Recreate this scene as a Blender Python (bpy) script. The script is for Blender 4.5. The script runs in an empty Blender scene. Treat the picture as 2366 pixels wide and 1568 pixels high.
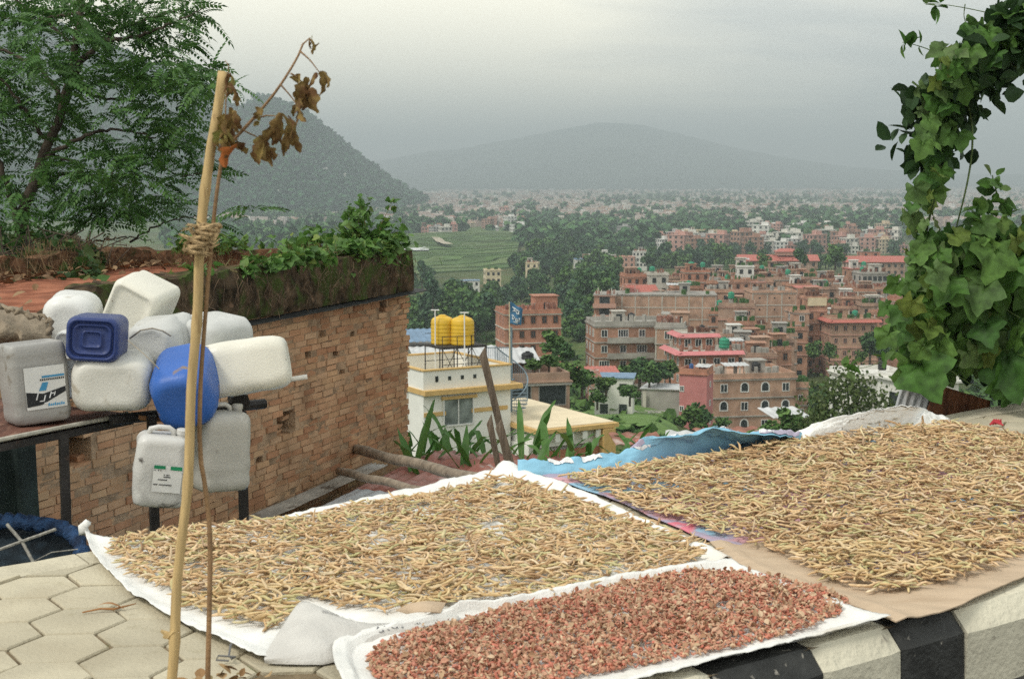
import bpy, bmesh, math, random
import numpy as np
from mathutils import Vector, Matrix, noise, Euler
R = math.radians
S = bpy.context.scene
COL = S.collection
random.seed(7); rng = np.random.default_rng(7)

# ---------------------------------------------------------------- camera
PITCH = math.atan(374 / 3286.1)
CAM = Vector((0, 0, 1.6))
cd = bpy.data.cameras.new('camera'); cam = bpy.data.objects.new('camera', cd); COL.objects.link(cam)
cam.location = CAM; cam.rotation_euler = (math.pi / 2 - PITCH, 0, 0)
cd.lens = 50; cd.sensor_width = 36; cd.clip_start = .1; cd.clip_end = 90000
cd.dof.use_dof = True; cd.dof.focus_distance = 11; cd.dof.aperture_fstop = 8
S.camera = cam
# ---------------------------------------------------------------- light
SUN_EL, SUN_AZ = 52, 235            # azimuth from north (+y), clockwise
sl = bpy.data.lights.new('sun', 'SUN'); sun = bpy.data.objects.new('sun', sl); COL.objects.link(sun)
sl.energy = 1.25; sl.angle = R(14); sl.color = (1, .95, .86)
sd = Vector((math.sin(R(SUN_AZ)) * math.cos(R(SUN_EL)), math.cos(R(SUN_AZ)) * math.cos(R(SUN_EL)), math.sin(R(SUN_EL))))
sun.rotation_euler = (-sd).to_track_quat('-Z', 'Y').to_euler()
S.view_settings.view_transform = 'Standard'; S.view_settings.look = 'None'
S.view_settings.exposure = 0.78; S.view_settings.gamma = 1
S.cycles.use_denoising = False
S.cycles.max_bounces = 6; S.cycles.transparent_max_bounces = 6; S.cycles.volume_bounces = 0
S.cycles.diffuse_bounces = 3; S.cycles.glossy_bounces = 2; S.cycles.transmission_bounces = 3
S.cycles.caustics_reflective = False; S.cycles.caustics_refractive = False

W = bpy.data.worlds.new('World'); S.world = W; W.use_nodes = True
def world():
    nt = W.node_tree; N = nt.nodes; L = nt.links; N.clear()
    def n(t, **k):
        o = N.new(t)
        for a, b in k.items(): setattr(o, a, b)
        return o
    def math_(op, a, b=None, clamp=False):
        m = n('ShaderNodeMath', operation=op, use_clamp=clamp)
        for i, q in enumerate((a, b)):
            if q is None: continue
            if isinstance(q, (int, float)): m.inputs[i].default_value = q
            else: L.new(q, m.inputs[i])
        return m.outputs[0]
    tc = n('ShaderNodeTexCoord'); sep = n('ShaderNodeSeparateXYZ'); L.new(tc.outputs['Generated'], sep.inputs[0])
    z = math_('MAXIMUM', math_('ADD', sep.outputs[2], .12), .05)
    cmb = n('ShaderNodeCombineXYZ'); L.new(math_('DIVIDE', sep.outputs[0], z), cmb.inputs[0]); L.new(math_('DIVIDE', sep.outputs[1], z), cmb.inputs[1])
    mp = n('ShaderNodeMapping'); mp.inputs['Rotation'].default_value = (0, 0, R(-28)); mp.inputs['Scale'].default_value = (.55, 1.0, 1)
    mp.inputs['Location'].default_value = (.9, .35, 0)
    L.new(cmb.outputs[0], mp.inputs[0])
    def noi(s, d, dist):
        t = n('ShaderNodeTexNoise'); t.inputs['Scale'].default_value = s; t.inputs['Detail'].default_value = d
        t.inputs['Distortion'].default_value = dist; t.inputs['Roughness'].default_value = .52; L.new(mp.outputs[0], t.inputs['Vector']); return t.outputs[0]
    cl = math_('ADD', math_('MULTIPLY', noi(.55, 4, .5), .75), math_('MULTIPLY', noi(2.2, 6, .6), .25))
    # the cloud deck is thinner (brighter) towards the north-west
    dt = n('ShaderNodeVectorMath', operation='DOT_PRODUCT'); L.new(tc.outputs['Generated'], dt.inputs[0])
    dt.inputs[1].default_value = Vector((-.12, 1, .10)).normalized()
    thin = math_('POWER', math_('MAXIMUM', dt.outputs['Value'], 0), 26)
    dk = n('ShaderNodeVectorMath', operation='DOT_PRODUCT'); L.new(tc.outputs['Generated'], dk.inputs[0])
    dk.inputs[1].default_value = Vector((.10, 1, .165)).normalized()
    dark = math_('POWER', math_('MAXIMUM', dk.outputs['Value'], 0), 260)
    f = math_('ADD', math_('MULTIPLY', math_('SUBTRACT', cl, .5), 2.2), math_('MULTIPLY', thin, .95))
    f = math_('SUBTRACT', f, math_('MULTIPLY', dark, .26))
    f = math_('ADD', f, .33, clamp=True)
    rp = n('ShaderNodeValToRGB'); L.new(f, rp.inputs[0]); e = rp.color_ramp.elements
    e[0].position = 0; e[0].color = (.41, .445, .45, 1); e[1].position = 1; e[1].color = (1.34, 1.25, 1.0, 1)
    e2 = e.new(.42); e2.color = (.69, .69, .645, 1)
    sky = n('ShaderNodeTexSky'); sky.sky_type = 'NISHITA'; sky.sun_disc = False
    sky.sun_elevation = R(SUN_EL); sky.sun_rotation = R(SUN_AZ); sky.air_density = 1.5; sky.dust_density = 4
    sc = n('ShaderNodeMixRGB', blend_type='MULTIPLY'); sc.inputs[0].default_value = 1; sc.inputs[2].default_value = (9.6, 9.6, 9.6, 1); L.new(rp.outputs[0], sc.inputs[1])
    mx = n('ShaderNodeMixRGB'); mx.inputs[0].default_value = .94; L.new(sky.outputs[0], mx.inputs[1]); L.new(sc.outputs[0], mx.inputs[2])
    bg = n('ShaderNodeBackground'); bg.inputs[1].default_value = .1; L.new(mx.outputs[0], bg.inputs[0])
    out = n('ShaderNodeOutputWorld'); L.new(bg.outputs[0], out.inputs[0])
world()

# ---------------------------------------------------------------- pixel helpers (photo at 2366 px wide) -> real points
def ray(x, y):
    u = (x - 1183) / 3286.1; v = (784 - y) / 3286.1
    c, s = math.cos(PITCH), math.sin(PITCH)
    return Vector((u, c + v * s, -s + v * c))
def P(x, y, d):
    r = ray(x, y); return CAM + r * (d / r.y)
def G(x, y, z=0.0):
    r = ray(x, y); return CAM + r * ((z - CAM.z) / r.z)
E = Vector((.819, .574, 0)); NV = Vector((-.574, .819, 0))     # along the path, across it
def EN(s, n, z=0): return E * s + NV * n + Vector((0, 0, z))
def fbm(x, y, z=0, o=4): return noise.fractal(Vector((x, y, z)), 1.0, 2.0, o)

# ---------------------------------------------------------------- mesh builder
class MB:
    def __init__(s): s.v = []; s.f = []; s.m = []; s.mi = 0
    def add(s, vs, fs):
        o = len(s.v); s.v += [tuple(v) for v in vs]; s.f += [[i + o for i in f] for f in fs]; s.m += [s.mi] * len(fs); return s
    def box(s, cx, cy, cz, sx, sy, sz, rz=0, mat=None, jit=0):
        vs = []
        for dx, dy, dz in ((-1,-1,-1),(1,-1,-1),(1,1,-1),(-1,1,-1),(-1,-1,1),(1,-1,1),(1,1,1),(-1,1,1)):
            v = Vector((dx * sx / 2, dy * sy / 2, dz * sz / 2))
            if jit: v += Vector((random.uniform(-jit, jit) for _ in range(3)))
            if rz: v = Matrix.Rotation(rz, 3, 'Z') @ v
            if mat is not None: v = mat @ v
            vs.append(v + Vector((cx, cy, cz)))
        return s.add(vs, [(0,3,2,1),(4,5,6,7),(0,1,5,4),(1,2,6,5),(2,3,7,6),(3,0,4,7)])
    def tube(s, pts, rad, n=6, cap=True):
        pts = [Vector(p) for p in pts]; k = len(pts)
        if not hasattr(rad, '__len__'): rad = [rad] * k
        rings = []; up = None
        for i, p in enumerate(pts):
            t = (pts[min(i + 1, k - 1)] - pts[max(i - 1, 0)])
            t = t.normalized() if t.length > 1e-9 else Vector((0, 0, 1))
            if up is None: up = t.orthogonal().normalized()
            a = (up - t * up.dot(t)); a = a.normalized() if a.length > 1e-6 else t.orthogonal().normalized()
            up = a; b = t.cross(a)
            rings.append([p + (a * math.cos(2 * math.pi * j / n) + b * math.sin(2 * math.pi * j / n)) * rad[i] for j in range(n)])
        return s.loft(rings, cap, cap)
    def loft(s, rings, ca=True, cb=True):
        n = len(rings[0]); vs = [v for r in rings for v in r]; fs = []
        for i in range(len(rings) - 1):
            for j in range(n):
                k = (j + 1) % n; fs.append((i * n + j, i * n + k, (i + 1) * n + k, (i + 1) * n + j))
        if ca: fs.append(tuple(range(n - 1, -1, -1)))
        if cb: fs.append(tuple((len(rings) - 1) * n + j for j in range(n)))
        return s.add(vs, fs)
    def prism(s, poly, z0, z1):
        return s.loft([[Vector((p[0], p[1], z0)) for p in poly], [Vector((p[0], p[1], z1)) for p in poly]])
    def quad(s, a, b, c, d): return s.add([a, b, c, d], [(0, 1, 2, 3)])
    def grid(s, fn, nu, nv):
        vs = [fn(i / nu, j / nv) for j in range(nv + 1) for i in range(nu + 1)]
        return s.add(vs, [(j * (nu + 1) + i, j * (nu + 1) + i + 1, (j + 1) * (nu + 1) + i + 1, (j + 1) * (nu + 1) + i) for j in range(nv) for i in range(nu)])
    def slab(s, fn, nu, nv, th, nrm=Vector((0, 0, 1))):
        "a sheet with thickness: top grid, bottom grid and a rim"
        o = len(s.v); s.grid(fn, nu, nv); s.grid(lambda u, v: fn(u, v) - nrm * th, nu, nv)
        k = (nu + 1) * (nv + 1)
        b = [i for i in range(nu)] + [j * (nu + 1) + nu for j in range(nv)] + [nv * (nu + 1) + nu - i for i in range(nu)] + [(nv - j) * (nu + 1) for j in range(nv)]
        for i in range(len(b)):
            p, q = b[i], b[(i + 1) % len(b)]; s.f.append([o + q, o + p, o + k + p, o + k + q]); s.m.append(s.mi)
        return s
    def mesh(s, name, mats, smooth=False):
        me = bpy.data.meshes.new(name); me.from_pydata(s.v, [], s.f)
        for m in (mats if isinstance(mats, (list, tuple)) else [mats]): me.materials.append(m)
        if s.m: me.polygons.foreach_set('material_index', s.m)
        if smooth: me.polygons.foreach_set('use_smooth', [True] * len(s.f))
        me.update(); return me
    def build(s, name, mats, parent=None, smooth=False, loc=None, rot=None):
        return link(name, s.mesh(name, mats, smooth), parent, loc, rot)
def link(name, me, parent=None, loc=None, rot=None):
    o = bpy.data.objects.new(name, me); COL.objects.link(o)
    if parent is not None: o.parent = parent
    if loc is not None: o.location = loc
    if rot is not None: o.rotation_euler = rot
    return o
def thing(name, label, cat, loc=(0, 0, 0), rz=0, group=None, rot=None):
    o = bpy.data.objects.new(name, None); COL.objects.link(o); o.location = loc; o.empty_display_size = .2
    o.rotation_euler = rot if rot is not None else (0, 0, rz); return tag(o, label, cat, group)
def tag(o, label, cat, group=None, kind=None):
    o['label'] = label; o['category'] = cat
    if group: o['group'] = group
    if kind: o['kind'] = kind
    return o
def struct(o): o['kind'] = 'structure'; return o
def npmesh(name, V, F, mats, smooth=False, mi=None):
    V = np.asarray(V, dtype=np.float32); F = np.asarray(F, dtype=np.int32); k = F.shape[1]
    me = bpy.data.meshes.new(name); me.vertices.add(len(V)); me.vertices.foreach_set('co', V.ravel())
    me.loops.add(F.size); me.loops.foreach_set('vertex_index', F.ravel())
    me.polygons.add(len(F)); me.polygons.foreach_set('loop_start', np.arange(len(F), dtype=np.int32) * k)
    try: me.polygons.foreach_set('loop_total', np.full(len(F), k, dtype=np.int32))
    except Exception: pass
    for m in (mats if isinstance(mats, (list, tuple)) else [mats]): me.materials.append(m)
    if mi is not None: me.polygons.foreach_set('material_index', np.asarray(mi, dtype=np.int32))
    me.polygons.foreach_set('use_smooth', np.full(len(F), smooth)); me.update(calc_edges=True); me.validate(); return me
def rotm(n, tilt=1.0, yaw=None):
    "n random rotation matrices: yaw about z after a random tilt of up to `tilt` radians"
    a = rng.uniform(0, 2 * np.pi, n) if yaw is None else yaw
    b = rng.normal(0, tilt, n); c = rng.normal(0, tilt, n)
    ca, sa, cb, sb, cc, sc = np.cos(a), np.sin(a), np.cos(b), np.sin(b), np.cos(c), np.sin(c)
    o = np.zeros(n); i = np.ones(n)
    Z = np.stack([np.stack([ca, -sa, o], 1), np.stack([sa, ca, o], 1), np.stack([o, o, i], 1)], 1)
    Y = np.stack([np.stack([cb, o, sb], 1), np.stack([o, i, o], 1), np.stack([-sb, o, cb], 1)], 1)
    X = np.stack([np.stack([i, o, o], 1), np.stack([o, cc, -sc], 1), np.stack([o, sc, cc], 1)], 1)
    return Z @ Y @ X
def scatter(protos, Rm, T, sc):
    "many copies of the proto (V,F) meshes baked into one vertex and face array"
    Vs = []; Fs = []; o = 0; k = len(protos)
    for i, (v, f) in enumerate(protos):
        r = Rm[i::k]; t = T[i::k]; s = sc[i::k]; n = len(t)
        if n == 0: continue
        s3 = s[:, None, None] if s.ndim == 1 else s[:, None, :]
        X = np.einsum('nij,nkj->nki', r, v[None] * s3) + t[:, None, :]
        Vs.append(X.reshape(-1, 3)); Fs.append((f[None] + (np.arange(n) * len(v))[:, None, None] + o).reshape(-1, f.shape[1])); o += n * len(v)
    return np.concatenate(Vs), np.concatenate(Fs)

# ---------------------------------------------------------------- materials
MATS = {}
def M(name, col, rough=.8, var=.22, scale=6, bump=0, bscale=30, col2=None, spec=.3, island=0, metal=0, mixpos=(.35, .65), stretch=None, trans=0, stain=None, dist=0, detail=6):
    if name in MATS: return MATS[name]
    m = bpy.data.materials.new(name); m.use_nodes = True; MATS[name] = m
    nt = m.node_tree; N = nt.nodes; L = nt.links; b = N['Principled BSDF']
    b.inputs['Roughness'].default_value = rough; b.inputs['Metallic'].default_value = metal; b.inputs['Specular IOR Level'].default_value = spec
    tc = N.new('ShaderNodeTexCoord'); vec = tc.outputs['Object']
    if stretch:
        mp = N.new('ShaderNodeMapping'); mp.inputs['Scale'].default_value = stretch; L.new(vec, mp.inputs[0]); vec = mp.outputs[0]
    def noi(s, d=6, ds=0):
        t = N.new('ShaderNodeTexNoise'); t.inputs['Scale'].default_value = s; t.inputs['Detail'].default_value = d; t.inputs['Distortion'].default_value = ds; L.new(vec, t.inputs['Vector']); return t.outputs[0]
    def mixc(fac, a, c, mode='MIX'):
        x = N.new('ShaderNodeMixRGB'); x.blend_type = mode
        if isinstance(fac, float): x.inputs[0].default_value = fac
        else: L.new(fac, x.inputs[0])
        for i, q in ((1, a), (2, c)):
            if isinstance(q, tuple): x.inputs[i].default_value = (*q[:3], 1)
            else: L.new(q, x.inputs[i])
        return x.outputs[0]
    def ramp(f, p):
        r = N.new('ShaderNodeMapRange'); r.inputs[1].default_value = p[0]; r.inputs[2].default_value = p[1]; L.new(f, r.inputs[0]); return r.outputs[0]
    c1 = tuple(max(0, q * (1 - var)) for q in col); c2 = col2 if col2 else tuple(min(1, q * (1 + var)) for q in col)
    c = mixc(ramp(noi(scale, detail, dist), mixpos), c1, c2)
    if stain:
        for sc_, sp, scol in stain: c = mixc(ramp(noi(sc_, 8, .5), sp), c, scol)
    if island:
        g = N.new('ShaderNodeNewGeometry'); h = N.new('ShaderNodeHueSaturation'); L.new(c, h.inputs['Color'])
        v = N.new('ShaderNodeMapRange'); v.inputs[3].default_value = 1 - island; v.inputs[4].default_value = 1 + island; L.new(g.outputs['Random Per Island'], v.inputs[0])
        L.new(v.outputs[0], h.inputs['Value']); c = h.outputs[0]
    L.new(c, b.inputs['Base Color'])
    if bump:
        bp = N.new('ShaderNodeBump'); bp.inputs['Strength'].default_value = bump; bp.inputs['Distance'].default_value = .02
        L.new(noi(bscale, 8), bp.inputs['Height']); L.new(bp.outputs[0], b.inputs['Normal'])
    if trans:
        t = N.new('ShaderNodeBsdfTranslucent'); L.new(c, t.inputs[0]); x = N.new('ShaderNodeMixShader'); x.inputs[0].default_value = trans
        L.new(b.outputs[0], x.inputs[1]); L.new(t.outputs[0], x.inputs[2]); L.new(x.outputs[0], N['Material Output'].inputs[0])
    return m
def RI(name, cols, rough=.8, trans=0, spec=.25, nscale=0, namt=.3, hue=0, pos=None):
    "colour picked per loose island from a ramp, e.g. one colour per leaf or pod"
    if name in MATS: return MATS[name]
    m = bpy.data.materials.new(name); m.use_nodes = True; MATS[name] = m
    nt = m.node_tree; N = nt.nodes; L = nt.links; b = N['Principled BSDF']; b.inputs['Roughness'].default_value = rough; b.inputs['Specular IOR Level'].default_value = spec
    g = N.new('ShaderNodeNewGeometry'); r = N.new('ShaderNodeValToRGB'); L.new(g.outputs['Random Per Island'], r.inputs[0]); e = r.color_ramp.elements
    for i, c in enumerate(cols):
        p = pos[i] if pos else i / (len(cols) - 1)
        q = e[i] if i < 2 else e.new(p)
        q.position = p; q.color = (*c, 1)
    c = r.outputs[0]
    if nscale:
        tc = N.new('ShaderNodeTexCoord'); t = N.new('ShaderNodeTexNoise'); t.inputs['Scale'].default_value = nscale; t.inputs['Detail'].default_value = 5; L.new(tc.outputs['Object'], t.inputs[0])
        v = N.new('ShaderNodeMapRange'); v.inputs[1].default_value = .3; v.inputs[2].default_value = .7; v.inputs[3].default_value = 1 - namt; v.inputs[4].default_value = 1 + namt; L.new(t.outputs[0], v.inputs[0])
        h = N.new('ShaderNodeHueSaturation'); L.new(v.outputs[0], h.inputs['Value']); L.new(c, h.inputs['Color']); c = h.outputs[0]
    L.new(c, b.inputs['Base Color'])
    if trans:
        t = N.new('ShaderNodeBsdfTranslucent'); L.new(c, t.inputs[0]); x = N.new('ShaderNodeMixShader'); x.inputs[0].default_value = trans
        L.new(b.outputs[0], x.inputs[1]); L.new(t.outputs[0], x.inputs[2]); L.new(x.outputs[0], N['Material Output'].inputs[0])
    return m

# ---------------------------------------------------------------- the valley ground
_pd = np.array([0, 12, 20, 40, 65, 110, 155, 200, 260, 330, 450, 600, 800, 1100, 1600, 3000, 8000, 40000.])
_pz = np.array([-2.6, -2.6, -3.4, -8, -14.8, -23, -29.5, -36.8, -43.5, -45, -39, -45, -50, -55, -59, -62, -64, -66.])
def tz(x, y):
    d = max(y, 0); z = float(np.interp(d, _pd, _pz)); u = x / max(d, 1)
    if 270 < d < 900: z -= 7 * max(0, min(1, (.07 - u) / .05)) * math.sin((d - 270) / 630 * math.pi)     # wooded hollow west of the town
    if 90 < d < 300: z += 4.2 * math.exp(-((u - .075) / .05) ** 4) * math.exp(-((d - 195) / 75) ** 4)
    if d > 40: z += fbm(x / 90, y / 90, 3) * min(1.6, d / 120)
    if d > 900: z += fbm(x / 700, y / 700, 9) * 4
    if y < 0: z -= 0
    return z
def hit(px, py, lo=25, hi=30000):
    "where the ray through this pixel meets the valley ground"
    r = ray(px, py); d = lo
    while d < hi:
        p = CAM + r * (d / r.y)
        if p.z < tz(p.x, p.y): return p
        d *= 1.012
    return CAM + r * (hi / r.y)
def terrain():
    ds = list(np.concatenate([[-60, -10, 4], np.geomspace(8, 900, 130), np.geomspace(920, 24000, 80)])); us = np.linspace(-1.25, 1.25, 150)
    b = MB(); nu = len(us) - 1; vs = []
    for d in ds:
        for u in us:
            x = u * max(d, 60) if d > 0 else u * 60
            z = tz(x, d)
            if d < 6: z = -2.6
            vs.append((x, d, z))
    b.add(vs, [(j * (nu + 1) + i, j * (nu + 1) + i + 1, (j + 1) * (nu + 1) + i + 1, (j + 1) * (nu + 1) + i) for j in range(len(ds) - 1) for i in range(nu)])
    m = M('valley_soil', (.095, .125, .05), .95, .45, .012, .3, .6, (.12, .15, .05), .1, stain=[(.05, (.55, .68), (.17, .13, .075)), (.004, (.5, .62), (.10, .15, .045)), (.3, (.5, .7), (.045, .075, .028))])
    struct(b.build('valley_ground', m, smooth=True))
terrain()

def ridge(name, crest, dc, front, back, mat, rough, foot=-60, seed=0, nu=160, nv=44):
    "a mountain: crest line given by pixels at depth dc, falling to the plain in front and behind"
    cx = [c[0] for c in crest]; cy = [c[1] for c in crest]
    def fn(u, v):
        px = cx[0] + (cx[-1] - cx[0]) * u; py = float(np.interp(px, cx, cy)); top = P(px, py, dc); ht = top.z - foot
        w = 2 * v - 1; s = abs(w); k = (1 - s) ** 1.25 if w < 0 else (1 - s) ** 1.0
        y = dc + (front if w < 0 else back) * w * (.55 + .45 * min(1, ht / 300)); x = top.x * (y / dc) if w < 0 else top.x
        spur = fbm(x / 420 + seed, y / 420, seed, 5)
        z = foot + ht * k * (1 + rough * spur * (1 - (1 - s) ** 4) * 1.0) + rough * 18 * fbm(x / 90, y / 90, seed + 5, 4) * min(1, ht / 60)
        return Vector((x, y, max(z, foot - 6)))
    return struct(MB().grid(fn, nu, nv).build(name, mat, smooth=True))
m_hill = M('hill_forest', (.022, .044, .024), 1, .35, .006, 1.0, .03, (.036, .062, .030), .05)
ridge('near_mountain', [(-700, -60), (-300, 10), (-60, 20), (40, 38), (150, 78), (230, 105), (330, 150), (430, 180), (490, 212), (540, 258), (570, 246), (600, 230), (640, 240), (700, 262), (760, 312), (800, 345), (850, 385), (900, 424), (960, 460), (1020, 478), (1100, 487)], 3300, 1300, 1800, m_hill, .35, -66, 3)
ridge('far_mountain', [(500, 470), (700, 430), (850, 378), (930, 362), (1000, 348), (1060, 345), (1130, 330), (1200, 320), (1260, 306), (1320, 294), (1400, 283), (1480, 288), (1560, 306), (1650, 330), (1780, 358), (1950, 384), (2150, 400), (2300, 404), (2500, 400), (2800, 420)], 11500, 4600, 3400, m_hill, .42, -66, 11, 140, 30)
# ---------------------------------------------------------------- road, footpath, kerb
def clip(poly, f):
    out = []
    for i in range(len(poly)):
        a, b = poly[i], poly[(i + 1) % len(poly)]; fa, fb = f(a), f(b)
        if fa >= 0: out.append(a)
        if fa * fb < 0: t = fa / (fa - fb); out.append((a[0] + (b[0] - a[0]) * t, a[1] + (b[1] - a[1]) * t))
    return out
_h = G(508, 1632); HS_, HN_ = _h.dot(E), _h.dot(NV)
def nedge(s): return 5.93 + .03 * (s - 1.6)
SA, SB = -4.2, 12.0
def footpath():
    m_pav = M('paver_concrete', (.47, .425, .315), .92, .10, 3.5, .35, 60, island=.10, stain=[(1.3, (.52, .70), (.40, .35, .25)), (9, (.60, .75), (.36, .32, .22))])
    m_joint = M('joint_soil', (.17, .13, .08), 1, .3, 9, .6, 50, stain=[(5, (.60, .68), (.10, .13, .04))])
    m_edge = M('edge_concrete', (.52, .475, .36), .95, .14, 4, .5, 45, stain=[(1.6, (.55, .7), (.40, .36, .27))])
    b = MB(); w = .305; r = w / math.sqrt(3); g = .007
    rows = int(2.6 / (1.5 * r)) + 2
    for j in range(rows):
        for i in range(int((SB - SA) / w) + 1):
            cs = SA + i * w + (w / 2 if j % 2 else 0); cn = 3.44 + j * 1.5 * r
            rr = r - g
            p = [(cs + rr * math.sin(math.pi / 3 * k), cn + rr * math.cos(math.pi / 3 * k)) for k in range(6)]
            p = [(a + random.gauss(0, .0018), c + random.gauss(0, .0018)) for a, c in p]
            p = clip(clip(p, lambda q: nedge(q[0]) - .20 - q[1]), lambda q: q[1] - 3.485)
            if len(p) < 3: continue
            if math.hypot(cs - HS_, cn - HN_) < .25: continue          # the planting hole of the sapling
            k = len(p); z = random.gauss(0, .0022); tx, ty = random.gauss(0, .006), random.gauss(0, .006)
            c = (sum(a for a, _ in p) / k, sum(a for _, a in p) / k)
            def pt(q, sh, dz): 
                x, y = c[0] + (q[0] - c[0]) * sh, c[1] + (q[1] - c[1]) * sh
                return EN(x, y, z + dz + tx * (q[0] - c[0]) + ty * (q[1] - c[1]))
            b.loft([[pt(q, 1, -.05) for q in p], [pt(q, 1, -.006) for q in p], [pt(q, .965, 0) for q in p]], False, True)
    b.mi = 1; n = 60
    for i in range(n):
        s0, s1 = SA + (SB - SA) * i / n, SA + (SB - SA) * (i + 1) / n
        b.quad(EN(s0, 3.3, -.014), EN(s1, 3.3, -.014), EN(s1, nedge(s1) - .02, -.014), EN(s0, nedge(s0) - .02, -.014))
    b.mi = 2; segs = 16
    for i in range(segs):
        s0, s1 = SA + (SB - SA) * i / segs + .004, SA + (SB - SA) * (i + 1) / segs - .004; st = 12; rings = []
        for k in range(st + 1):
            s = s0 + (s1 - s0) * k / st; ne = nedge(s) + .012 * fbm(s * 2, 7); zz = .006 * fbm(s * 1.5, 2) + .004
            pr = [(ne - .195, -.3), (ne - .195, zz - .004), (ne - .185, zz), (ne - .02 + .006 * fbm(s * 9, 1), zz + .002), (ne + .006 * fbm(s * 11, 4), zz - .018), (ne, -.3)]
            rings.append([EN(s, a, z) for a, z in pr])
        b.loft(rings)
    b.mi = 2                                                            # the retaining wall under the edge
    rings = []
    for k in range(30):
        s = SA + (SB - SA) * k / 29; ne = nedge(s); rings.append([EN(s, ne - .3, -3.5), EN(s, ne - .3, -.05), EN(s, ne - .015, -.05), EN(s, ne - .015, -3.5)])
    b.loft(rings)
    struct(b.build('footpath', [m_pav, m_joint, m_edge]))
    m_cream = M('kerb_cream_paint', (.62, .585, .46), .8, .10, 5, .5, 40, stain=[(2.2, (.56, .70), (.46, .42, .32)), (14, (.64, .72), (.33, .30, .24))])
    m_black = M('kerb_black_paint', (.035, .036, .034), .55, .3, 7, .5, 45, stain=[(3, (.60, .72), (.10, .10, .09)), (22, (.66, .72), (.30, .28, .24))])
    b = MB(); cuts = [-5.0]
    for px, py in ((1460, 1620), (1690, 1572), (1945, 1514), (2142, 1468), (2300, 1430), (2660, 1336)):
        q = G(px, py); cuts.append(q.dot(E))
    while cuts[-1] < 11: cuts.append(cuts[-1] + .36)
    x = cuts[1]; pre = []
    while x > -4: x -= .36; pre.append(x)
    cuts = pre[::-1] + cuts[1:]
    base = len(pre)
    for i in range(len(cuts) - 1):
        b.mi = 1 if (i - base) % 2 == 1 else 0
        # the pattern: black between px 1620-1880? follows the photograph's blocks
        k = i - base
        b.mi = 1 if k in (0, 3) or (k > 3 and k % 2 == 1) or (k < 0 and k % 2 == 0) else 0
        if k == 1: b.mi = 1
        if k == 0: b.mi = 0
        s0, s1 = cuts[i] + .003, cuts[i + 1] - .003; st = 7; rings = []; off = random.gauss(0, .004); oz = random.gauss(0, .003)
        for k in range(st + 1):
            s = s0 + (s1 - s0) * k / st; e = .010 if k in (0, st) else 0
            f = lambda a: .005 * fbm(s * 8, a)
            pr = [(3.235, -.34), (3.235 + off + e + f(1), -.085), (3.30 + off + e + f(2), -.002 - e + oz), (3.465, .008 - e * .6 + oz + f(3) * .5), (3.48, -.05), (3.48, -.34)]
            rings.append([EN(s, a, z) for a, z in pr])
        b.loft(rings)
    struct(b.build('kerb', [m_cream, m_black]))
    m_road = M('road_asphalt', (.06, .058, .055), .95, .3, 12, .6, 120)
    b = MB(); b.grid(lambda u, v: EN(-9 + 24 * u, -5 + 8.3 * v, -.32), 40, 16); struct(b.build('road', m_road))
    b = MB(); b.box(0, 0, 0, 1, 1, 1)
    # soil in the planting hole
    m_soil = M('planting_soil', (.20, .14, .085), 1, .4, 16, .8, 60)
    b = MB(); c = EN(HS_, HN_)
    def soil(u, v):
        a = u * 2 * math.pi; r = .24 * v * (1 + .08 * math.sin(3 * a)); p = c + Vector((math.cos(a) * r, math.sin(a) * r, 0))
        return p + Vector((0, 0, .012 - .02 * v * v + .010 * fbm(p.x * 14, p.y * 14) * (1 - v * .6)))
    b.grid(soil, 28, 9); struct(b.build('planting_soil', m_soil, smooth=True))
footpath()

# ---------------------------------------------------------------- sheets
def polyline(pts):
    L = [0]
    for a, b in zip(pts, pts[1:]): L.append(L[-1] + (b - a).length)
    T = L[-1] or 1
    def f(t):
        d = t * T
        for i in range(len(pts) - 1):
            if d <= L[i + 1] or i == len(pts) - 2:
                k = (d - L[i]) / max(1e-9, L[i + 1] - L[i]); return pts[i].lerp(pts[i + 1], max(0, min(1, k)))
    return f
def smoothline(pts):
    "the same corners rounded by one Chaikin pass"
    o = [pts[0]]
    for a, b in zip(pts, pts[1:]): o += [a.lerp(b, .25), a.lerp(b, .75)]
    return o + [pts[-1]]
def coons(top, bot, left, right, zf=None):
    "surface over four pixel polylines lying on the ground (each point x, y or x, y, height)"
    cv = lambda q: polyline(smoothline([G(p[0], p[1], p[2] if len(p) > 2 else .012) for p in q]))
    t, b, l, r = cv(top), cv(bot), cv(left), cv(right)
    def fn(u, v):
        A = l(v) * (1 - u) + r(v) * u; B = t(u) * (1 - v) + b(u) * v
        Cc = (t(0) * (1 - u) + t(1) * u) * (1 - v) + (b(0) * (1 - u) + b(1) * u) * v
        p = A + B - Cc
        if zf: p = p + Vector((0, 0, zf(u, v, p)))
        return p
    return fn
def edge(u, v): return min(u, v, 1 - u, 1 - v)
m_sackw = M('white_sack', (.80, .80, .77), .75, .06, 7, .25, 120, stain=[(1.1, (.60, .78), (.70, .64, .55)), (2.3, (.68, .8), (.80, .58, .57))])
m_sackw2 = M('white_sack_clean', (.76, .755, .72), .75, .07, 6, .3, 110, stain=[(2.0, (.62, .80), (.62, .56, .46))])
m_sackg = M('sack_inside', (.56, .545, .51), .8, .08, 7, .3, 110, stain=[(4, (.62, .8), (.48, .44, .38))])
m_ink = M('faded_ink', (.13, .13, .14), .9, .3, 40)
m_card = M('cardboard', (.50, .385, .27), .9, .09, 5, .25, 70, stain=[(2, (.58, .75), (.40, .29, .19))], stretch=(1, 3, 1))
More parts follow.
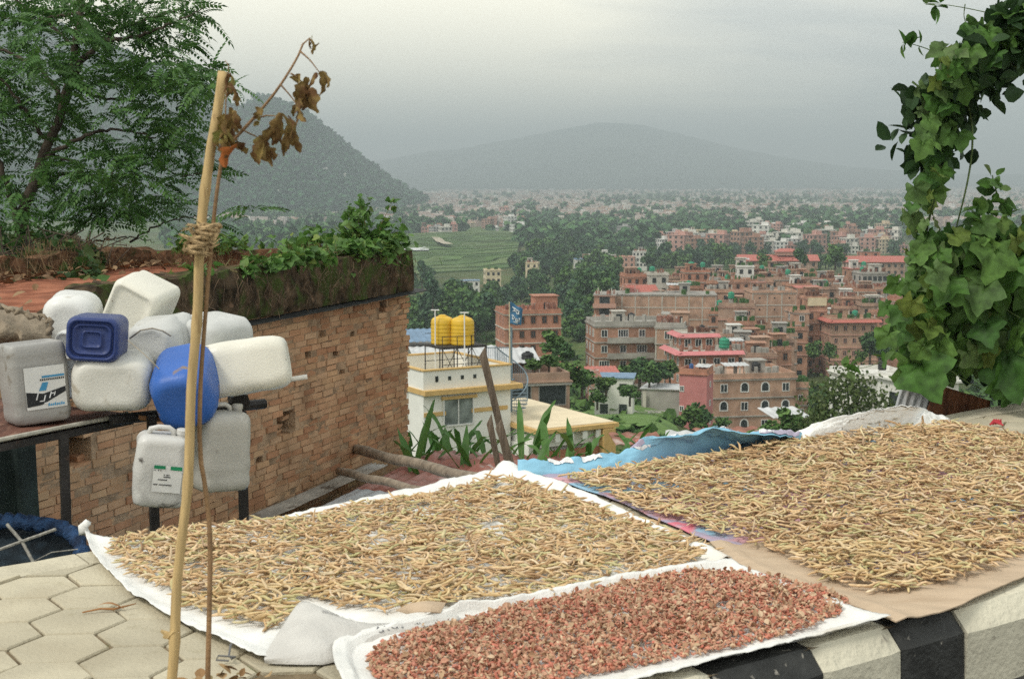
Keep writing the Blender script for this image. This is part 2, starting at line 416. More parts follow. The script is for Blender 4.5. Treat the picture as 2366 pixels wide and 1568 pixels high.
def text_on(fn, s, u0, v0, du, dv, name, parent, mat, lift=.004):
    "lettering laid on a sheet: u, v of the sheet for each outline point"
    cu = bpy.data.curves.new(name, 'FONT'); cu.body = s; cu.resolution_u = 2
    t = bpy.data.objects.new('tmp', cu); COL.objects.link(t); bpy.context.view_layer.update()
    me = bpy.data.meshes.new_from_object(t.evaluated_get(bpy.context.evaluated_depsgraph_get())); bpy.data.objects.remove(t)
    xs = [v.co.x for v in me.vertices]; ys = [v.co.y for v in me.vertices]; x0, x1, y0, y1 = min(xs), max(xs), min(ys), max(ys)
    for v in me.vertices:
        a = (v.co.x - x0) / (x1 - x0); c = (v.co.y - y0) / (y1 - y0)
        p = fn(u0 + du[0] * a + dv[0] * c, v0 + du[1] * a + dv[1] * c); v.co = p + Vector((0, 0, lift))
    me.materials.clear(); me.materials.append(mat); me.name = name
    return link(name, me, parent)
def wrink(p, a=.006, s=5): return a * fbm(p.x * s, p.y * s, 1.7) + a * .5 * fbm(p.x * s * 3.1, p.y * s * 2.2, 6)

def sheets():
    # the white sack sheet in the middle
    def za(u, v, p):
        e = edge(u, v); r = 0
        if v < .10: r += .03 * (1 - v / .10) * (.3 + .7 * u)
        if u > .95: r += .032 * math.sin(math.pi * min(1, (u - .95) / .06))
        if u < .05: r += .018 * (1 - u / .05)
        return max(-.004, r + wrink(p, .008) * (1 if e < .14 else .3) + .006 * max(0, 1 - e / .1) * fbm(p.x * 22, p.y * 14, 3) + .004)
    A = coons([(192, 1232), (215, 1246), (300, 1250), (420, 1232), (640, 1203), (700, 1190), (900, 1150), (1060, 1113), (1180, 1087)],
              [(600, 1528), (700, 1524), (800, 1492), (900, 1462), (1060, 1430), (1250, 1396), (1500, 1346), (1692, 1302)],
              [(192, 1232), (215, 1292), (270, 1350), (335, 1400), (460, 1465), (600, 1528)],
              [(1180, 1087), (1290, 1118), (1400, 1165), (1500, 1215), (1640, 1272), (1692, 1302)], za)
    t = thing('sack_sheet', 'white woven sack sheet spread over the pavers under the middle patch of bean pods', 'sheet', G(900, 1300))
    off = -t.location
    def rel(fn): return lambda u, v: fn(u, v) + off
    MB().slab(rel(A), 190, 90, .0022).build('sheet_cloth', m_sackw, t, True)
    F = coons([(612, 1512, .02), (655, 1440, .075), (693, 1384, .105), (730, 1395, .10), (800, 1432, .055), (880, 1440, .04), (980, 1432, .04), (1060, 1421, .034)],
              [(612, 1529, .014), (680, 1533, .014), (770, 1530, .014), (800, 1512, .016), (900, 1478, .018), (1060, 1438, .016)],
              [(612, 1512, .02), (610, 1520, .03), (612, 1529, .014)], [(1060, 1421, .034), (1060, 1430, .04), (1060, 1438, .016)],
              lambda u, v, p: .022 * math.sin(math.pi * v) * math.sin(math.pi * min(1, u * 1.3)) + .004 * fbm(u * 7, v * 4))
    f = MB().slab(rel(F), 60, 20, .003).build('folded_flap', m_sackg, t, True); f['label'] = 'grey underside flap folded back over the pods'
    text_on(rel(F), '6107', .60, .80, (.155, -.20), (.0, -.20), 'printed_number', f, m_ink)
    #                                                       # two worn lines of print that cannot be read
    for (u0, u1, v0, v1, k) in ((.40, .585, .36, .30, 16), (.60, .92, .34, .40, 26), (.36, .43, .95, .92, 6)):
        rows = MB()
        for i in range(k):
            a = i / k; u = u0 + (u1 - u0) * a; v = v0 + (v1 - v0) * a; h = random.uniform(.03, .10); w = (u1 - u0) / k * random.uniform(.25, .6)
            if random.random() < .2: continue
            rows.add([rel(F)(uu, vv) + Vector((0, 0, .004)) for uu, vv in ((u, v), (u + w, v), (u + w * .9, v - h), (u, v - h * .9))], [(0, 1, 2, 3)])
        rows.build('faded_lettering', m_ink, f)
    b = MB(); q = G(196, 1232, .03) + off                              # the twisted corner knot
    b.tube([q, q + Vector((-.01, .01, .03)), q + Vector((.012, .0, .05)), q + Vector((.002, 0, .062))], [.026, .022, .019, .006], 7); b.build('knotted_corner', m_sackw, t, True)
    # the white sack with the chillies
    def zc(u, v, p):
        r = .02 if edge(u, v) < .03 else 0
        if v < .06: r += .016 * (1 - v / .06)
        if u < .1: r += .02 * (1 - u / .1)
        return max(-.002, r + wrink(p, .007) * (1 if edge(u, v) < .14 else .3) + .005 * max(0, 1 - edge(u, v) / .1) * fbm(p.x * 24, p.y * 15, 3) + .008)
    Cc = coons([(1062, 1428), (1180, 1404), (1300, 1376), (1500, 1340), (1600, 1322), (1690, 1312)], [(800, 1620), (1100, 1655), (1350, 1615), (1520, 1572), (1700, 1528), (1880, 1484), (2058, 1438)],
               [(1062, 1428), (930, 1462), (830, 1486), (775, 1506), (766, 1530), (780, 1580), (800, 1620)], [(1690, 1312), (1790, 1348), (1890, 1386), (1990, 1420), (2058, 1438)], zc)
    t2 = thing('chilli_sheet', 'white sack sheet lapping over the painted kerb and carrying the dried red chillies', 'sheet', G(1400, 1480))
    o2 = -t2.location; MB().slab(lambda u, v: Cc(u, v) + o2, 150, 80, .0022).build('sheet_cloth', m_sackw2, t2, True)
    # cardboard
    K = coons([(1640, 1258), (1800, 1262), (2000, 1220), (2300, 1180)], [(2070, 1442), (2110, 1436), (2200, 1412), (2290, 1370), (2366, 1338), (2560, 1250)], [(1640, 1258), (1700, 1312), (1890, 1377), (2070, 1442)], [(2300, 1180), (2560, 1250)],
              lambda u, v, p: .014 + .007 * fbm(p.x * 3, p.y * 3, 4) + (.012 * math.exp(-((u - .03) / .02) ** 2)))
    t3 = thing('cardboard_sheet', 'flattened brown cardboard under the front edge of the large bean heap', 'cardboard', G(2050, 1380))
    o3 = -t3.location; MB().slab(lambda u, v: K(u, v) + o3, 70, 40, .005).build('card', m_card, t3)
    # coloured printed sacks under the large heap
    m_print = M('printed_sack', (.62, .36, .40), .7, .08, 4, .2, 110, (.36, .32, .42), stain=[(2.1, (.56, .60), (.30, .50, .66)), (3.3, (.62, .66), (.66, .20, .26))], mixpos=(.47, .53), detail=2)
    def zb(u, v, p): return max(.0, .012 + wrink(p, .005))
    Bs = coons([(1225, 1092), (1300, 1086), (1440, 1068), (1520, 1050), (1660, 1030), (1800, 1020), (1870, 1000), (2100, 972), (2180, 978)], [(1660, 1262), (1760, 1280), (1980, 1330), (2300, 1300), (2620, 1190)],
               [(1225, 1092), (1420, 1156), (1525, 1206), (1660, 1262)], [(2180, 978), (2366, 1036), (2620, 1110), (2620, 1190)], zb)
    t4 = thing('printed_sheet', 'pink and purple printed sack sheet under the large bean heap', 'sheet', G(1900, 1150))
    o4 = -t4.location; MB().slab(lambda u, v: Bs(u, v) + o4, 80, 44, .004).build('sheet_cloth', m_print, t4, True)
    # the blue sack along the outer edge
    m_blue = M('blue_sack', (.25, .50, .66), .65, .08, 6, .25, 110, stain=[(1.7, (.66, .76), (.42, .58, .70))])
    m_purp = M('purple_print', (.42, .375, .48), .7, .1, 8); m_wpr = M('white_print', (.75, .76, .76), .7, .1, 20)
    Bl = coons([(1196, 1082, .03), (1300, 1074, .035), (1400, 1064, .04), (1440, 1054, .05), (1470, 1024, .14), (1480, 1014, .16), (1530, 1006, .18), (1585, 1006, .18), (1618, 996, .19), (1650, 985, .22), (1690, 992, .20), (1740, 1001, .18), (1800, 1001, .18), (1850, 1010, .09)],
               [(1200, 1104), (1330, 1098), (1450, 1082), (1560, 1064), (1690, 1046), (1860, 1022)], [(1196, 1082, .03), (1196, 1095, .03), (1200, 1104)], [(1850, 1012, .08), (1856, 1018, .05), (1860, 1022)],
               lambda u, v, p: .05 * math.sin(math.pi * v) * (.9 + fbm(u * 9, v * 2, 3)) + .012 * fbm(u * 24, v * 5, 8))
    t5 = thing('blue_sack', 'sky blue printed sack bunched up along the outer edge of the path', 'sack', G(1560, 1060))
    o5 = -t5.location; bl = lambda u, v: Bl(u, v) + o5
    MB().slab(bl, 110, 26, .006).build('sack_cloth', m_blue, t5, True)
    def patch(name, uv, mat, par, lift=.005, n=8):
        b = MB(); b.grid(lambda a, c: bl(*[(uv[0][i] * (1 - a) + uv[1][i] * a) * (1 - c) + (uv[3][i] * (1 - a) + uv[2][i] * a) * c for i in (0, 1)]) + Vector((0, -.001, lift)), n, n); return b.build(name, mat, par, True)
    pp = patch('purple_panel', ((.575, .66), (.655, .14), (.735, .34), (.65, .86)), m_purp, t5)
    text_on(bl, '240', .618, .50, (.062, -.14), (-.006, -.26), 'printed_number', pp, m_wpr, .012)
    patch('purple_stripe', ((.74, .02), (.98, .02), (.99, .9), (.80, .75)), m_purp, t5, .006, 14)
    patch('purple_patch', ((.33, .1), (.385, .06), (.40, .34), (.355, .42)), m_purp, t5)
    random.seed(11)
    for (u, v) in ((.37, .38), (.40, .52), (.445, .42), (.475, .5), (.50, .62), (.545, .68), (.56, .80), (.585, .85), (.70, .12), (.745, .10), (.79, .08), (.68, .66), (.70, .78), (.10, .5), (.13, .55), (.20, .45), (.22, .5)):
        wp = MB()
        for k in range(3):
            a, c, w, h = u + random.uniform(-.014, .014), v + random.uniform(-.07, .07), random.uniform(.006, .013), random.uniform(.03, .09)
            wp.grid(lambda x, y: bl(min(1, max(0, a + w * (x - .5) * 2 + .008 * y)), min(1, max(0, c + h * (y - .5) * 2))) + Vector((0, -.001, .0065)), 5, 5)
        wp.build('printed_mark', m_wpr, t5)
    # the grey white tarp at the far corner
    m_tarp = M('dusty_tarp', (.80, .80, .77), .8, .06, 5, .35, 60, stain=[(2.4, (.62, .78), (.64, .62, .56)), (7, (.70, .80), (.40, .36, .30))])
    T = coons([(1780, 1012, .05), (1830, 1004, .08), (1868, 985, .14), (1900, 972, .17), (1960, 956, .20), (2020, 946, .21), (2060, 938, .22), (2115, 934, .21), (2150, 946, .12), (2182, 964, .02)], [(1790, 1050), (1900, 1036), (2000, 1022), (2100, 1012), (2240, 1004)],
              [(1780, 1012, .05), (1785, 1030, .04), (1790, 1050)], [(2178, 966, .02), (2210, 984, .014), (2240, 1004)], lambda u, v, p: .05 * math.sin(math.pi * v) * (.3 + fbm(u * 7, v * 2, 5)) + .014 * fbm(u * 22, v * 8, 2))
    t6 = thing('dusty_tarp', 'dusty white plastic tarp rumpled at the far outer corner of the bean heap', 'tarp', G(2000, 990))
    o6 = -t6.location; MB().slab(lambda u, v: T(u, v) + o6, 90, 26, .006).build('tarp_cloth', m_tarp, t6, True)
    # crease of cardboard / torn scrap lying on the pods
    b = MB(); s = coons([(915, 1408, .06), (960, 1396, .08), (1030, 1392, .075)], [(940, 1416, .05), (985, 1420, .062), (1018, 1415, .055)], [(915, 1408, .06), (940, 1416, .05)], [(1030, 1392, .075), (1018, 1415, .055)], lambda u, v, p: .012 * math.sin(3 * u))
    b.slab(s, 10, 6, .003); tag(b.build('card_scrap', m_card), 'torn tan cardboard scrap lying on the pods beside the folded flap', 'scrap')
    # small things on the pavers
    b = MB(); c = G(2305, 985)
    for i in range(4): b.tube([c + Vector((-.05 + .02 * i, .01 * i, .012)), c + Vector((-.02 + .015 * i, .015, .035)), c + Vector((.03, -.02 + .012 * i, .012))], [.006, .016, .004], 5)
    tag(b.build('red_rag', M('red_rag', (.55, .05, .07), .7)), 'small crumpled red rag lying on the pavers', 'rag')
    b = MB(); c = G(250, 1410, .006); 
    b.tube([c + Vector((-.09, -.02, 0)), c + Vector((-.03, 0, .008)), c + Vector((.02, .01, .004)), c + Vector((.09, .05, .012))], [.003, .004, .005, .002], 5)
    b.grid(lambda u, v: c + Vector((-.05 + .11 * u, .012 + .02 * v * math.sin(math.pi * u), .012 + .012 * math.sin(4 * u))), 8, 3)
    tag(b.build('dry_leaf', M('dry_leaf', (.30, .15, .06), .8)), 'curled brown dry leaf lying on the hexagonal pavers', 'leaf')
    b = MB(); c = G(522, 1528, .012); pts = [c + Vector((-.005, .13, .02)), c + Vector((.0, .08, .03)), c + Vector((.004, .03, .012)), c + Vector((.02, .0, .01)), c + Vector((.03, .015, .012)), c + Vector((-.025, .005, .02)), c + Vector((-.03, -.01, .01)), c + Vector((.012, -.012, .008))]
    b.tube(pts, .0035, 5); tag(b.build('wire_hook', M('grey_wire', (.18, .18, .18), .5, metal=.6)), 'bent grey wire hook lying beside the planting hole', 'wire')
    # litter of dry leaves round the sapling foot
    V, F = leaf_proto(); n = 150; c = EN(HS_, HN_)
    a = rng.uniform(0, 6.28, n); r = .23 * np.sqrt(rng.uniform(0, 1, n)); T_ = np.stack([c.x + r * np.cos(a), c.y + r * np.sin(a), rng.uniform(.012, .04, n)], 1)
    Vv, Ff = scatter([(V, F)], rotm(n, .5), T_, rng.uniform(.025, .055, n))
    tag(link('leaf_litter', npmesh('leaf_litter', Vv, Ff, RI('litter', [(.34, .20, .09), (.22, .13, .06), (.45, .31, .16), (.30, .24, .12)]))), 'dry brown leaf litter round the foot of the sapling', 'leaf litter', kind='stuff')
def leaf_proto(k=3):
    "a small pointed leaf, folded along the midrib, unit length along x"
    V = []; F = []
    w = [0, .26, .34, .2, 0]; xs = [0, .22, .5, .8, 1.0]
    for i in range(5): V += [(xs[i], w[i], .10 * w[i] * 3 - .12 * xs[i] ** 2), (xs[i], 0, -.12 * xs[i] ** 2), (xs[i], -w[i], .10 * w[i] * 3 - .12 * xs[i] ** 2)]
    for i in range(4): F += [(3 * i, 3 * i + 1, 3 * i + 4, 3 * i + 3), (3 * i + 1, 3 * i + 2, 3 * i + 5, 3 * i + 4)]
    return np.array(V), np.array(F)
sheets()

# ---------------------------------------------------------------- beans and chillies
def in_poly(x, y, poly):
    c = np.zeros(len(x), bool); n = len(poly)
    for i in range(n):
        (x0, y0), (x1, y1) = poly[i], poly[(i + 1) % n]
        if y0 == y1: continue
        q = ((y0 > y) != (y1 > y)) & (x < (x1 - x0) * (y - y0) / (y1 - y0) + x0); c ^= q
    return c
def pod_proto(L, bend, seed, r=.0075, n=8, k=5):
    rs = np.random.default_rng(seed); V = []; F = []
    ph = rs.uniform(0, 6)
    for i in range(n + 1):
        t = i / n; x = (t - .5) * L; y = bend * (4 * (t - .5) ** 2 - .5) + .004 * math.sin(t * 7 + ph); z = .004 * math.sin(t * 5 + ph * 2)
        rr = r * (.25 + .75 * math.sin(math.pi * min(1, max(0, .06 + t * .9))) ** .5) * (1 + .13 * math.sin(t * 26 + ph))
        if i == n: rr = r * .12
        if i == 0: rr = r * .25
        for j in range(k): a = 2 * math.pi * j / k; V.append((x, y + rr * math.cos(a), z + rr * .8 * math.sin(a)))
    for i in range(n):
        for j in range(k): F.append((i * k + j, i * k + (j + 1) % k, (i + 1) * k + (j + 1) % k, (i + 1) * k + j))
    return np.array(V), np.array(F)
PODCOL = [(.62, .435, .24), (.49, .32, .165), (.70, .52, .33), (.57, .39, .205), (.37, .225, .12), (.64, .465, .265), (.56, .45, .24), (.50, .465, .235), (.70, .56, .39), (.28, .165, .09)]
def sample(poly, dens, lift=0):
    W_ = np.array([list(G(x, y, .0))[:2] for x, y in poly]); lo, hi = W_.min(0), W_.max(0)
    n = int(dens * np.prod(hi - lo)); p = rng.uniform(lo, hi, (n, 2)); return p[in_poly(p[:, 0], p[:, 1], W_)], W_
def inset(p, W_, w):
    "0 at the outline, 1 further than w inside"
    d = np.full(len(p), 9.0); n = len(W_)
    for i in range(n):
        a, b = W_[i], W_[(i + 1) % n]; ab = b - a; t = np.clip(((p - a) @ ab) / (ab @ ab + 1e-12), 0, 1); d = np.minimum(d, np.hypot(*(p - a - t[:, None] * ab).T))
    return np.clip(d / w, 0, 1)
def vfbm(p, s, seed=0): return np.array([noise.fractal(Vector((a * s, b * s, seed)), 1.0, 2.0, 3) for a, b in p])
PA = [(250, 1272), (300, 1252), (400, 1238), (500, 1232), (600, 1218), (680, 1212), (800, 1185), (1000, 1155), (1130, 1120), (1190, 1118), (1240, 1140), (1330, 1160), (1420, 1205), (1500, 1222), (1600, 1262), (1650, 1290), (1560, 1330), (1430, 1362), (1300, 1385), (1180, 1395), (1100, 1405), (1000, 1418), (870, 1428), (790, 1415), (720, 1390), (690, 1400), (660, 1445), (630, 1470), (540, 1455), (440, 1420), (370, 1370), (300, 1335)]
PB = [(1300, 1122), (1350, 1116), (1450, 1100), (1560, 1084), (1690, 1064), (1780, 1048), (1850, 1028), (1960, 1006), (2050, 996), (2160, 990), (2250, 1004), (2366, 1030), (2560, 1090), (2560, 1180), (2450, 1250), (2366, 1292), (2280, 1335), (2200, 1362), (2100, 1384), (2020, 1388), (1920, 1362), (1860, 1330), (1780, 1290), (1650, 1248), (1560, 1215), (1480, 1195), (1400, 1155)]
PC = [(845, 1545), (880, 1505), (940, 1478), (1060, 1452), (1200, 1412), (1300, 1395), (1400, 1372), (1480, 1348), (1540, 1330), (1620, 1335), (1720, 1338), (1800, 1352), (1900, 1378), (1965, 1402), (1940, 1436), (1860, 1470), (1700, 1512), (1500, 1552), (1300, 1590), (1100, 1620), (950, 1625), (870, 1590)]
protos = [pod_proto(random.uniform(.058, .118), random.uniform(-.026, .026), i, random.uniform(.0056, .0082)) for i in range(16)]
m_pod = RI('bean_pod', PODCOL, .75, 0, .25, 60, .22)
def heap(poly, dens, layers, thick, bare, seed):
    p, W_ = sample(poly, dens); q = inset(p, W_, .22)
    nz = vfbm(p, 2.2, seed); nz2 = vfbm(p, 6.0, seed + 4)
    keep = (nz2 + .6 * rng.normal(0, .35, len(p)) > bare - .5 * q * 0) | (q < .02)
    p, q, nz = p[keep], q[keep], nz[keep]
    lay = rng.integers(0, layers, len(p)); h = (.25 + .75 * q) * (1 + .5 * nz) * thick
    z = .034 + h * (lay + rng.uniform(0, 1, len(p))) / layers
    return np.column_stack([p, z]), lay
near = []
def beans():
    TA, la = heap(PA, 1750, 3, .030, -.40, 3)
    TB, lb = heap(PB, 1650, 4, .062, -.62, 8); TB[:, 2] += .012
    tot = np.concatenate([TA, TB]); which = np.concatenate([np.zeros(len(TA), int), np.ones(len(TB), int)])
    lay = np.concatenate([la / 2, lb / 3])
    # the ones that show largest: on top and near the camera
    dist = tot[:, 1] + 3 * (1 - lay); 
    pick = []
    for k, n in ((0, 175), (1, 125)):
        idx = np.where((which == k) & (np.abs(tot[:, 0] / tot[:, 1]) < .35))[0]; pick += list(idx[np.argsort(dist[idx])[:n]])
    mask = np.ones(len(tot), bool); mask[pick] = False
    T = tot[mask]; n = len(T); yaw = rng.normal(.25, 1.0, n); yaw = np.where(rng.uniform(size=n) < .35, rng.uniform(0, 6.28, n), yaw)
    Rm = rotm(n, .16, yaw); up = rng.uniform(size=n) < .02; Rm[up] = rotm(int(up.sum()), .7); T[up, 2] += .02
    V, F = scatter(protos, Rm, T, rng.uniform(.6, 1.15, n))
    tag(link('bean_pods', npmesh('bean_pods', V, F, m_pod, True)), 'mass of tan and greenish bean pods drying on the sheets', 'bean pods', kind='stuff')
    me = [npmesh('bean_pod', v, f, MATS['bean_pod'], True) for v, f in protos]
    cols = [(.58, .42, .22), (.66, .51, .31), (.47, .32, .155), (.61, .46, .25), (.52, .45, .23)]
    mm = [M('pod_tint', c, .75, .2, 40) if i == 0 else M('pod_tint%d' % i, c, .75, .2, 40) for i, c in enumerate(cols)]
    mes = []
    for i, (v, f) in enumerate(protos): mes.append(npmesh('bean_pod', v, f, mm[i % 5], True))
    for x in me: bpy.data.meshes.remove(x)
    for i in pick:
        o = link('bean_pod', mes[int(rng.integers(0, 16))], None, tuple(tot[i] + np.array([0, 0, .006])), (rng.normal(0, .13), rng.normal(0, .13), rng.normal(.25, 1.1))); s = rng.uniform(.85, 1.15); o.scale = (s, s, s)
        if which[i] == 0: tag(o, 'loose tan bean pod lying along the front of the white sack sheet', 'bean pod', 'pods at the front of the white sheet')
        else: tag(o, 'loose tan bean pod lying towards the cardboard end of the large heap', 'bean pod', 'pods at the front of the large heap')
    # chillies
    cp = [pod_proto(random.uniform(.016, .032), random.uniform(-.008, .008), 90 + i, random.uniform(.0046, .0074), 4, 5) for i in range(8)]
    p, W_ = sample(PC, 7200); q = inset(p, W_, .16); nz = vfbm(p, 3, 5); n2 = vfbm(p, 7, 2); keep = n2 + rng.normal(0, .3, len(p)) > -.62
    p, q, nz = p[keep], q[keep], nz[keep]; z = .03 + (.2 + .8 * q) * (1 + .5 * nz) * .026 * rng.uniform(0, 1, len(p)) ** .7
    n = len(p); V, F = scatter(cp, rotm(n, .5), np.column_stack([p, z]), rng.uniform(.6, 1.2, n))
    f_ = leaf_proto(); n3 = int(n * .22); ii = rng.integers(0, n, n3); Vf, Ff = scatter([f_], rotm(n3, .8), np.column_stack([p[ii], z[ii] + .006]), rng.uniform(.012, .03, n3))
    tag(link('chilli_husks', npmesh('chilli_husks', Vf, Ff, RI('husk', [(.48, .34, .21), (.34, .19, .11), (.60, .46, .31), (.42, .17, .11)]))), 'papery brown husks and stalks mixed through the dried chillies', 'husks', kind='stuff')
    m = RI('chilli', [(.52, .16, .105), (.45, .20, .125), (.58, .23, .16), (.45, .26, .16), (.56, .30, .19), (.54, .39, .24), (.55, .18, .12), (.32, .16, .10), (.62, .47, .31), (.48, .25, .16)], .55, 0, .35, 50, .3)
    tag(link('chilli_pods', npmesh('chilli_pods', V, F, m, True)), 'dried red chillies with brown stalks spread on the front sack', 'chillies', kind='stuff')
    for px, py, l in ((1195, 1478, .06), (1228, 1484, .05), (1250, 1510, .05), (1330, 1535, .12), (1405, 1568, .07)):
        pass
beans()
# ---------------------------------------------------------------- the brick shed
WX = Vector((.347, .938, 0)); WY = Vector((-.938, .347, 0)); W0 = Vector((-1.18, 16, 0)); W1 = W0 - WX * 8.5; WRZ = math.atan2(.938, .347)
def WL(x, y, z): return W1 + WX * x + WY * y + Vector((0, 0, z))
def wall_hit(px, py):
    r = ray(px, py); n = WY; t = (W1 - CAM).dot(n) / r.dot(n); p = CAM + r * t; return (p - W1).dot(WX), p.z
def leaf_cloud(pts, size, mats, name, parent, tilt=.7, proto=None, smooth=False, droop=None):
    pts = np.asarray(pts); n = len(pts); V, F = proto or leaf_proto(); Rm = rotm(n, tilt)
    Vv, Ff = scatter([(V, F)], Rm, pts, rng.uniform(size[0], size[1], n)); return link(name, npmesh(name, Vv, Ff, mats, smooth), parent)
def heart_proto():
    o = [(0, 0), (-.12, .25), (.0, .46), (.25, .52), (.55, .36), (1.0, 0), (.55, -.36), (.25, -.52), (.0, -.46), (-.12, -.25)]
    V = [(x, y, .18 * abs(y) - .22 * x * x) for x, y in o] + [(.3, 0, 0)]
    F = [(i, (i + 1) % 10, 10) for i in range(10)]; return np.array(V), np.array(F)
def shed():
    t = thing('brick_shed', 'old brick shed with a mossy parapet and a red earth roof behind the jerrycans', 'shed', W1, WRZ)
    m_br = RI('old_brick', [(0.400, 0.230, 0.130), (0.450, 0.285, 0.170), (0.380, 0.195, 0.105), (0.470, 0.310, 0.190), (0.410, 0.250, 0.145), (0.340, 0.170, 0.095), (0.430, 0.265, 0.150), (0.440, 0.285, 0.165)], .95, 0, .15, 2.2, .3)
    m_mor = M('mud_mortar', (.33, .225, .14), 1, .3, 6, .8, 40, stain=[(3, (.6, .72), (.20, .14, .095))])
    holes = [(745, 775, .07), (815, 775, .05), (712, 817, .06), (777, 812, .06), (792, 860, .05), (662, 975, .17), (885, 708, .09), (655, 990, .12), (172, 1040, .20), (740, 905, .04), (600, 1065, .05)]
    holes = [(*wall_hit(a, c), r) for a, c, r in holes]
    b = MB(); ch = .061; L = .215; z = -2.6; row = 0
    while z < .31:
        x = -(L / 2 if row % 2 else 0) - random.uniform(0, .04)
        while x < 8.5:
            l = L * random.uniform(.9, 1.08); x1 = min(x + l, 8.5 + random.gauss(.01, .018) + (.05 if z > .1 else 0)); cx, cz = (x + x1) / 2, z + ch / 2
            near_ = any(abs(cx - hx) < r * .8 + .02 and abs(cz - hz) < r * .62 for hx, hz, r in holes)
            if x1 - x > .03 and cx > 1.0:
                if not near_:
                    d = random.gauss(0, .004) - (.014 if random.random() < .05 else 0)
                    b.box(cx, .056 + d, cz + .006 * math.sin(x * 1.3), x1 - x - random.uniform(.007, .016), .112, ch - random.uniform(.006, .013), jit=.0045)
                elif random.random() < .35: b.box(cx + .02, .11, cz - .01, (x1 - x) * .6, .1, ch * .7, jit=.014)
            x = x1 + .004
        z += ch; row += 1
    b.build('brickwork', m_br, t)
    b = MB()                                                # mortar bed behind the brick faces, open where bricks are missing
    def mort(u, v):
        x, z = 1.0 + 7.46 * u, -2.6 + 2.9 * v; y = .005 + .004 * fbm(x * 6, z * 9)
        for hx, hz, r in holes:
            if abs(x - hx) < r * .95 and abs(z - hz) < r * .62: y = .19
        return Vector((x, y, z))
    b.grid(mort, 420, 150); b.box(4.7, .235, -1.15, 7.4, .05, 2.88)
    b.box(8.38, 1.75, -1.15, .2, 3.3, 2.85); b.box(4.7, 3.4, -1.15, 7.5, .2, 2.85); b.box(.92, 1.75, -1.02, .14, 3.5, 3.06); b.build('mortar', m_mor, t)
    m_moss = M('mossy_earth', (.055, .042, .028), 1, .5, 7, 1.0, 28, (.115, .08, .05), .1, stain=[(4, (.48, .6), (.055, .075, .022)), (14, (.62, .72), (.20, .13, .085)), (3, (.62, .74), (.028, .022, .017))])
    m_back = M('weathered_brick', (.13, .075, .045), 1, .45, 9, .9, 30, (.22, .12, .07), .1, stain=[(4, (.52, .66), (.045, .05, .02)), (10, (.62, .72), (.05, .035, .025))])
    def ledge(name, x0, x1, y0, y1, z0, z1, mat, amp, nx):
        rings = []
        for i in range(nx + 1):
            x = x0 + (x1 - x0) * i / nx; q = []
            pr = [(y0, z0), (y0, z0 * .66 + z1 * .34), (y0, z0 * .33 + z1 * .67), (y0 + .02, z1), ((y0 + y1) / 2, z1 + .015), (y1 - .02, z1), (y1, z0 * .5 + z1 * .5), (y1, z0)]
            for k, (y, z) in enumerate(pr):
                z = min(z, z1 if x > 2.9 else z0 + (z1 - z0) * max(.3, 1 - (2.9 - x) * .9)); e = amp * fbm(x * 4.5, z * 6 + y * 5, k % 3) + amp * .6 * fbm(x * 15, z * 14, 5); st = -.018 if (k in (1, 2) and fbm(x * 1.7, k * 3.3) > .05) else 0
                q.append(Vector((x, y + e + st, z + (e * .8 if 2 < k < 6 else 0))))
            rings.append(q)
        return MB().loft(rings).build(name, mat, t)
    ledge('parapet', 1.0, 8.56, -.05, .30, .335, .785, m_moss, .035, 220)
    # far and back parapets
    b = MB()
    def par(x0, y0, x1, y1, th, z0, z1, n):
        d = Vector((x1 - x0, y1 - y0, 0)); k = d.normalized().cross(Vector((0, 0, 1))); rings = []
        for i in range(n + 1):
            c = Vector((x0, y0, 0)) + d * (i / n); e = .03 * fbm(c.x * 4 + c.y * 4, 2); h = z1 + .05 * fbm(c.x * 2 + c.y * 3, 8) + (.03 if int(c.x * 3 + c.y * 3) % 3 == 0 else 0)
            rings.append([c + k * (th / 2 + e) + Vector((0, 0, z0)), c + k * (th / 2 - e) + Vector((0, 0, h)), c - k * (th / 2 + e) + Vector((0, 0, h)), c - k * (th / 2) + Vector((0, 0, z0))])
        b.loft(rings)
    par(8.42, .32, 8.42, 3.5, .26, .28, .74, 60); par(8.28, 3.38, 3.5, 3.38, .26, .28, .76, 70); b.build('back_parapet', m_back, t)
    m_red = M('red_earth_roof', (.27, .10, .058), 1, .3, 3, .7, 30, (.36, .15, .09), .1, stain=[(1.4, (.58, .72), (.13, .05, .032)), (13, (.66, .74), (.36, .20, .12))])
    MB().grid(lambda u, v: Vector((.9 + 7.4 * u, .25 + 3.1 * v, .55 + .025 * fbm(u * 9, v * 5))), 80, 36).build('earth_roof', m_red, t, True)
    b = MB(); b.slab(lambda u, v: Vector((4.2 + 4.55 * u, -.15 + .19 * v, .325 + .02 * u * u - .02 * (1 - v) + .008 * fbm(u * 14, v))), 60, 4, .008)
    b.build('drip_sheet', M('tar_sheet', (.022, .024, .024), .6, .3, 9), t)
    b = MB(); rs = random.Random(3)                         # roots and dry stalks hanging down the parapet
    for i in range(120):
        x = rs.choice((3.2, 4.1, 4.9, 5.6, 6.3, 7.0, 7.5, 8.2)) + rs.gauss(0, .3); z = .76 - rs.random() ** 2 * .2; y = -.085; pts = []; dx = rs.gauss(0, .035); k = rs.randint(4, 7)
        for j in range(k):
            pts.append(Vector((x, y - .02 * math.sin(j * 1.3 + i) - .012, z))); x += dx + rs.gauss(0, .025); z -= rs.uniform(.02, .075)
        b.tube(pts, rs.uniform(.0015, .0036), 3, False)
    b.build('roots', M('dry_roots', (.17, .115, .075), .9, .4, 20), t)['kind'] = 'stuff'
    b = MB()                                                # tufts of dead grass on the roof
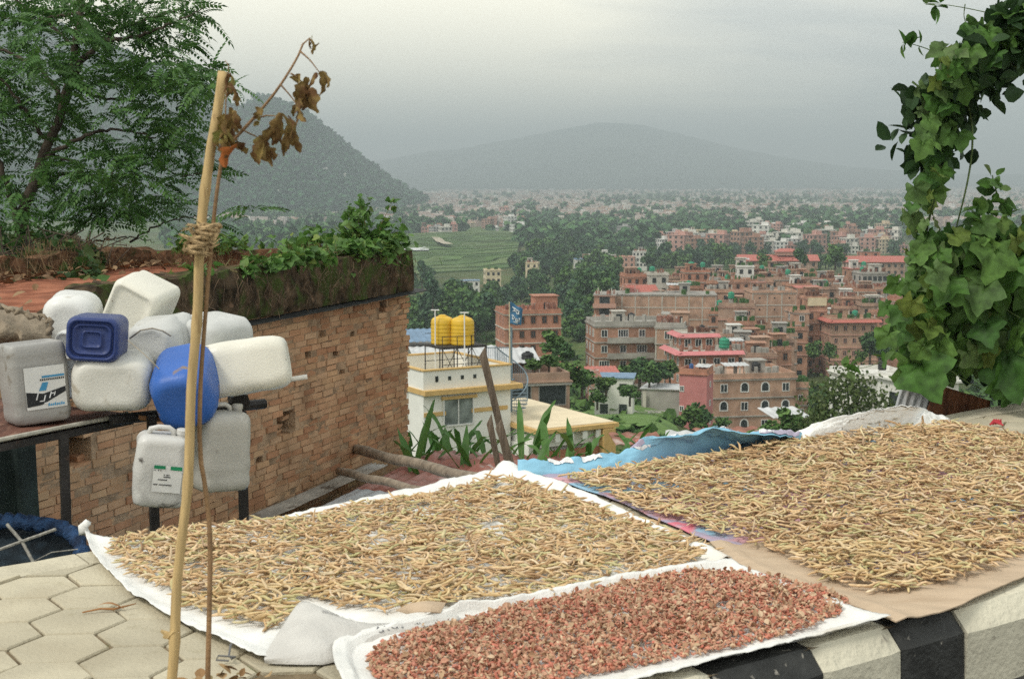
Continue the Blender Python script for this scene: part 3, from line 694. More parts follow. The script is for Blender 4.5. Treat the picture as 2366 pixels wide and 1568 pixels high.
    for cx, cy, n in ((6.6, .35, 160), (7.3, .9, 150), (5.9, .6, 110), (7.9, 2.2, 160), (6.4, 3.2, 200), (5.2, 3.2, 180), (7.2, 3.25, 150), (4.3, 3.2, 160)):
        for i in range(n):
            x, y = cx + rs.gauss(0, .28), cy + rs.gauss(0, .14); z0 = .6 if .35 < y < 3.2 else .74; h = rs.uniform(.06, .28); lx, ly = rs.gauss(0, .12), rs.gauss(-.02, .1)
            b.add([Vector((x - .003, y, z0)), Vector((x + .003, y, z0)), Vector((x + lx * .6 + .0025, y + ly * .6, z0 + h * .8)), Vector((x + lx * .6 - .0025, y + ly * .6, z0 + h * .8)), Vector((x + lx * 1.3, y + ly * 1.3, z0 + h * .75))], [(0, 1, 2, 3), (3, 2, 4)])
    b.build('dead_grass', RI('dead_grass', [(.23, .15, .08), (.32, .22, .12), (.15, .09, .05)]), t)
    # creeper on the roof corner: its own plants
    cols = [(.07, .16, .03), (.115, .235, .05), (.05, .12, .025), (.15, .28, .07), (.09, .19, .04), (.20, .27, .06)]
    m_leaf = RI('creeper_leaf', cols, .55, .3, .35, 3, .3); hp = heart_proto()
    c = thing('creeper', 'leafy green creeper trailing along the mossy parapet of the brick shed', 'creeper', W1, WRZ)
    pts = []
    for i in range(1500):
        x = 4.3 + 4.1 * random.random() ** .72; y = abs(random.gauss(.10, .20)) - .08; h = .05 + .13 * max(0, fbm(x * 1.9, 4) + .4) + .10 * (x - 4.3) / 4
        if fbm(x * 1.4, y * 1.5, 2) < -.18: continue
        pts.append((x, y, .74 + random.random() * h))
    for i in range(1100):
        y = .2 + 2.6 * random.random(); x = 8.3 + random.gauss(0, .22); h = .12 + .12 * max(0, fbm(y * 1.6, 7) + .5)
        if fbm(x * 1.5, y * 1.6, 5) < -.15: continue
        pts.append((x, y, .74 + random.random() * h))
    for i in range(700):
        x, y = 8.0 + random.gauss(0, .35), .55 + random.gauss(0, .3); pts.append((x, y, .62 + random.random() * .45 * math.exp(-((x - 8.1) / .4) ** 2)))
    leaf_cloud(pts, (.05, .105), m_leaf, 'leaves', c, .6, hp)
    b = MB()
    for i in range(26):
        x = random.uniform(4.4, 8.2); y = random.uniform(-.05, .4); p = [Vector((x + .12 * k + random.gauss(0, .03), y + random.gauss(0, .04), .75 + random.uniform(0, .14))) for k in range(6)]; b.tube(p, .004, 4, False)
    b.build('stems', M('creeper_stem', (.14, .12, .05), .8), c)
    c = thing('climbing_plant', 'tall green climbing plant standing up from the far corner of the mossy parapet', 'plant', WL(8.15, .35, .7), 0)
    pts = []; st = MB()
    for a in range(9):
        q = Vector((random.gauss(0, .12), random.gauss(0, .12), 0)); tip = q + Vector((random.gauss(.08, .16), random.gauss(0, .16), random.uniform(.35, .74))); st.tube([q, q.lerp(tip, .5) + Vector((random.gauss(0, .03), 0, .03)), tip], [.006, .005, .002], 4)
        for i in range(46):
            k = random.random(); p = q.lerp(tip, k); w = .10 * (1.1 - k); pts.append((p.x + random.gauss(0, w), p.y + random.gauss(0, w), p.z + random.gauss(0, .04)))
    leaf_cloud(pts, (.05, .10), m_leaf, 'leaves', c, .7, hp); st.build('stems', MATS['creeper_stem'], c)
shed()

# ---------------------------------------------------------------- low tin roof, poles, pit
def corr(fx, n, amp): return amp * math.sin(fx * n * 2 * math.pi)
def tin():
    m_blue = M('blue_tin', (.20, .33, .52), .55, .15, 4, .2, 40, stain=[(2, (.56, .7), (.30, .34, .38)), (9, (.64, .74), (.20, .13, .09))])
    m_grey = M('grey_tin', (.50, .53, .55), .5, .12, 3, .2, 40, stain=[(1.2, (.58, .72), (.32, .31, .29)), (7, (.66, .76), (.24, .15, .10))])
    m_rust = M('red_rust_tin', (.30, .115, .085), .7, .2, 3, .3, 40, stain=[(1.6, (.52, .66), (.42, .25, .22)), (3.5, (.6, .7), (.46, .40, .38)), (8, (.64, .74), (.15, .06, .04))], stretch=(.6, 1, 1))
    m_dirt = M('dirty_tin', (.30, .27, .23), .8, .25, 4, .4, 40, stain=[(5, (.55, .68), (.10, .075, .055)), (2, (.6, .7), (.40, .39, .37))])
    def sheet(name, label, x0, x1, y0, y1, z, mat, n, skew=0, amp=.012, tilt=0):
        root = WL((x0 + x1) / 2, (y0 + y1) / 2, z); b = MB()
        def fn(u, v):
            x = x0 + (x1 - x0) * u + skew * v + .012 * fbm(v * 9, u * 2, 3) * (1 if u in (0, 1) else 0); y = y0 + (y1 - y0) * v
            return WL(x, y, z + corr(v, n, amp) + tilt * u + .02 * fbm(u * 3, v * 2, 8)) - root
        b.slab(fn, 26, n * 8, .002); o = b.build(name, mat, None, True, root); return tag(o, label, 'roof sheet')
    sheet('tin_sheet', 'faded blue corrugated tin sheet below the hanging jerrycans', 1.6, 4.75, -3.9, -.04, -1.56, m_blue, 24, .2)
    sheet('tin_sheet', 'pale grey tin sheet overlapping the blue one on the low roof', 3.9, 6.1, -4.2, -.42, -1.49, m_grey, 26, .25, .006, .03)
    sheet('tin_sheet', 'rusty red corrugated tin sheet at the foot of the brick wall', 5.7, 8.75, -4.3, -.30, -1.53, m_rust, 30, -.2, .013, .05)
    sheet('tin_sheet', 'dirty stained tin strip tucked against the foot of the brick wall', 3.6, 7.4, -.26, -.03, -1.455, m_dirt, 5, 0, .008, .02)
    m_bam = M('grey_bamboo', (.26, .215, .165), .8, .25, 3, .3, 30, stretch=(3, 3, 3), stain=[(4, (.58, .7), (.15, .12, .09))])
    def pole(label, a, c, r):
        d = c - a; k = 16; b = MB(); pts = []; rad = []
        for i in range(k + 1):
            pts.append(d * (i / k) + Vector((0, 0, .008 * math.sin(i)))); rad.append(r * (1.0 - .12 * i / k) * (1.10 if i % 4 == 2 else 1))
        b.tube(pts, rad, 9); tag(b.build('bamboo_pole', m_bam, None, True, a), label, 'pole')
    x, z = wall_hit(832, 1037); a = WL(x, .1, z); 
    pole('thick grey bamboo pole poking out of a hole in the brick wall', a, P(1180, 1124, 10.6), .052)
    pole('thinner grey bamboo pole lying across the red tin roof', P(783, 1088, 14.0), P(1040, 1148, 10.7), .040)
    m_tim = M('weathered_timber', (.16, .12, .085), .95, .35, 5, .8, 25, stretch=(4, 4, .6), stain=[(6, (.56, .7), (.26, .21, .16))])
    def post(label, p, q, w):
        d = q - p; b = MB(); rings = []
        for i in range(13):
            k = i / 12; c = d * k; ww = w * (1 if i > 0 else .8)
            rings.append([c + Vector((sx * ww * (1 + .12 * fbm(k * 5, sx + sy)) + .008 * fbm(k * 4, 3), sy * ww, (.04 * sx if i == 0 else 0))) for sx, sy in ((-1, -1), (.15, -1.12), (1, -1), (1, 1), (-1, 1))])
        b.loft(rings); tag(b.build('timber_post', m_tim, None, False, p), label, 'post')
    def down(px0, py0, px1, py1, d): 
        a, c = P(px0, py0, d), P(px1, py1, d); return a, a + (c - a) * ((a.z + 2.7) / (a.z - c.z))
    post('tall split timber post leaning over the corn', *down(1114, 812, 1176, 1072, 11.6), .030)
    post('short grey timber post beside the tall leaning one', *down(1130, 968, 1150, 1072, 11.2), .024)
    post('short thick timber post crossing in front of the tall leaning one', *down(1152, 978, 1182, 1078, 11.0), .030)
    # coiled wire netting
    c = G(452, 1190, -1.42); b = MB(); ax = Vector((.95, .30, 0)); s = ax.cross(Vector((0, 0, 1)))
    for j in range(4):
        pts = []
        for i in range(26 * 12):
            a = i / 12 * 2 * math.pi + j * .9; rr = .125 + .012 * math.sin(i * .7 + j * 2); pts.append(ax * (-.24 + .48 * i / (26 * 12) + .006 * math.sin(i * 1.7)) + (s * math.cos(a) + Vector((0, 0, 1)) * math.sin(a)) * rr)
        b.tube(pts, .0028, 3, False)
    tag(b.build('wire_netting_roll', M('dark_wire', (.07, .07, .065), .6, .3, 20, metal=.4), None, False, c), 'coiled roll of dark wire netting on the blue tin', 'wire netting')
    # the pit at the corner: dark tarp added to darken it, and a blue net roll with ropes
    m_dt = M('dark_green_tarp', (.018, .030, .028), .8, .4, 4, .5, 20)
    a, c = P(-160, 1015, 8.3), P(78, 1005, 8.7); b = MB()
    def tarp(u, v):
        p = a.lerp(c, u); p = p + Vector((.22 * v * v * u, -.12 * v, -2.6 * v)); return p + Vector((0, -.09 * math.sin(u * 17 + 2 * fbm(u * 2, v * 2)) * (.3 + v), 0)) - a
    b.slab(tarp, 50, 30, .005, Vector((0, -1, 0))); tag(b.build('darkening_tarp', m_dt, None, True, a), 'dark green tarp hung under the shelf, added to darken the pit', 'tarp')
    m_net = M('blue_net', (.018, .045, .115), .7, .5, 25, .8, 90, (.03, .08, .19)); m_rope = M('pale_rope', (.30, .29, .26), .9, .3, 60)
    t = thing('net_roll', 'dark blue net roll tied with pale rope in the pit beside the path edge', 'net', P(80, 1260, 6.7)); o = t.location
    b = MB(); pts = [P(px, py, d) - o for px, py, d in ((-120, 1205, 6.9), (-20, 1204, 6.9), (60, 1206, 6.85), (130, 1214, 6.8), (168, 1232, 6.75), (188, 1262, 6.7), (196, 1310, 6.65))]
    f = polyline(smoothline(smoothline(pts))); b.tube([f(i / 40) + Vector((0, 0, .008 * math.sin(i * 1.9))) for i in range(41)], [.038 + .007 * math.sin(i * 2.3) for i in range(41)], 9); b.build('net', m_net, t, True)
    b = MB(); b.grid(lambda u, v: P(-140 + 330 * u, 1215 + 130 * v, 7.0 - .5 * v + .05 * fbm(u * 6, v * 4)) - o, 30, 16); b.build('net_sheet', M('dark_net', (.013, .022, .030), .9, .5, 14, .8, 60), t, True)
    for i, pl in enumerate((((16, 1210), (52, 1252), (78, 1300), (95, 1330)), ((-10, 1272), (50, 1250), (90, 1236), (128, 1222)), ((70, 1300), (120, 1275), (180, 1268)))):
        b = MB(); b.tube([P(x, y, 6.62 - .03 * k) - o for k, (x, y) in enumerate(pl)], .008 if i < 2 else .003, 6); b.build('rope', m_rope, t)
tin()

# ---------------------------------------------------------------- the rack and the jerrycans
def rack():
    m_board = M('shelf_board', (.14, .062, .042), .8, .3, 3, .4, 30, stretch=(6, 1, 1), stain=[(4, (.56, .7), (.24, .13, .09))]); m_steel = M('dark_steel', (.030, .027, .026), .6, .4, 6, .3, 40, stain=[(5, (.6, .7), (.09, .05, .035))])
    m_edge = M('pale_edging', (.42, .40, .34), .8, .2, 12, .4, 40)
    z = .375; p0, p1 = G(-70, 1026, z), G(292, 955, z); d = (p1 - p0).normalized(); k = Vector((-d.y, d.x, 0)); t = thing('shelf_rack', 'dark steel rack with a brown board shelf carrying the heap of jerrycans', 'rack', Vector((p0.x, p0.y, -1.7))); o = t.location
    L = (p1 - p0).length; f = lambda a, c, h=0: p0 + d * a + k * c + Vector((0, 0, h)) - o
    b = MB(); b.slab(lambda u, v: f(L * u * 1.02, 1.15 * v, .004 * fbm(u * 8, v * 3)), 30, 10, .014); b.build('shelf', m_board, t)
    b = MB(); b.tube([f(-.02, -.008, -.006), f(L * .5, -.008, -.004), f(L * .93, -.01, -.004), f(L * 1.0, -.006, .004)], .011, 6); b.build('edge_strip', m_edge, t)
    b = MB(); b.tube([f(-.1, .02, -.045), f(L + .05, .02, -.045)], .026, 4); b.build('beam', m_steel, t)
    q0, q1 = P(285, 967, 7.2) - o, P(612, 932, 7.75) - o
    b = MB(); b.tube([q0 - (q1 - q0) * .08, q1], .028, 8); b.build('beam', m_steel, t)
    b = MB(); b.tube([f(-.1, 1.1, -.04), f(L, 1.1, -.04)], .024, 4); b.build('beam', m_steel, t)
    for px, py, dd in ((146, 1000, 6.98), (350, 960, 7.22), (558, 950, 7.55)):
        a = P(px, py, dd) - o; b = MB(); b.box(a.x, a.y, (a.z + .03) / 2, .043, .043, a.z - .03, .5); b.build('leg', m_steel, t)
    a = f(L, 1.1, -.03); b = MB(); b.box(a.x, a.y, a.z / 2, .043, .043, a.z, .5); b.build('leg', m_steel, t)
    b = MB(); a = P(556, 930, 7.6) - o; b.tube([a, P(545, 915, 7.7) - o], [.055, .05], 7); b.build('clamp', m_steel, t)
    # a splintered plank end
    b = MB(); c = G(330, 965, .37); b.tube([c + Vector((-.09, 0, .012)), c, c + Vector((.09, .02, -.012)), c + Vector((.17, .02, -.03))], [.012, .014, .012, .004], 5)
    tag(b.build('wood_splinter', M('orange_wood', (.34, .17, .08), .9, .3, 10), None), 'broken orange wood splinter at the end of the shelf', 'splinter')
rack()
def rrect(w, d, r, n=7):
    out = []
    for cx, cy, a0 in ((w / 2 - r, d / 2 - r, 0), (-w / 2 + r, d / 2 - r, 90), (-w / 2 + r, -d / 2 + r, 180), (w / 2 - r, -d / 2 + r, 270)):
        for i in range(n + 1): a = R(a0 + 90 * i / n); out.append((cx + r * math.cos(a), cy + r * math.sin(a)))
    return out
def plastic(name, col, stain=None, trans=.12, rough=.38):
    return M(name, col, rough, .05, 5, .12, 90, None, .4, stain=stain, trans=trans)
def can(label, base, axis, roll, w, d, h, mat, r=.06, dent=.006, seed=0, base_style='plain', capmat=None, rz=None, ribs=(), pinch=None, handle=True, cap=True):
    t = thing('jerrycan', label, 'jerrycan', base)
    if rz is None:
        q = Vector(axis).normalized().to_track_quat('Z', 'Y').to_matrix() @ Matrix.Rotation(roll, 3, 'Z')
    else: q = Matrix.Rotation(roll, 3, 'Y') @ Matrix.Rotation(axis, 3, 'X') @ Matrix.Rotation(rz, 3, 'Z')
    t.rotation_euler = q.to_euler()
    prof = [(.012, .55), (.010, .72), (.0, .80), (.003, .87), (.014, .94), (.035, .985), (.06, 1)]
    if base_style == 'deep': prof = [(.022, .18), (.022, .30), (.012, .33), (.012, .36), (.022, .39), (.022, .58), (.008, .62), (.008, .66), (.024, .69), (.024, .76), (.004, .80), (0, .84), (.004, .90), (.016, .955), (.04, .99), (.06, 1)]
    if base_style == 'round': prof = [(.004, .2), (.003, .5), (.001, .62), (.004, .72), (.014, .83), (.032, .91), (.06, .965), (.10, 1)]
    n0 = len(prof); zz = prof[-1][0] + .03
    while zz < h * .86: prof.append((zz, 1 - (.022 if any(abs(zz / h - q_) < .018 for q_ in ribs) else 0))); zz += .018 if ribs else .03
    prof += [(h * .88, .995), (h * .92, .965), (h * .955, .90), (h * .98, .80), (h * .992, .66), (h, .45)] if cap else [(h - .05, 1), (h - .03, .985), (h - .012, .95), (h - .003, .90), (h, .84), (h - .004, .78), (h - .012, .7), (h - .014, .4)]
    rings = []
    for z, s in prof:
        sh = (1 - s) * min(w, d) * .5 if s > .6 else None
        pts = rrect(max(.02, w - 2 * sh), max(.02, d - 2 * sh), max(.006, min(r, r * (.4 + .6 * s)))) if sh is not None else [(x * s, y * s) for x, y in rrect(w, d, r)]
        ring = []
        for x, y in pts:
            e = dent * fbm(x * 9 + seed, y * 9, z * 8 + seed) ; v = Vector((x * (1 + e / w * 2), y * (1 + e / d * 2), z + e * .4))
            if pinch:
                for (pz, pa, amt) in pinch:
                    g = math.exp(-((z / h - pz) / .13) ** 2) * max(0, math.cos(math.atan2(y, x) - pa)) ** 3; v.x *= 1 - amt * g; v.y *= 1 - amt * g
            ring.append(v)
        rings.append(ring)
    MB().loft(rings).build('body', mat, t, True)
    if handle:
        b = MB(); a = w * .30; b.tube([Vector((-a, 0, h * .97)), Vector((-a * .9, 0, h + .022)), Vector((-a * .4, 0, h + .034)), Vector((a * .25, 0, h + .034)), Vector((a * .55, 0, h + .020)), Vector((a * .6, 0, h * .97))], .0135, 8); b.build('handle', mat, t, True)
    if not cap: return t
    b = MB(); cx = w * .33; ring = lambda rr, z: [Vector((cx + rr * math.cos(2 * math.pi * i / 18), rr * math.sin(2 * math.pi * i / 18), z)) for i in range(18)]
    b.loft([ring(.024, h * .955), ring(.024, h + .008), ring(.028, h + .009), ring(.028, h + .030), ring(.022, h + .034)]); b.build('cap', capmat or mat, t)
    return t
def flatpatch(t, name, pts, mat, y, lift): 
    b = MB(); b.add([Vector((x, y - lift, z)) for x, z in pts], [tuple(range(len(pts)))]); return b
def cans():
    grey = plastic('grey_plastic', (.33, .325, .31), [(3, (.54, .70), (.25, .23, .19)), (2, (.62, .76), (.30, .23, .13)), (11, (.62, .7), (.22, .20, .17))], 0)
    dkblue = plastic('navy_plastic', (.022, .042, .155), [(12, (.62, .72), (.05, .07, .17))], 0, .45)
    blue = plastic('blue_plastic', (.035, .12, .42), [(11, (.66, .72), (.22, .17, .14)), (3, (.6, .75), (.03, .085, .30))], 0, .42)
    milk = plastic('milky_plastic', (.70, .69, .63), [(2, (.54, .70), (.58, .55, .46)), (9, (.62, .72), (.48, .44, .36))]); cream = plastic('cream_plastic', (.80, .78, .68), [(2.5, (.6, .78), (.72, .68, .54)), (16, (.73, .76), (.25, .2, .14))])
    white = plastic('white_plastic', (.76, .765, .74), [(3, (.54, .72), (.60, .59, .52)), (10, (.63, .74), (.48, .45, .38))]); frost = plastic('frosted_plastic', (.60, .61, .59), [(4, (.56, .7), (.46, .46, .43)), (9, (.66, .74), (.38, .36, .31))])
    dirty = plastic('dirty_white_plastic', (.64, .635, .61), [(4, (.50, .66), (.38, .365, .34)), (8, (.60, .67), (.12, .11, .10))]); dgrey = plastic('dusty_plastic', (.52, .505, .455), [(3, (.52, .70), (.33, .315, .27)), (9, (.64, .74), (.24, .22, .19))])
    pblue = plastic('pale_blue_plastic', (.50, .58, .64)); rb = plastic('black_cap', (.02, .02, .02), None, 0)
    m_lab = M('label_paper', (.68, .68, .66), .6, .05, 12); m_lk = M('label_black', (.02, .022, .025), .6); m_lb = M('label_blue', (.06, .28, .50), .6); m_lw = M('label_white_line', (.75, .76, .77), .6); m_lg = M('label_green', (.02, .26, .12), .6)
    # grey labelled can, standing at the shelf edge
    t = can('upturned grey jerrycan with a white, black and blue label', Vector(G(88, 972, .385)), R(0), R(-3.5), .285, .24, .40, grey, .036, .004, 1, rz=R(36), ribs=(.22, .80), handle=False, cap=False); y0 = -.12
    lab = flatpatch(t, 'label', [(-.085, .075), (.115, .075), (.115, .285), (-.085, .285)], m_lab, y0, .0055).build('label', m_lab, t)
    flatpatch(t, '', [(-.083, .09), (-.083, .165), (.0, .150), (.113, .175), (.113, .150), (-.01, .095)], m_lk, y0, .0075).build('label_swoosh', m_lk, lab)
    flatpatch(t, '', [(-.02, .165), (.015, .165), (.03, .205), (.0, .205)], m_lb, y0, .009).build('label_emblem', m_lb, lab)
    flatpatch(t, '', [(.0, .228), (.112, .228), (.112, .238), (.0, .238)], m_lb, y0, .009).build('label_band', m_lb, lab)
    b = MB()
    for (x, z, ww, hh) in ((-.04, .122, .006, .034), (-.022, .112, .02, .005), (-.004, .112, .006, .03), (.0, .10, .02, .005), (.026, .125, .006, .03), (.036, .145, .016, .005), (.05, .135, .005, .02)):
        b.add([Vector((x + k * .3, y0 - .010, z + k)) if False else Vector((x + dx + dz * .35, y0 - .010, z + dz)) for dx, dz in ((0, 0), (ww, 0), (ww, hh), (0, hh))], [(0, 1, 2, 3)])
    b.build('label_script', m_lw, lab)
    b = MB()
    for i in range(13): b.add([Vector((-.01 + .0095 * i + dx, y0 - .009, .214 + dz)) for dx, dz in ((0, 0), (.006, 0), (.006, .009), (0, .009))], [(0, 1, 2, 3)])
    b.build('label_lettering', m_lk, lab); b = MB()
    for i in range(8): b.add([Vector((.02 + .0105 * i + dx, y0 - .009, .085 + dz)) for dx, dz in ((0, 0), (.007, 0), (.007, .012 if i % 3 else .018), (0, .010))], [(0, 1, 2, 3)])
    b.build('label_lettering', m_lb, lab)
    # lying in front
    can('milky white jerrycan lying with its base forward under the navy blue one', P(255, 893, 7.02), (-.20, 1, .02), R(1), .395, .275, .42, milk, .085, .006, 2, 'round')
    can('navy blue jerrycan lying on top with its ribbed base forward', P(211, 785, 7.0), (-.10, 1, -.03), R(4), .262, .225, .34, dkblue, .05, .003, 3, 'deep', rb)
    can('bright blue scuffed jerrycan tilting off the end of the shelf', P(420, 938, 7.0), (-.10, 1, .42), R(-14), .30, .325, .38, blue, .10, .006, 4, 'round')
    can('cream white jerrycan lying sideways with the brick wall behind it', P(668, 830, 7.45), (-.96, -.10, -.15), R(8), .285, .285, .46, cream, .075, .008, 5, 'round', pinch=[(.06, R(20), .12)])
    can('translucent white jerrycan tipped on its corner at the top of the heap', P(296, 716, 7.65), (.18, 1, .10), R(27), .275, .27, .36, cream, .045, .005, 6)
    can('milky jerrycan with a round mouth recess behind the sacking', P(155, 752, 7.55), (-.15, 1, .05), R(3), .285, .30, .38, white, .105, .005, 7, 'round')
    can('crumpled white jerrycan squeezed behind the navy blue one', P(338, 800, 7.45), (.3, 1, .1), R(-8), .30, .24, .30, frost, .08, .022, 8, 'round', ribs=(.3, .5, .7))
    can('frosted white jerrycan lying between the crumpled and the cream ones', P(432, 785, 7.6), (.75, 1, .05), R(6), .34, .21, .34, frost, .07, .010, 9, 'round')
    can('pale blue jerrycan showing a sliver behind the grey labelled one', P(178, 870, 7.5), (.1, 1, 0), 0, .26, .26, .3, pblue, .05, .004, 10)
    can('small white jerrycan wedged between the sacking and the navy blue one', P(150, 800, 7.3), (0, 1, 0), R(6), .12, .15, .25, white, .04, .004, 12, handle=False)
    # hanging under the beam
    t = can('dirty white jerrycan with a green banded label hanging under the rack', P(362, 1160, 6.86), R(4), R(9), .25, .19, .35, dirty, .055, .012, 13, rz=R(14), pinch=[(.9, R(-90), .2)]); y0 = -.10
    lab = flatpatch(t, '', [(-.035, .09), (.10, .09), (.10, .225), (-.035, .225)], m_lab, y0, .010).build('label', m_lab, t)
    b = MB(); b.add([Vector((x, y0 - .0125, z)) for x, z in ((-.034, .207), (.020, .207), (.020, .224), (-.034, .224))], [(0, 1, 2, 3)]); b.add([Vector((x, y0 - .0125, z)) for x, z in ((.044, .205), (.099, .205), (.099, .224), (.044, .224))], [(0, 1, 2, 3)]); b.build('label_band', m_lg, lab)
    b = MB()
    for (z, x0, n) in ((.125, -.03, 16), (.165, .01, 7), (.175, .01, 6), (.150, -.01, 9), (.197, -.03, 6)):
        for i in range(n):
            if random.random() < .75: b.add([Vector((x0 + .0055 * i + dx, y0 - .0125, z + dz)) for dx, dz in ((0, 0), (.004, 0), (.004, .007), (0, .006))], [(0, 1, 2, 3)])
    b.build('label_lettering', m_lk, lab)
    can('dusty grey white jerrycan hanging by its handle under the blue one', P(508, 1128, 7.25), R(-2), R(2), .27, .22, .405, dgrey, .05, .007, 14, rz=R(34), ribs=(.24,))
    # rope over the cans, white stick, sacking
    m_wire = M('thin_cord', (.30, .27, .22), .8); b = MB(); o = P(345, 790, 7.0)
    b.tube([P(x, y, d) - o for x, y, d in ((296, 786, 7.0), (330, 815, 6.93), (352, 836, 6.88), (368, 852, 6.86))], .003, 4); tag(b.build('cord', m_wire, None, False, o), 'thin pale cord running from the navy blue jerrycan down to the bright blue one', 'cord'); b = MB(); b.tube([P(x, y, d) - o for x, y, d in ((300, 782, 7.3), (325, 763, 7.25), (352, 758, 7.25), (375, 764, 7.25), (395, 776, 7.3))], .0045, 5); tag(b.build('cord', m_wire, None, False, o), 'stiff pale cord arching over the crumpled white jerrycan', 'cord')
    pass
    b = MB(); a, c = P(600, 888, 7.5), P(710, 870, 7.55); b.tube([Vector((0, 0, 0)), c - a], .0135, 9); tag(b.build('white_stick', M('white_pipe', (.66, .64, .58), .5), None, True, a), 'short white plastic pipe sticking out under the cream jerrycan', 'pipe')
    m_sack = M('tan_sacking', (.27, .22, .16), .95, .25, 7, .6, 60, stain=[(3, (.55, .7), (.15, .12, .085))]); t = thing('sacking', 'tan sacking cloth draped over the cans behind the grey labelled one', 'cloth', P(40, 800, 7.45)); o = t.location
    b = MB()
    def sk(u, v):
        px = -90 + 212 * u - 10 * v; top = 700 - 10 * math.sin(u * 5) + (50 if u > .93 else 0) * (u - .93) / .07 + 20 * u; py = top + (835 - top) * v; d = 7.6 - .22 * math.sin(math.pi * min(1, v * 1.2)) * math.sin(math.pi * (.12 + .8 * u)) - .25 * v
        p = P(px, py, d) - o; return p + Vector((0, -.028 * math.sin(u * 19 + 3 * fbm(u * 3, v * 2)) * (.3 + v), .012 * fbm(u * 9, v * 7)))
    b.slab(sk, 70, 40, .008, Vector((0, -1, 0))); b.build('cloth', m_sack, t, True)
    b = MB(); pts = [P(px, py, 7.26) - o for px, py in ((-30, 688), (10, 712), (38, 722), (55, 716), (72, 732), (92, 728), (110, 738), (122, 752), (114, 770))]; f = polyline(smoothline(pts)); b.tube([f(i / 36) + Vector((.008 * math.sin(i * 2.1), 0, .010 * math.sin(i * 1.7))) for i in range(37)], [.013 + .005 * math.sin(i * 1.3) for i in range(37)], 7); b.build('hem', m_sack, t, True)
cans()

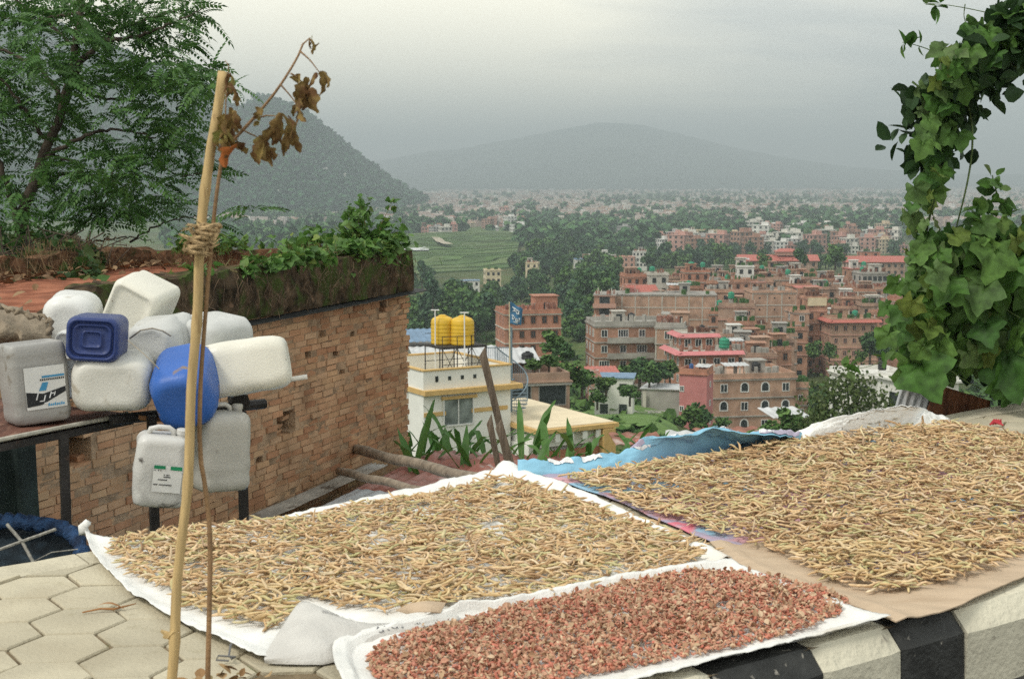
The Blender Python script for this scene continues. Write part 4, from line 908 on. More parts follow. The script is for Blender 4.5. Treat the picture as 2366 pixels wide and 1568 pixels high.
# ---------------------------------------------------------------- bamboo stake and withered sapling
def stake():
    foot = EN(HS_ - .02, HN_ - .02, 0); d0 = foot.y
    m_b = M('yellow_bamboo', (.50, .36, .17), .7, .15, 3, .2, 40, stretch=(20, 20, 2), stain=[(5, (.6, .74), (.34, .22, .10))])
    t = thing('bamboo_stake', 'tall pale bamboo stake tied to a withered sapling', 'stake', foot); b = MB()
    f = polyline([P(388, 1640, d0) - foot, P(400, 1500, d0) - foot, P(440, 1000, d0 + .02) - foot, P(458, 620, d0 + .03) - foot, P(487, 330, d0 + .05) - foot, P(515, 166, d0 + .07) - foot])
    K = 44; b.tube([f(i / K) + Vector((.004 * math.sin(i * .5), 0, 0)) for i in range(K + 1)], [(.0145 if i > 8 else .0155) * (1.16 if i in (5, 16, 27, 36) else 1) for i in range(K + 1)], 9); b.build('cane', m_b, t, True)
    b = MB(); q = P(392, 1468, d0) - foot
    for i in range(5): b.tube([q, q + Vector((random.uniform(-.03, .02), random.uniform(-.02, .01), random.uniform(-.01, .03)))], [.012, .004], 5)
    b.build('cut_node', m_b, t)
    q = P(466, 552, d0 + .02) - foot; m_t = M('straw_tie', (.42, .30, .16), .95, .35, 40, .8, 90); b = MB(); rs = random.Random(5)
    for i in range(9):
        pts = [q + Vector((.030 * math.cos(a + i) + .006 * i - .02, .030 * math.sin(a + i) - .01, -.035 + .009 * i + .006 * math.sin(a * 2))) for a in [k * .7 for k in range(10)]]; b.tube(pts, .0065, 5)
    for i in range(26): a = rs.uniform(0, 6.3); b.tube([q + Vector((0, -.02, rs.uniform(-.03, .03))), q + Vector((.045 * math.cos(a), -.03, .04 * math.sin(a))), q + Vector((.06 * math.cos(a + .4), -.03, .055 * math.sin(a + .4)))], [.004, .004, .0015], 4)
    b.tube([q + Vector((-.012, -.03, -.005)), q + Vector((-.058, -.04, .016))], [.010, .003], 5); b.build('tie', m_t, t)
    m_s = M('dry_stem', (.27, .165, .085), .85, .25, 8, .4, 60); t = thing('withered_sapling', 'withered sapling with curled brown leaves tied to the bamboo stake', 'sapling', foot + Vector((.06, .05, 0))); o = t.location; b = MB(); e = d0 + .04
    st = [(478, 1640), (480, 1568), (484, 1400), (487, 1240), (476, 1130), (461, 1050), (462, 900), (472, 760), (482, 640), (492, 520), (504, 420), (516, 348)]
    f = polyline(smoothline([P(x, y, e) - o for x, y in st])); b.tube([f(i / 40) for i in range(41)], [.0085 - .003 * i / 40 for i in range(41)], 7)
    br = [[(512, 352), (545, 318), (588, 272), (622, 232), (650, 195), (678, 150), (695, 118), (702, 95), (712, 84), (722, 96), (728, 112)], [(512, 350), (520, 300), (522, 240), (524, 180), (531, 152), (520, 140)], [(695, 120), (718, 140), (738, 168)], [(672, 170), (692, 182), (700, 200)], [(648, 196), (672, 222), (690, 250)], [(585, 275), (625, 265), (655, 275)], [(560, 300), (600, 320), (606, 330)], [(525, 200), (540, 205)]]
    for i, p in enumerate(br):
        f = polyline(smoothline([P(x, y, e - .05 * (i % 3 - 1) * k / len(p)) - o for k, (x, y) in enumerate(p)])); n = 14; b.tube([f(k / n) for k in range(n + 1)], [(.0058 if i == 0 else .003) * (1 - .55 * k / n) for k in range(n + 1)], 5)
    b.build('stem', m_s, t, True)
    # curled leaves, hanging
    def curl(bld, p, L, w, sd, hang=1):
        rr = random.Random(sd); d = Vector((rr.gauss(0, .35), rr.gauss(0, .35), -hang)).normalized(); s = d.orthogonal().normalized(); s = Matrix.Rotation(rr.uniform(0, 6.28), 3, d) @ s; nn = d.cross(s); tw = rr.uniform(-2.2, 2.2); cu = rr.uniform(.8, 1.9)
        def fn(u, v):
            a = (u - .5) * 2; ww = w * math.sin(math.pi * (.08 + .87 * v)) ** .8 * (1 + .28 * math.sin(v * 15 + a * 3 + sd)); an = tw * v; s2 = s * math.cos(an) + nn * math.sin(an); n2 = nn * math.cos(an) - s * math.sin(an)
            return p + d * (L * v) + s2 * (ww * math.sin(a * cu) / cu) + n2 * (ww * (1 - math.cos(a * cu)) / cu + .14 * L * math.sin(v * 3.2 + sd))
        bld.grid(fn, 6, 9)
    cl = {'withered_leaves': [], }
    m_l = M('withered_leaf', (.20, .10, .04), .8, .3, 22, .3, 60, (.30, .22, .075), stain=[(16, (.52, .64), (.11, .05, .022)), (9, (.6, .7), (.25, .25, .07))], trans=.2)
    b = MB(); k = 0
    for x, y, n, L, w in ((722, 95, 3, .045, .012), (738, 168, 4, .06, .020), (700, 185, 8, .075, .030), (710, 205, 5, .07, .024), (690, 240, 5, .065, .020), (655, 265, 6, .085, .026), (640, 290, 5, .08, .026), (670, 300, 5, .08, .022), (606, 322, 7, .075, .028), (600, 262, 4, .03, .022), (545, 335, 2, .06, .030), (520, 285, 7, .085, .028), (524, 250, 6, .08, .024), (532, 205, 4, .06, .016), (538, 165, 3, .06, .010), (516, 320, 4, .06, .024)):
        for i in range(n): curl(b, P(x + random.gauss(0, 6), y + random.gauss(0, 8), e + random.gauss(0, .04)) - o, L * random.uniform(.6, 1.05), w * random.uniform(.55, .95), k + 3); k += 1
    b.build('withered_leaves', m_l, t, True)
    b = MB(); curl(b, P(542, 332, e - .04) - o, .075, .028, 5); b.build('orange_leaf', M('orange_leaf', (.40, .13, .035), .8, .25, 20, trans=.25), t, True)
stake()
# ---------------------------------------------------------------- near plants
def spray_proto(n=8, L=.34):
    V = []; F = []
    def leaf(o, d, l, w):
        d = Vector(d).normalized(); s = d.cross(Vector((0, 0, 1))).normalized(); o = Vector(o); k = len(V)
        V.extend([tuple(o), tuple(o + d * l * .45 + s * w), tuple(o + d * l + Vector((0, 0, -l * .18))), tuple(o + d * l * .45 - s * w)]); F.append((k, k + 1, k + 2, k + 3))
    for i in range(n):
        t = (i + .6) / n; o = (L * t, 0, -.16 * L * t * t * 2); l = .085 * (1 - .3 * t)
        for s in (-1, 1): leaf(o, (.55, s * .8, -.28), l, .019)
    leaf((L, 0, -.32 * L), (1, 0, -.5), .09, .015); return np.array(V), np.array(F)
def left_tree():
    d = 18.5; m_bark = M('dark_bark', (.055, .042, .032), .95, .4, 5, .8, 30, (.10, .08, .06)); base = P(28, 640, d); t = thing('tree', 'feathery green tree with crooked dark trunk behind the brick shed', 'tree', base); o = t.location; b = MB()
    def limb(pts, r0, r1, dz=0, sm=2):
        q = [P(x, y, d + dz * i / max(1, len(pts) - 1) + (p[0] if p else 0)) - o for i, (x, y, *p) in enumerate(pts)]
        for _ in range(sm): q = smoothline(q)
        f = polyline(q); n = 22; b.tube([f(i / n) + Vector((.02 * math.sin(i * 1.7), 0, .015 * math.sin(i * 2.3))) for i in range(n + 1)], [r0 + (r1 - r0) * i / n for i in range(n + 1)], 6)
    limb([(20, 690), (34, 590), (60, 470), (97, 370), (125, 300), (142, 262), (158, 200), (168, 150), (176, 105), (184, 40), (190, -60)], .10, .035)
    limb([(150, 235), (170, 165), (200, 130), (235, 95), (262, 72), (330, 50), (420, 20)], .06, .014, .6)
    limb([(235, 95), (300, 90), (360, 70), (420, 45), (470, 20)], .03, .006, -.5); limb([(165, 190), (200, 215), (240, 228), (300, 233), (356, 233)], .025, .008, .5)
    limb([(150, 255), (130, 200), (80, 150), (20, 120), (-40, 100)], .04, .012, .6); limb([(110, 330), (60, 260), (20, 200), (-30, 150)], .035, .01, -.5)
    limb([(97, 370), (160, 330), (230, 300), (300, 300), (360, 320)], .035, .008, -.6); limb([(70, 440), (140, 400), (190, 400), (260, 430), (330, 470)], .035, .008, .7)
    limb([(48, 540), (20, 440), (-10, 350), (-40, 250)], .05, .02, .3); limb([(175, 110), (120, 60), (60, 20), (0, -30)], .025, .008, .5); limb([(190, 30), (120, 40), (60, 50), (10, 40)], .018, .005, -.3)
    limb([(60, 480), (20, 420), (-20, 400)], .02, .008, 0); limb([(230, 300), (250, 350), (258, 420), (300, 470)], .016, .005, -.3); limb([(120, 360), (190, 380), (230, 470), (200, 560)], .02, .006, .2)
    limb([(200, 560), (240, 555), (300, 545), (360, 560)], .016, .004, .2); limb([(70, 640), (150, 560), (220, 490), (300, 420)], .03, .008, .8); limb([(300, 560), (360, 520), (430, 500), (500, 500)], .016, .004, .3); limb([(360, 380), (420, 410), (470, 400), (480, 370)], .014, .004, .4)
    b.build('trunk', m_bark, t, True)
    cl = [(190, -75, 120, 42), (270, -45, 110, 38), (110, -45, 90, 38), (215, 30, 110, 40), (330, 30, 110, 42), (425, 20, 70, 34), (140, 60, 70, 40), (280, 80, 80, 34), (390, 85, 60, 32), (365, 150, 90, 48), (440, 165, 60, 38), (300, 160, 55, 42), (480, 190, 34, 22), (395, 225, 75, 38), (415, 290, 60, 38), (365, 275, 40, 34), (300, 340, 70, 34), (370, 350, 60, 30), (250, 395, 70, 34), (330, 420, 70, 34), (200, 440, 60, 40), (280, 470, 90, 38), (360, 480, 60, 30), (160, 475, 40, 24), (240, 500, 60, 24), (190, 180, 50, 34), (130, 190, 46, 38), (95, 250, 60, 44), (60, 330, 56, 40), (30, 180, 56, 46), (25, 270, 50, 44), (235, 255, 48, 18), (170, 300, 46, 26), (205, 350, 46, 26), (140, 390, 44, 30), (60, 420, 56, 40), (20, 480, 50, 44), (100, 520, 56, 26), (30, 90, 50, 40), (90, 130, 50, 34), (200, 110, 60, 34), (60, 30, 70, 34), (250, 180, 46, 26), (480, 395, 44, 12), (575, 478, 32, 8), (500, 512, 40, 10), (455, 372, 40, 16), (540, 205, 24, 8), (20, 20, 60, 30), (150, 250, 40, 26), (-40, 200, 60, 120), (-60, 400, 60, 120), (330, 200, 40, 24), (420, 330, 36, 20)]
    pts = []; yaw = []
    for cx, cy, rx, ry in cl:
        n = int(rx * ry * math.pi / 900 * 4.6) + 4; z0 = random.gauss(0, .9)
        for i in range(n):
            a, r = random.uniform(0, 6.28), random.random() ** .6; x, y = cx + rx * r * math.cos(a), cy + ry * r * math.sin(a)
            p = P(x, y, d + z0 + random.gauss(0, .5)) - o; pts.append(tuple(p)); yaw.append(math.atan2(random.gauss(0, 1), math.cos(a) + random.gauss(0, .5)))
    pts = np.array(pts); Rm = rotm(len(pts), .38, np.array(yaw)); V, F = scatter([spray_proto(), spray_proto(7, .28)], Rm, pts, rng.uniform(.75, 1.25, len(pts)))
    m = RI('tree_leaf', [(.045, .115, .026), (.07, .165, .038), (.034, .088, .024), (.10, .205, .048), (.055, .135, .03), (.085, .18, .036)], .55, .28, .3)
    link('crown', npmesh('crown', V, F, m), t)
    # undergrowth at its foot
    t2 = thing('bush', 'dark leafy bush beside the red earth roof under the feathery tree', 'bush', P(70, 640, 16.5)); o2 = t2.location; pts = []
    for i in range(3400):
        x = random.uniform(-120, 235); top = 545 + 22 * fbm(x / 45, 3) + (35 * max(0, (x - 130) / 100)); y = top + random.random() ** .8 * (675 - top - max(0, x) * .12); pts.append(tuple(P(x, y, 16.4 + random.gauss(0, .45) - (y - 600) / 60) - o2))
    leaf_cloud(pts, (.06, .14), RI('bush_leaf', [(.022, .05, .016), (.04, .09, .025), (.06, .13, .03), (.03, .07, .02), (.10, .12, .03)], .6, .25, .25), 'foliage', t2, .7, heart_proto())
    b = MB(); rs = random.Random(9)
    for i in range(60): x = rs.uniform(-80, 230); q = P(x, 665, 15.8) - o2; b.tube([q, q + Vector((rs.gauss(0, .15), 0, rs.uniform(.2, .5))), q + Vector((rs.gauss(0, .3), 0, rs.uniform(.4, .7)))], .008, 4)
    b.build('stems', MATS['dark_bark'], t2)
    pts = [tuple(P(random.uniform(-60, 360), 0, 1)) for i in range(0)]
    n = 520; V0 = []; 
    for i in range(n):
        x = random.uniform(.9, 8.2); y = 3.0 + random.gauss(0, .2) if random.random() < .88 else random.uniform(.4, 3); V0.append(tuple(WL(x, y, .585 + random.random() * .05)))
    Vv, Ff = scatter([leaf_proto()], rotm(n, .4), np.array(V0), rng.uniform(.05, .12, n)); tag(link('fallen_leaves', npmesh('fallen_leaves', Vv, Ff, RI('fallen', [(.20, .12, .06), (.13, .075, .04), (.30, .20, .11), (.10, .06, .035)]))), 'dead brown leaves fallen on the red earth roof', 'leaves', kind='stuff')
left_tree()
def bush_behind():
    # hillside bank behind the shed that carries the tree
    m = M('bank_earth', (.05, .06, .025), 1, .4, 3, .8, 20, (.10, .075, .045)); b = MB(); b.grid(lambda u, v: Vector((-16 + 12.2 * u - 2.0 * v, 10 + 14 * v, .5 + .35 * fbm(u * 3, v * 3) - 3.6 * max(0, (u - .88) / .12) + 1.0 * (1 - u))), 40, 40); struct(b.build('bank', m, None, True))
bush_behind()

def lobed_proto(seed):
    rs = random.Random(seed); n = 26; V = [(.12, 0, 0)]; F = []
    def rad(a):                                              # heart shaped, five shallow lobes, pointed tip along +x
        r = .52 + .10 * math.cos(5 * a) + .16 * math.cos(a) + .05 * math.cos(10 * a + 1); r -= .42 * math.exp(-((abs(a) - math.pi) / .30) ** 2); return r + .02 * math.sin(a * 13 + seed)
    for k, s in enumerate((.36, .72, 1.0)):
        for i in range(n):
            a = -math.pi + 2 * math.pi * i / n; r = rad(a) * s; x, y = .2 + r * math.cos(a), r * math.sin(a); x = x * (1 if s < 1 else 1.02)
            V.append((x, y, .16 * abs(y) ** 1.1 - .20 * max(0, x) ** 2 - .05 * (s ** 2) * math.cos(5 * a) + .045 * s * math.sin(a * 6 + seed)))
    for i in range(n): F.append((0, 1 + i, 1 + (i + 1) % n, 1 + (i + 1) % n))
    for k in range(2):
        for i in range(n): F.append((1 + k * n + i, 1 + (k + 1) * n + i, 1 + (k + 1) * n + (i + 1) % n, 1 + k * n + (i + 1) % n))
    F2 = []
    for f in F:
        if f[2] == f[3]: F2.append((f[0], f[1], f[2]))
        else: F2 += [(f[0], f[1], f[2]), (f[0], f[2], f[3])]
    return np.array(V), np.array(F2)
def basis(tip, nrm):
    "rotation matrices whose x axis is tip and z axis is close to nrm"
    x = tip / np.linalg.norm(tip, axis=1)[:, None]; z = nrm - x * (nrm * x).sum(1)[:, None]; z /= np.linalg.norm(z, axis=1)[:, None]; y = np.cross(z, x); return np.stack([x, y, z], 2)
def vine():
    D = 9.6; t = thing('vine', 'big leaved green gourd vine hanging in an arch over the path corner', 'vine', P(2150, 940, D)); o = t.location
    line = [(2420, 10, 80), (2330, 55, 62), (2260, 95, 60), (2200, 150, 62), (2165, 235, 58), (2165, 300, 52), (2170, 360, 44), (2140, 430, 42), (2128, 500, 34), (2140, 560, 40), (2128, 640, 44), (2115, 700, 54), (2095, 760, 60), (2110, 820, 50)]
    pts = []
    for (x0, y0, w0), (x1, y1, w1) in zip(line, line[1:]):
        n = int(math.hypot(x1 - x0, y1 - y0) * (w0 + w1) / 2 / 330) + 2
        for i in range(n):
            k = random.random(); a = random.gauss(0, .55); pts.append((x0 + (x1 - x0) * k + a * (w0 + w1) * .42, y0 + (y1 - y0) * k + random.gauss(0, 14), D + random.gauss(0, .14), random.uniform(.08, .18)))
    for i in range(330):
        x = random.uniform(2120, 2450); y = random.uniform(500, 868 if random.random() < .5 else 820); lim = 2060 + max(0, (700 - y)) * .65 + max(0, y - 800) * 1.1
        if x < lim + 30 or (x < 2300 and y > 865): continue
        pts.append((x, y, D + .25 + random.gauss(0, .2), random.uniform(.11, .25)))
    for x, y, s in ((2330, 810, .36), (2215, 630, .34), (2300, 560, .30), (2120, 830, .34), (2100, 820, .28), (2350, 590, .3), (2330, 850, .3), (2180, 640, .3)): pts.append((x, y, D - .1, s))
    P3 = np.array([tuple(P(x, y, dd) - o) for x, y, dd, s in pts]); n = len(P3); sc = np.array([p[3] for p in pts])
    tip = np.stack([rng.normal(-.1, .55, n), rng.normal(-.25, .4, n), rng.normal(-.85, .35, n)], 1); nrm = np.stack([rng.normal(-.15, .45, n), rng.normal(-.75, .3, n), rng.normal(.55, .4, n)], 1)
    V, F = scatter([lobed_proto(i) for i in range(5)], basis(tip, nrm), P3, sc)
    m = RI('vine_leaf', [(.055, .135, .024), (.085, .18, .036), (.036, .095, .02), (.12, .22, .05), (.066, .15, .028), (.13, .20, .07), (.048, .12, .024), (.16, .21, .045)], .6, .32, .25, 14, .45); link('leaves', npmesh('leaves', V, F, m, True), t)
    # smaller dark leaves inside the mass and on the arching branch
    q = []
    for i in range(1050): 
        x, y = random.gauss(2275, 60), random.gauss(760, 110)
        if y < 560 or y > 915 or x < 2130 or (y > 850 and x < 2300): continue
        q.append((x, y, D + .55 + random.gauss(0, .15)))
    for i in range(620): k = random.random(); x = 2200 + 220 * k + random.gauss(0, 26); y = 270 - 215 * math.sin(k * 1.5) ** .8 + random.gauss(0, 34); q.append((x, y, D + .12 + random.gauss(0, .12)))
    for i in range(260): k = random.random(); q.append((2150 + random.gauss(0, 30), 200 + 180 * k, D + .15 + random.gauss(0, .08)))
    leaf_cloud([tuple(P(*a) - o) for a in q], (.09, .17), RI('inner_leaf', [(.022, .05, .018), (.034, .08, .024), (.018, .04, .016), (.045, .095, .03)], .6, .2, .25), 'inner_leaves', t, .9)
    b = MB(); rs = random.Random(4)
    def st(p, r=.008): f = polyline(smoothline(smoothline([P(x, y, D + .05 + (.04 * i % .1)) - o for i, (x, y) in enumerate(p)]))); b.tube([f(i / 30) for i in range(31)], [r * (1 - .5 * i / 30) for i in range(31)], 5)
    st([(2440, 40), (2330, 90), (2230, 150), (2180, 240), (2170, 330), (2175, 420), (2140, 520), (2130, 640), (2150, 740), (2130, 840)], .012); st([(2200, 150), (2240, 240), (2250, 330), (2235, 430), (2200, 560), (2190, 660)], .009); st([(2440, 150), (2366, 154), (2290, 150), (2240, 175)], .02)
    st([(2350, 640), (2330, 560), (2320, 480), (2300, 440), (2293, 405)], .008); st([(2160, 120), (2120, 105), (2085, 98)], .004); st([(2330, 40), (2200, 12), (2135, 8)], .004); st([(2180, 330), (2130, 400), (2090, 470), (2085, 520)], .005); st([(2366, 740), (2300, 700), (2220, 640)], .005); st([(2190, 850), (2230, 880), (2270, 900)], .005); st([(2080, 800), (2050, 830), (2000, 850), (1950, 852)], .003); st([(2230, 10), (2226, 40), (2235, 60)], .004)
    b.build('stems', M('vine_stem', (.10, .15, .05), .7, .3, 20), t, True)
    q = [];                                                     # young shoot leaves
    for (x, y) in ((2294, 412), (2298, 430), (2306, 445), (2312, 470), (2280, 490), (2258, 490), (2320, 500), (2240, 480), (2265, 505), (2090, 100), (2110, 104), (2140, 9), (2170, 10), (2232, 56), (1952, 852), (2050, 832)): q += [(x + rs.gauss(0, 6), y + rs.gauss(0, 6), D + rs.gauss(0, .03)) for _ in range(5)]
    leaf_cloud([tuple(P(*a) - o) for a in q], (.06, .14), m, 'young_leaves', t, .8)
    # twist of tin behind the corner
    m_g = M('zinc_sheet', (.36, .37, .38), .5, .2, 4, .2, 30, stain=[(2, (.56, .7), (.24, .23, .22)), (12, (.66, .74), (.30, .20, .15))], stretch=(6, 1, .7)); m_r = M('rust_sheet', (.17, .075, .045), .9, .4, 6, .5, 40, (.28, .12, .06), stain=[(4, (.6, .72), (.38, .19, .11))], stretch=(2, 1, .6))
    def tin(name, label, tl, tr, br, bl, d, mat, n):
        A = [P(*q_) for q_ in (tl, tr, br, bl)]; oo = A[3]; b = MB()
        b.slab(lambda u, v: A[0].lerp(A[1], u).lerp(A[3].lerp(A[2], u), v) - oo + Vector((0, -.012 * math.sin(u * n * 6.283) + .05 * math.sin(v * 3), 0)), n * 8, 12, .0015, Vector((0, -1, 0))); tag(b.build(name, mat, None, True, oo), label, 'tin sheet')
    tin('zinc_sheet', 'grey zinc corrugated panel standing against the outer corner under the vine', (2090, 872, 9.9), (2168, 890, 9.9), (2142, 1010, 9.75), (2058, 1000, 9.75), 9.8, m_g, 5); tin('rusty_sheet', 'brown rusted corrugated panel leaning beside the grey zinc one under the vine', (2165, 888, 9.86), (2288, 925, 10.2), (2300, 1000, 10.1), (2128, 1010, 9.72), 9.8, m_r, 8)
vine()

def corn():
    m_c = RI('corn_leaf', [(.05, .14, .024), (.08, .20, .04), (.04, .11, .022), (.11, .24, .055)], .5, .3, .35, 6, .25); m_st = M('corn_stalk', (.10, .17, .05), .6)
    def plant(seed, h):
        rs = random.Random(seed); b = MB(); b.tube([Vector((0, 0, 0)), Vector((.01, .01, h * .5)), Vector((.02, 0, h))], [.016, .013, .006], 6); s = b.mesh('stalk', m_st, True); b = MB()
        for i in range(10):
            z = h * (.30 + .07 * i); a = (i % 2) * math.pi + rs.gauss(0, .6); L = rs.uniform(.55, .85) * (1 - .25 * (i / 10)); w = rs.uniform(.036, .05); up = rs.uniform(.9, 1.7) + (.8 if i > 7 else 0); dr = rs.uniform(1.2, 2.6) * (.4 if i > 7 else 1); ca, sa = math.cos(a), math.sin(a)
            def fn(u, v):
                t = v; r = L * t * .75; zz = z + L * (up * t - dr * t * t) * .62; ww = w * (.55 + 1.1 * t - 1.65 * t * t) * 1.35 if t < .97 else .001; k = (u - .5) * 2; rip = .012 * math.sin(t * 14 + k)
                return Vector((ca * r - sa * ww * k, sa * r + ca * ww * k, zz + .35 * ww * abs(k) + rip * abs(k)))
            b.grid(fn, 2, 12)
        return s, b.mesh('leaves', m_c, True)
    kinds = [plant(i, 1.5 + .12 * (i % 4)) for i in range(6)]
    spots = [(948, 985, 17.5), (975, 1000, 16.4), (1003, 1012, 17.3), (1032, 1018, 16.0), (1062, 992, 17.0), (1090, 995, 15.8), (1118, 1000, 16.6), (1205, 1005, 15.4), (1236, 975, 16.4), (1262, 1000, 15.6), (1290, 1010, 16.6), (1322, 985, 15.2), (1358, 1012, 16.2), (1450, 1030, 15.8), (1478, 1040, 16.6), (1012, 1000, 19.0), (1180, 1012, 17.2), (1690, 985, 15.5), (1520, 1015, 16.4), (960, 1030, 15.2), (1070, 1040, 15.0), (1225, 1030, 14.6), (940, 1005, 16.0), (990, 1030, 15.4), (1020, 1040, 15.6), (1048, 1008, 16.8), (1100, 1030, 15.2), (1085, 1018, 17.4), (1140, 1035, 15.4), (1275, 1030, 15.0), (1310, 1035, 15.6), (1400, 1045, 15.4), (965, 1045, 14.8)]
    for i, (x, y, d) in enumerate(spots):
        p = P(x, y, d); s, l = kinds[i % 6]; h = 1.5 + .12 * ((i % 6) % 4); t = thing('corn_plant', 'tall green corn plant with arching leaves in the row below the path edge', 'corn', (p.x, p.y, p.z - h - .16), random.uniform(0, 6.28), 'corn plants below the path edge'); sc = random.uniform(.92, 1.06); t.scale = (sc, sc, 1); link('stalk', s, t); link('leaves', l, t)
corn()
# ---------------------------------------------------------------- the white house below
m_white = M('white_wall', (.78, .78, .73), .85, .04, 1.2, .1, 20, stain=[(.6, (.62, .8), (.70, .69, .62))]); m_yel = M('ochre_trim', (.60, .40, .16), .8, .08, 3); m_cream2 = M('cream_roof', (.70, .60, .42), .9, .08, 1.2, .1, 20, stain=[(.8, (.55, .75), (.60, .52, .38))])
m_pane = M('dark_glass', (.035, .042, .045), .15, .4, 3, spec=.5); m_frame = M('window_white', (.72, .72, .69), .5, .05); m_dsteel = M('stand_steel', (.045, .042, .04), .7); m_bsteel = M('blue_grey_steel', (.20, .27, .32), .6, .1)
m_brk = M('facing_brick', (.34, .13, .075), .9, .2, 12, .3, 40, (.42, .20, .12))
def window(w, h, fm, pm, mull=1, fr=.07, arch=False):
    "frame mesh and pane mesh, front towards -y, centred on x, sill at z 0"
    b = MB()
    if arch:
        n = 10; o = [(w / 2 * math.cos(math.pi * i / n), h - w / 2 + w / 2 * math.sin(math.pi * i / n)) for i in range(n + 1)]; o = [(w / 2, 0)] + o + [(-w / 2, 0)]
        c = (0, h / 2); ii = [(c[0] + (x - c[0]) * (1 - 2.6 * fr / w), c[1] + (z - c[1]) * (1 - 2.2 * fr / h)) for x, z in o]
        b.loft([[Vector((x, 0, z)) for x, z in o], [Vector((x, -.06, z)) for x, z in o], [Vector((x, -.06, z)) for x, z in ii], [Vector((x, -.0, z)) for x, z in ii]], False, False); f = b.mesh('window', fm)
        b = MB(); b.add([Vector((x, -.02, z)) for x, z in ii], [tuple(range(len(ii)))]); return f, b.mesh('pane', pm)
    b.box(0, -.03, h - fr / 2, w, .1, fr); b.box(0, -.03, fr / 2, w, .1, fr); b.box(-w / 2 + fr / 2, -.03, h / 2, fr, .1, h - 2 * fr); b.box(w / 2 - fr / 2, -.03, h / 2, fr, .1, h - 2 * fr)
    for i in range(mull): b.box(-w / 2 + w * (i + 1) / (mull + 1), -.025, h / 2, fr * .75, .07, h - 2 * fr)
    f = b.mesh('window', fm); b = MB(); b.box(0, -.005, h / 2, w - 2 * fr, .03, h - 2 * fr); return f, b.mesh('pane', pm)
def put_window(wm, parent, x, y, z, rz=0):
    o = link('window', wm[0], parent, (x, y, z), (0, 0, rz)); link('pane', wm[1], o); return o
def white_house():
    c = P(978, 859, 70); rz = R(30); t = thing('white_house', 'white flat roofed house with ochre trim in the hollow beyond the corn', 'house', (c.x, c.y, -17), rz); Z = lambda y: 1.6 - (y - 410) / 46.94 + 17
    top, slab, sl2 = Z(859), Z(905), Z(914); aw, bw = 5.0, 6.2
    b = MB(); b.box(aw / 2, bw / 2, sl2 / 2, aw, bw, sl2); b.build('wall', m_white, t)
    b = MB(); th = .16
    b.box(aw / 2, th / 2, (slab + top) / 2, aw, th, top - slab - .01); b.box(aw / 2, bw - th / 2, (slab + top) / 2, aw, th, top - slab - .01); b.box(th / 2, bw / 2, (slab + top) / 2, th, bw - 2 * th, top - slab - .01); b.box(aw - th / 2, bw / 2, (slab + top) / 2, th, bw - 2 * th, top - slab - .01); b.build('parapet', m_white, t)
    b = MB(); b.box(aw / 2, .06, top + .03, aw + .1, .26, .07); b.box(aw / 2, bw - .06, top + .03, aw + .1, .26, .07); b.box(.06, bw / 2, top + .032, .26, bw - .4, .07); b.box(aw - .06, bw / 2, top + .032, .26, bw - .4, .07); b.build('parapet_cap', m_yel, t)
    b = MB(); b.box(aw / 2 + .22, bw / 2 - .12, (slab + sl2) / 2, aw + .62, bw + .5, slab - sl2 + .05); b.build('roof_ledge', m_yel, t)
    b = MB(); b.box(aw / 2, bw / 2, slab + .14, aw - .36, bw - .36, .08); b.build('roof', m_cream2, t)
    for i in range(4):                                          # slots in the parapet
        b = MB(); b.box(.75 + i * .72, -.004, (slab + top) / 2 + .05, .17, .02, .30 if i == 0 else .2); b.build('parapet_slot', m_pane, t)
    w1 = window(1.75, 1.55, m_frame, M('reflection_tint_glass', (.22, .25, .24), .08, .5, 1.2, spec=.8), 1, .07); o = put_window(w1, t, 1.95, 0, Z(994)); w2 = window(1.0, 1.55, m_frame, m_pane, 2, .07); put_window(w2, t, 0, 2.2, Z(983), -math.pi / 2)  # wide window: reflected light is put into the pale pane colour
    b = MB(); b.box(2.0, -.06, Z(926), 2.0, .12, .16); b.build('lintel', m_yel, t); b = MB(); b.box(.62, -.03, Z(962), 1.22, .06, .20); b.build('trim_band', m_yel, t); b = MB(); b.box(3.75, -.03, Z(962) + .02, 2.1, .06, .20); b.build('trim_band', m_yel, t)
    # lower wing: origin of its near corner in house coordinates
    q = P(1245, 1000, 70.2) - Vector((c.x, c.y, 0)); ca, sa = math.cos(rz), math.sin(rz); x0, y0 = q.x * ca + q.y * sa, -q.x * sa + q.y * ca; zr = Z(1000) + .02; L = 4.48; D = 9.2
    b = MB(); b.box(x0 + L / 2, y0 + .5 + D / 2, (zr - 1.0) / 2, L - .02, D - 1.0, zr - 1.0); b.box(x0 + L / 2, y0 + D / 2 + .12, zr - .62, L - .3, D - .5, .74); b.build('wing_wall', m_white, t)
    b = MB(); b.box(x0 + L / 2 + .1, y0 + D / 2, zr - .13, L + .4, D + .2, .22); b.build('wing_ledge', m_yel, t)
    b = MB(); b.box(x0 + L / 2 + .1, y0 + D / 2 + .1, zr + .01, L + .1, D - .1, .06); b.build('wing_roof', m_cream2, t)
    b = MB(); b.box(x0 + L - .32, y0 + .06, zr / 2 - .14, .72, .5, zr - .28); b.build('column', m_yel, t)
    b = MB(); b.box(x0 + L / 2 - .25, y0 + .30, zr - 2.2, L - 1.0, .2, 2.0); b.build('brick_panel', m_brk, t)
    for i in range(5): b = MB(); b.box(x0 + .3 + i * .82, y0 + .05, zr - .50, .28, .12, .42); b.build('ledge_block', m_white, t)
    b = MB(); b.box(x0 + 1.9, y0 + .18, zr - 2.1, 1.0, .1, 1.0); b.build('blank_panel', m_cream2, t)
    W = lambda x, y, z: Vector((c.x + x * ca - y * sa, c.y + x * sa + y * ca, z - 17))
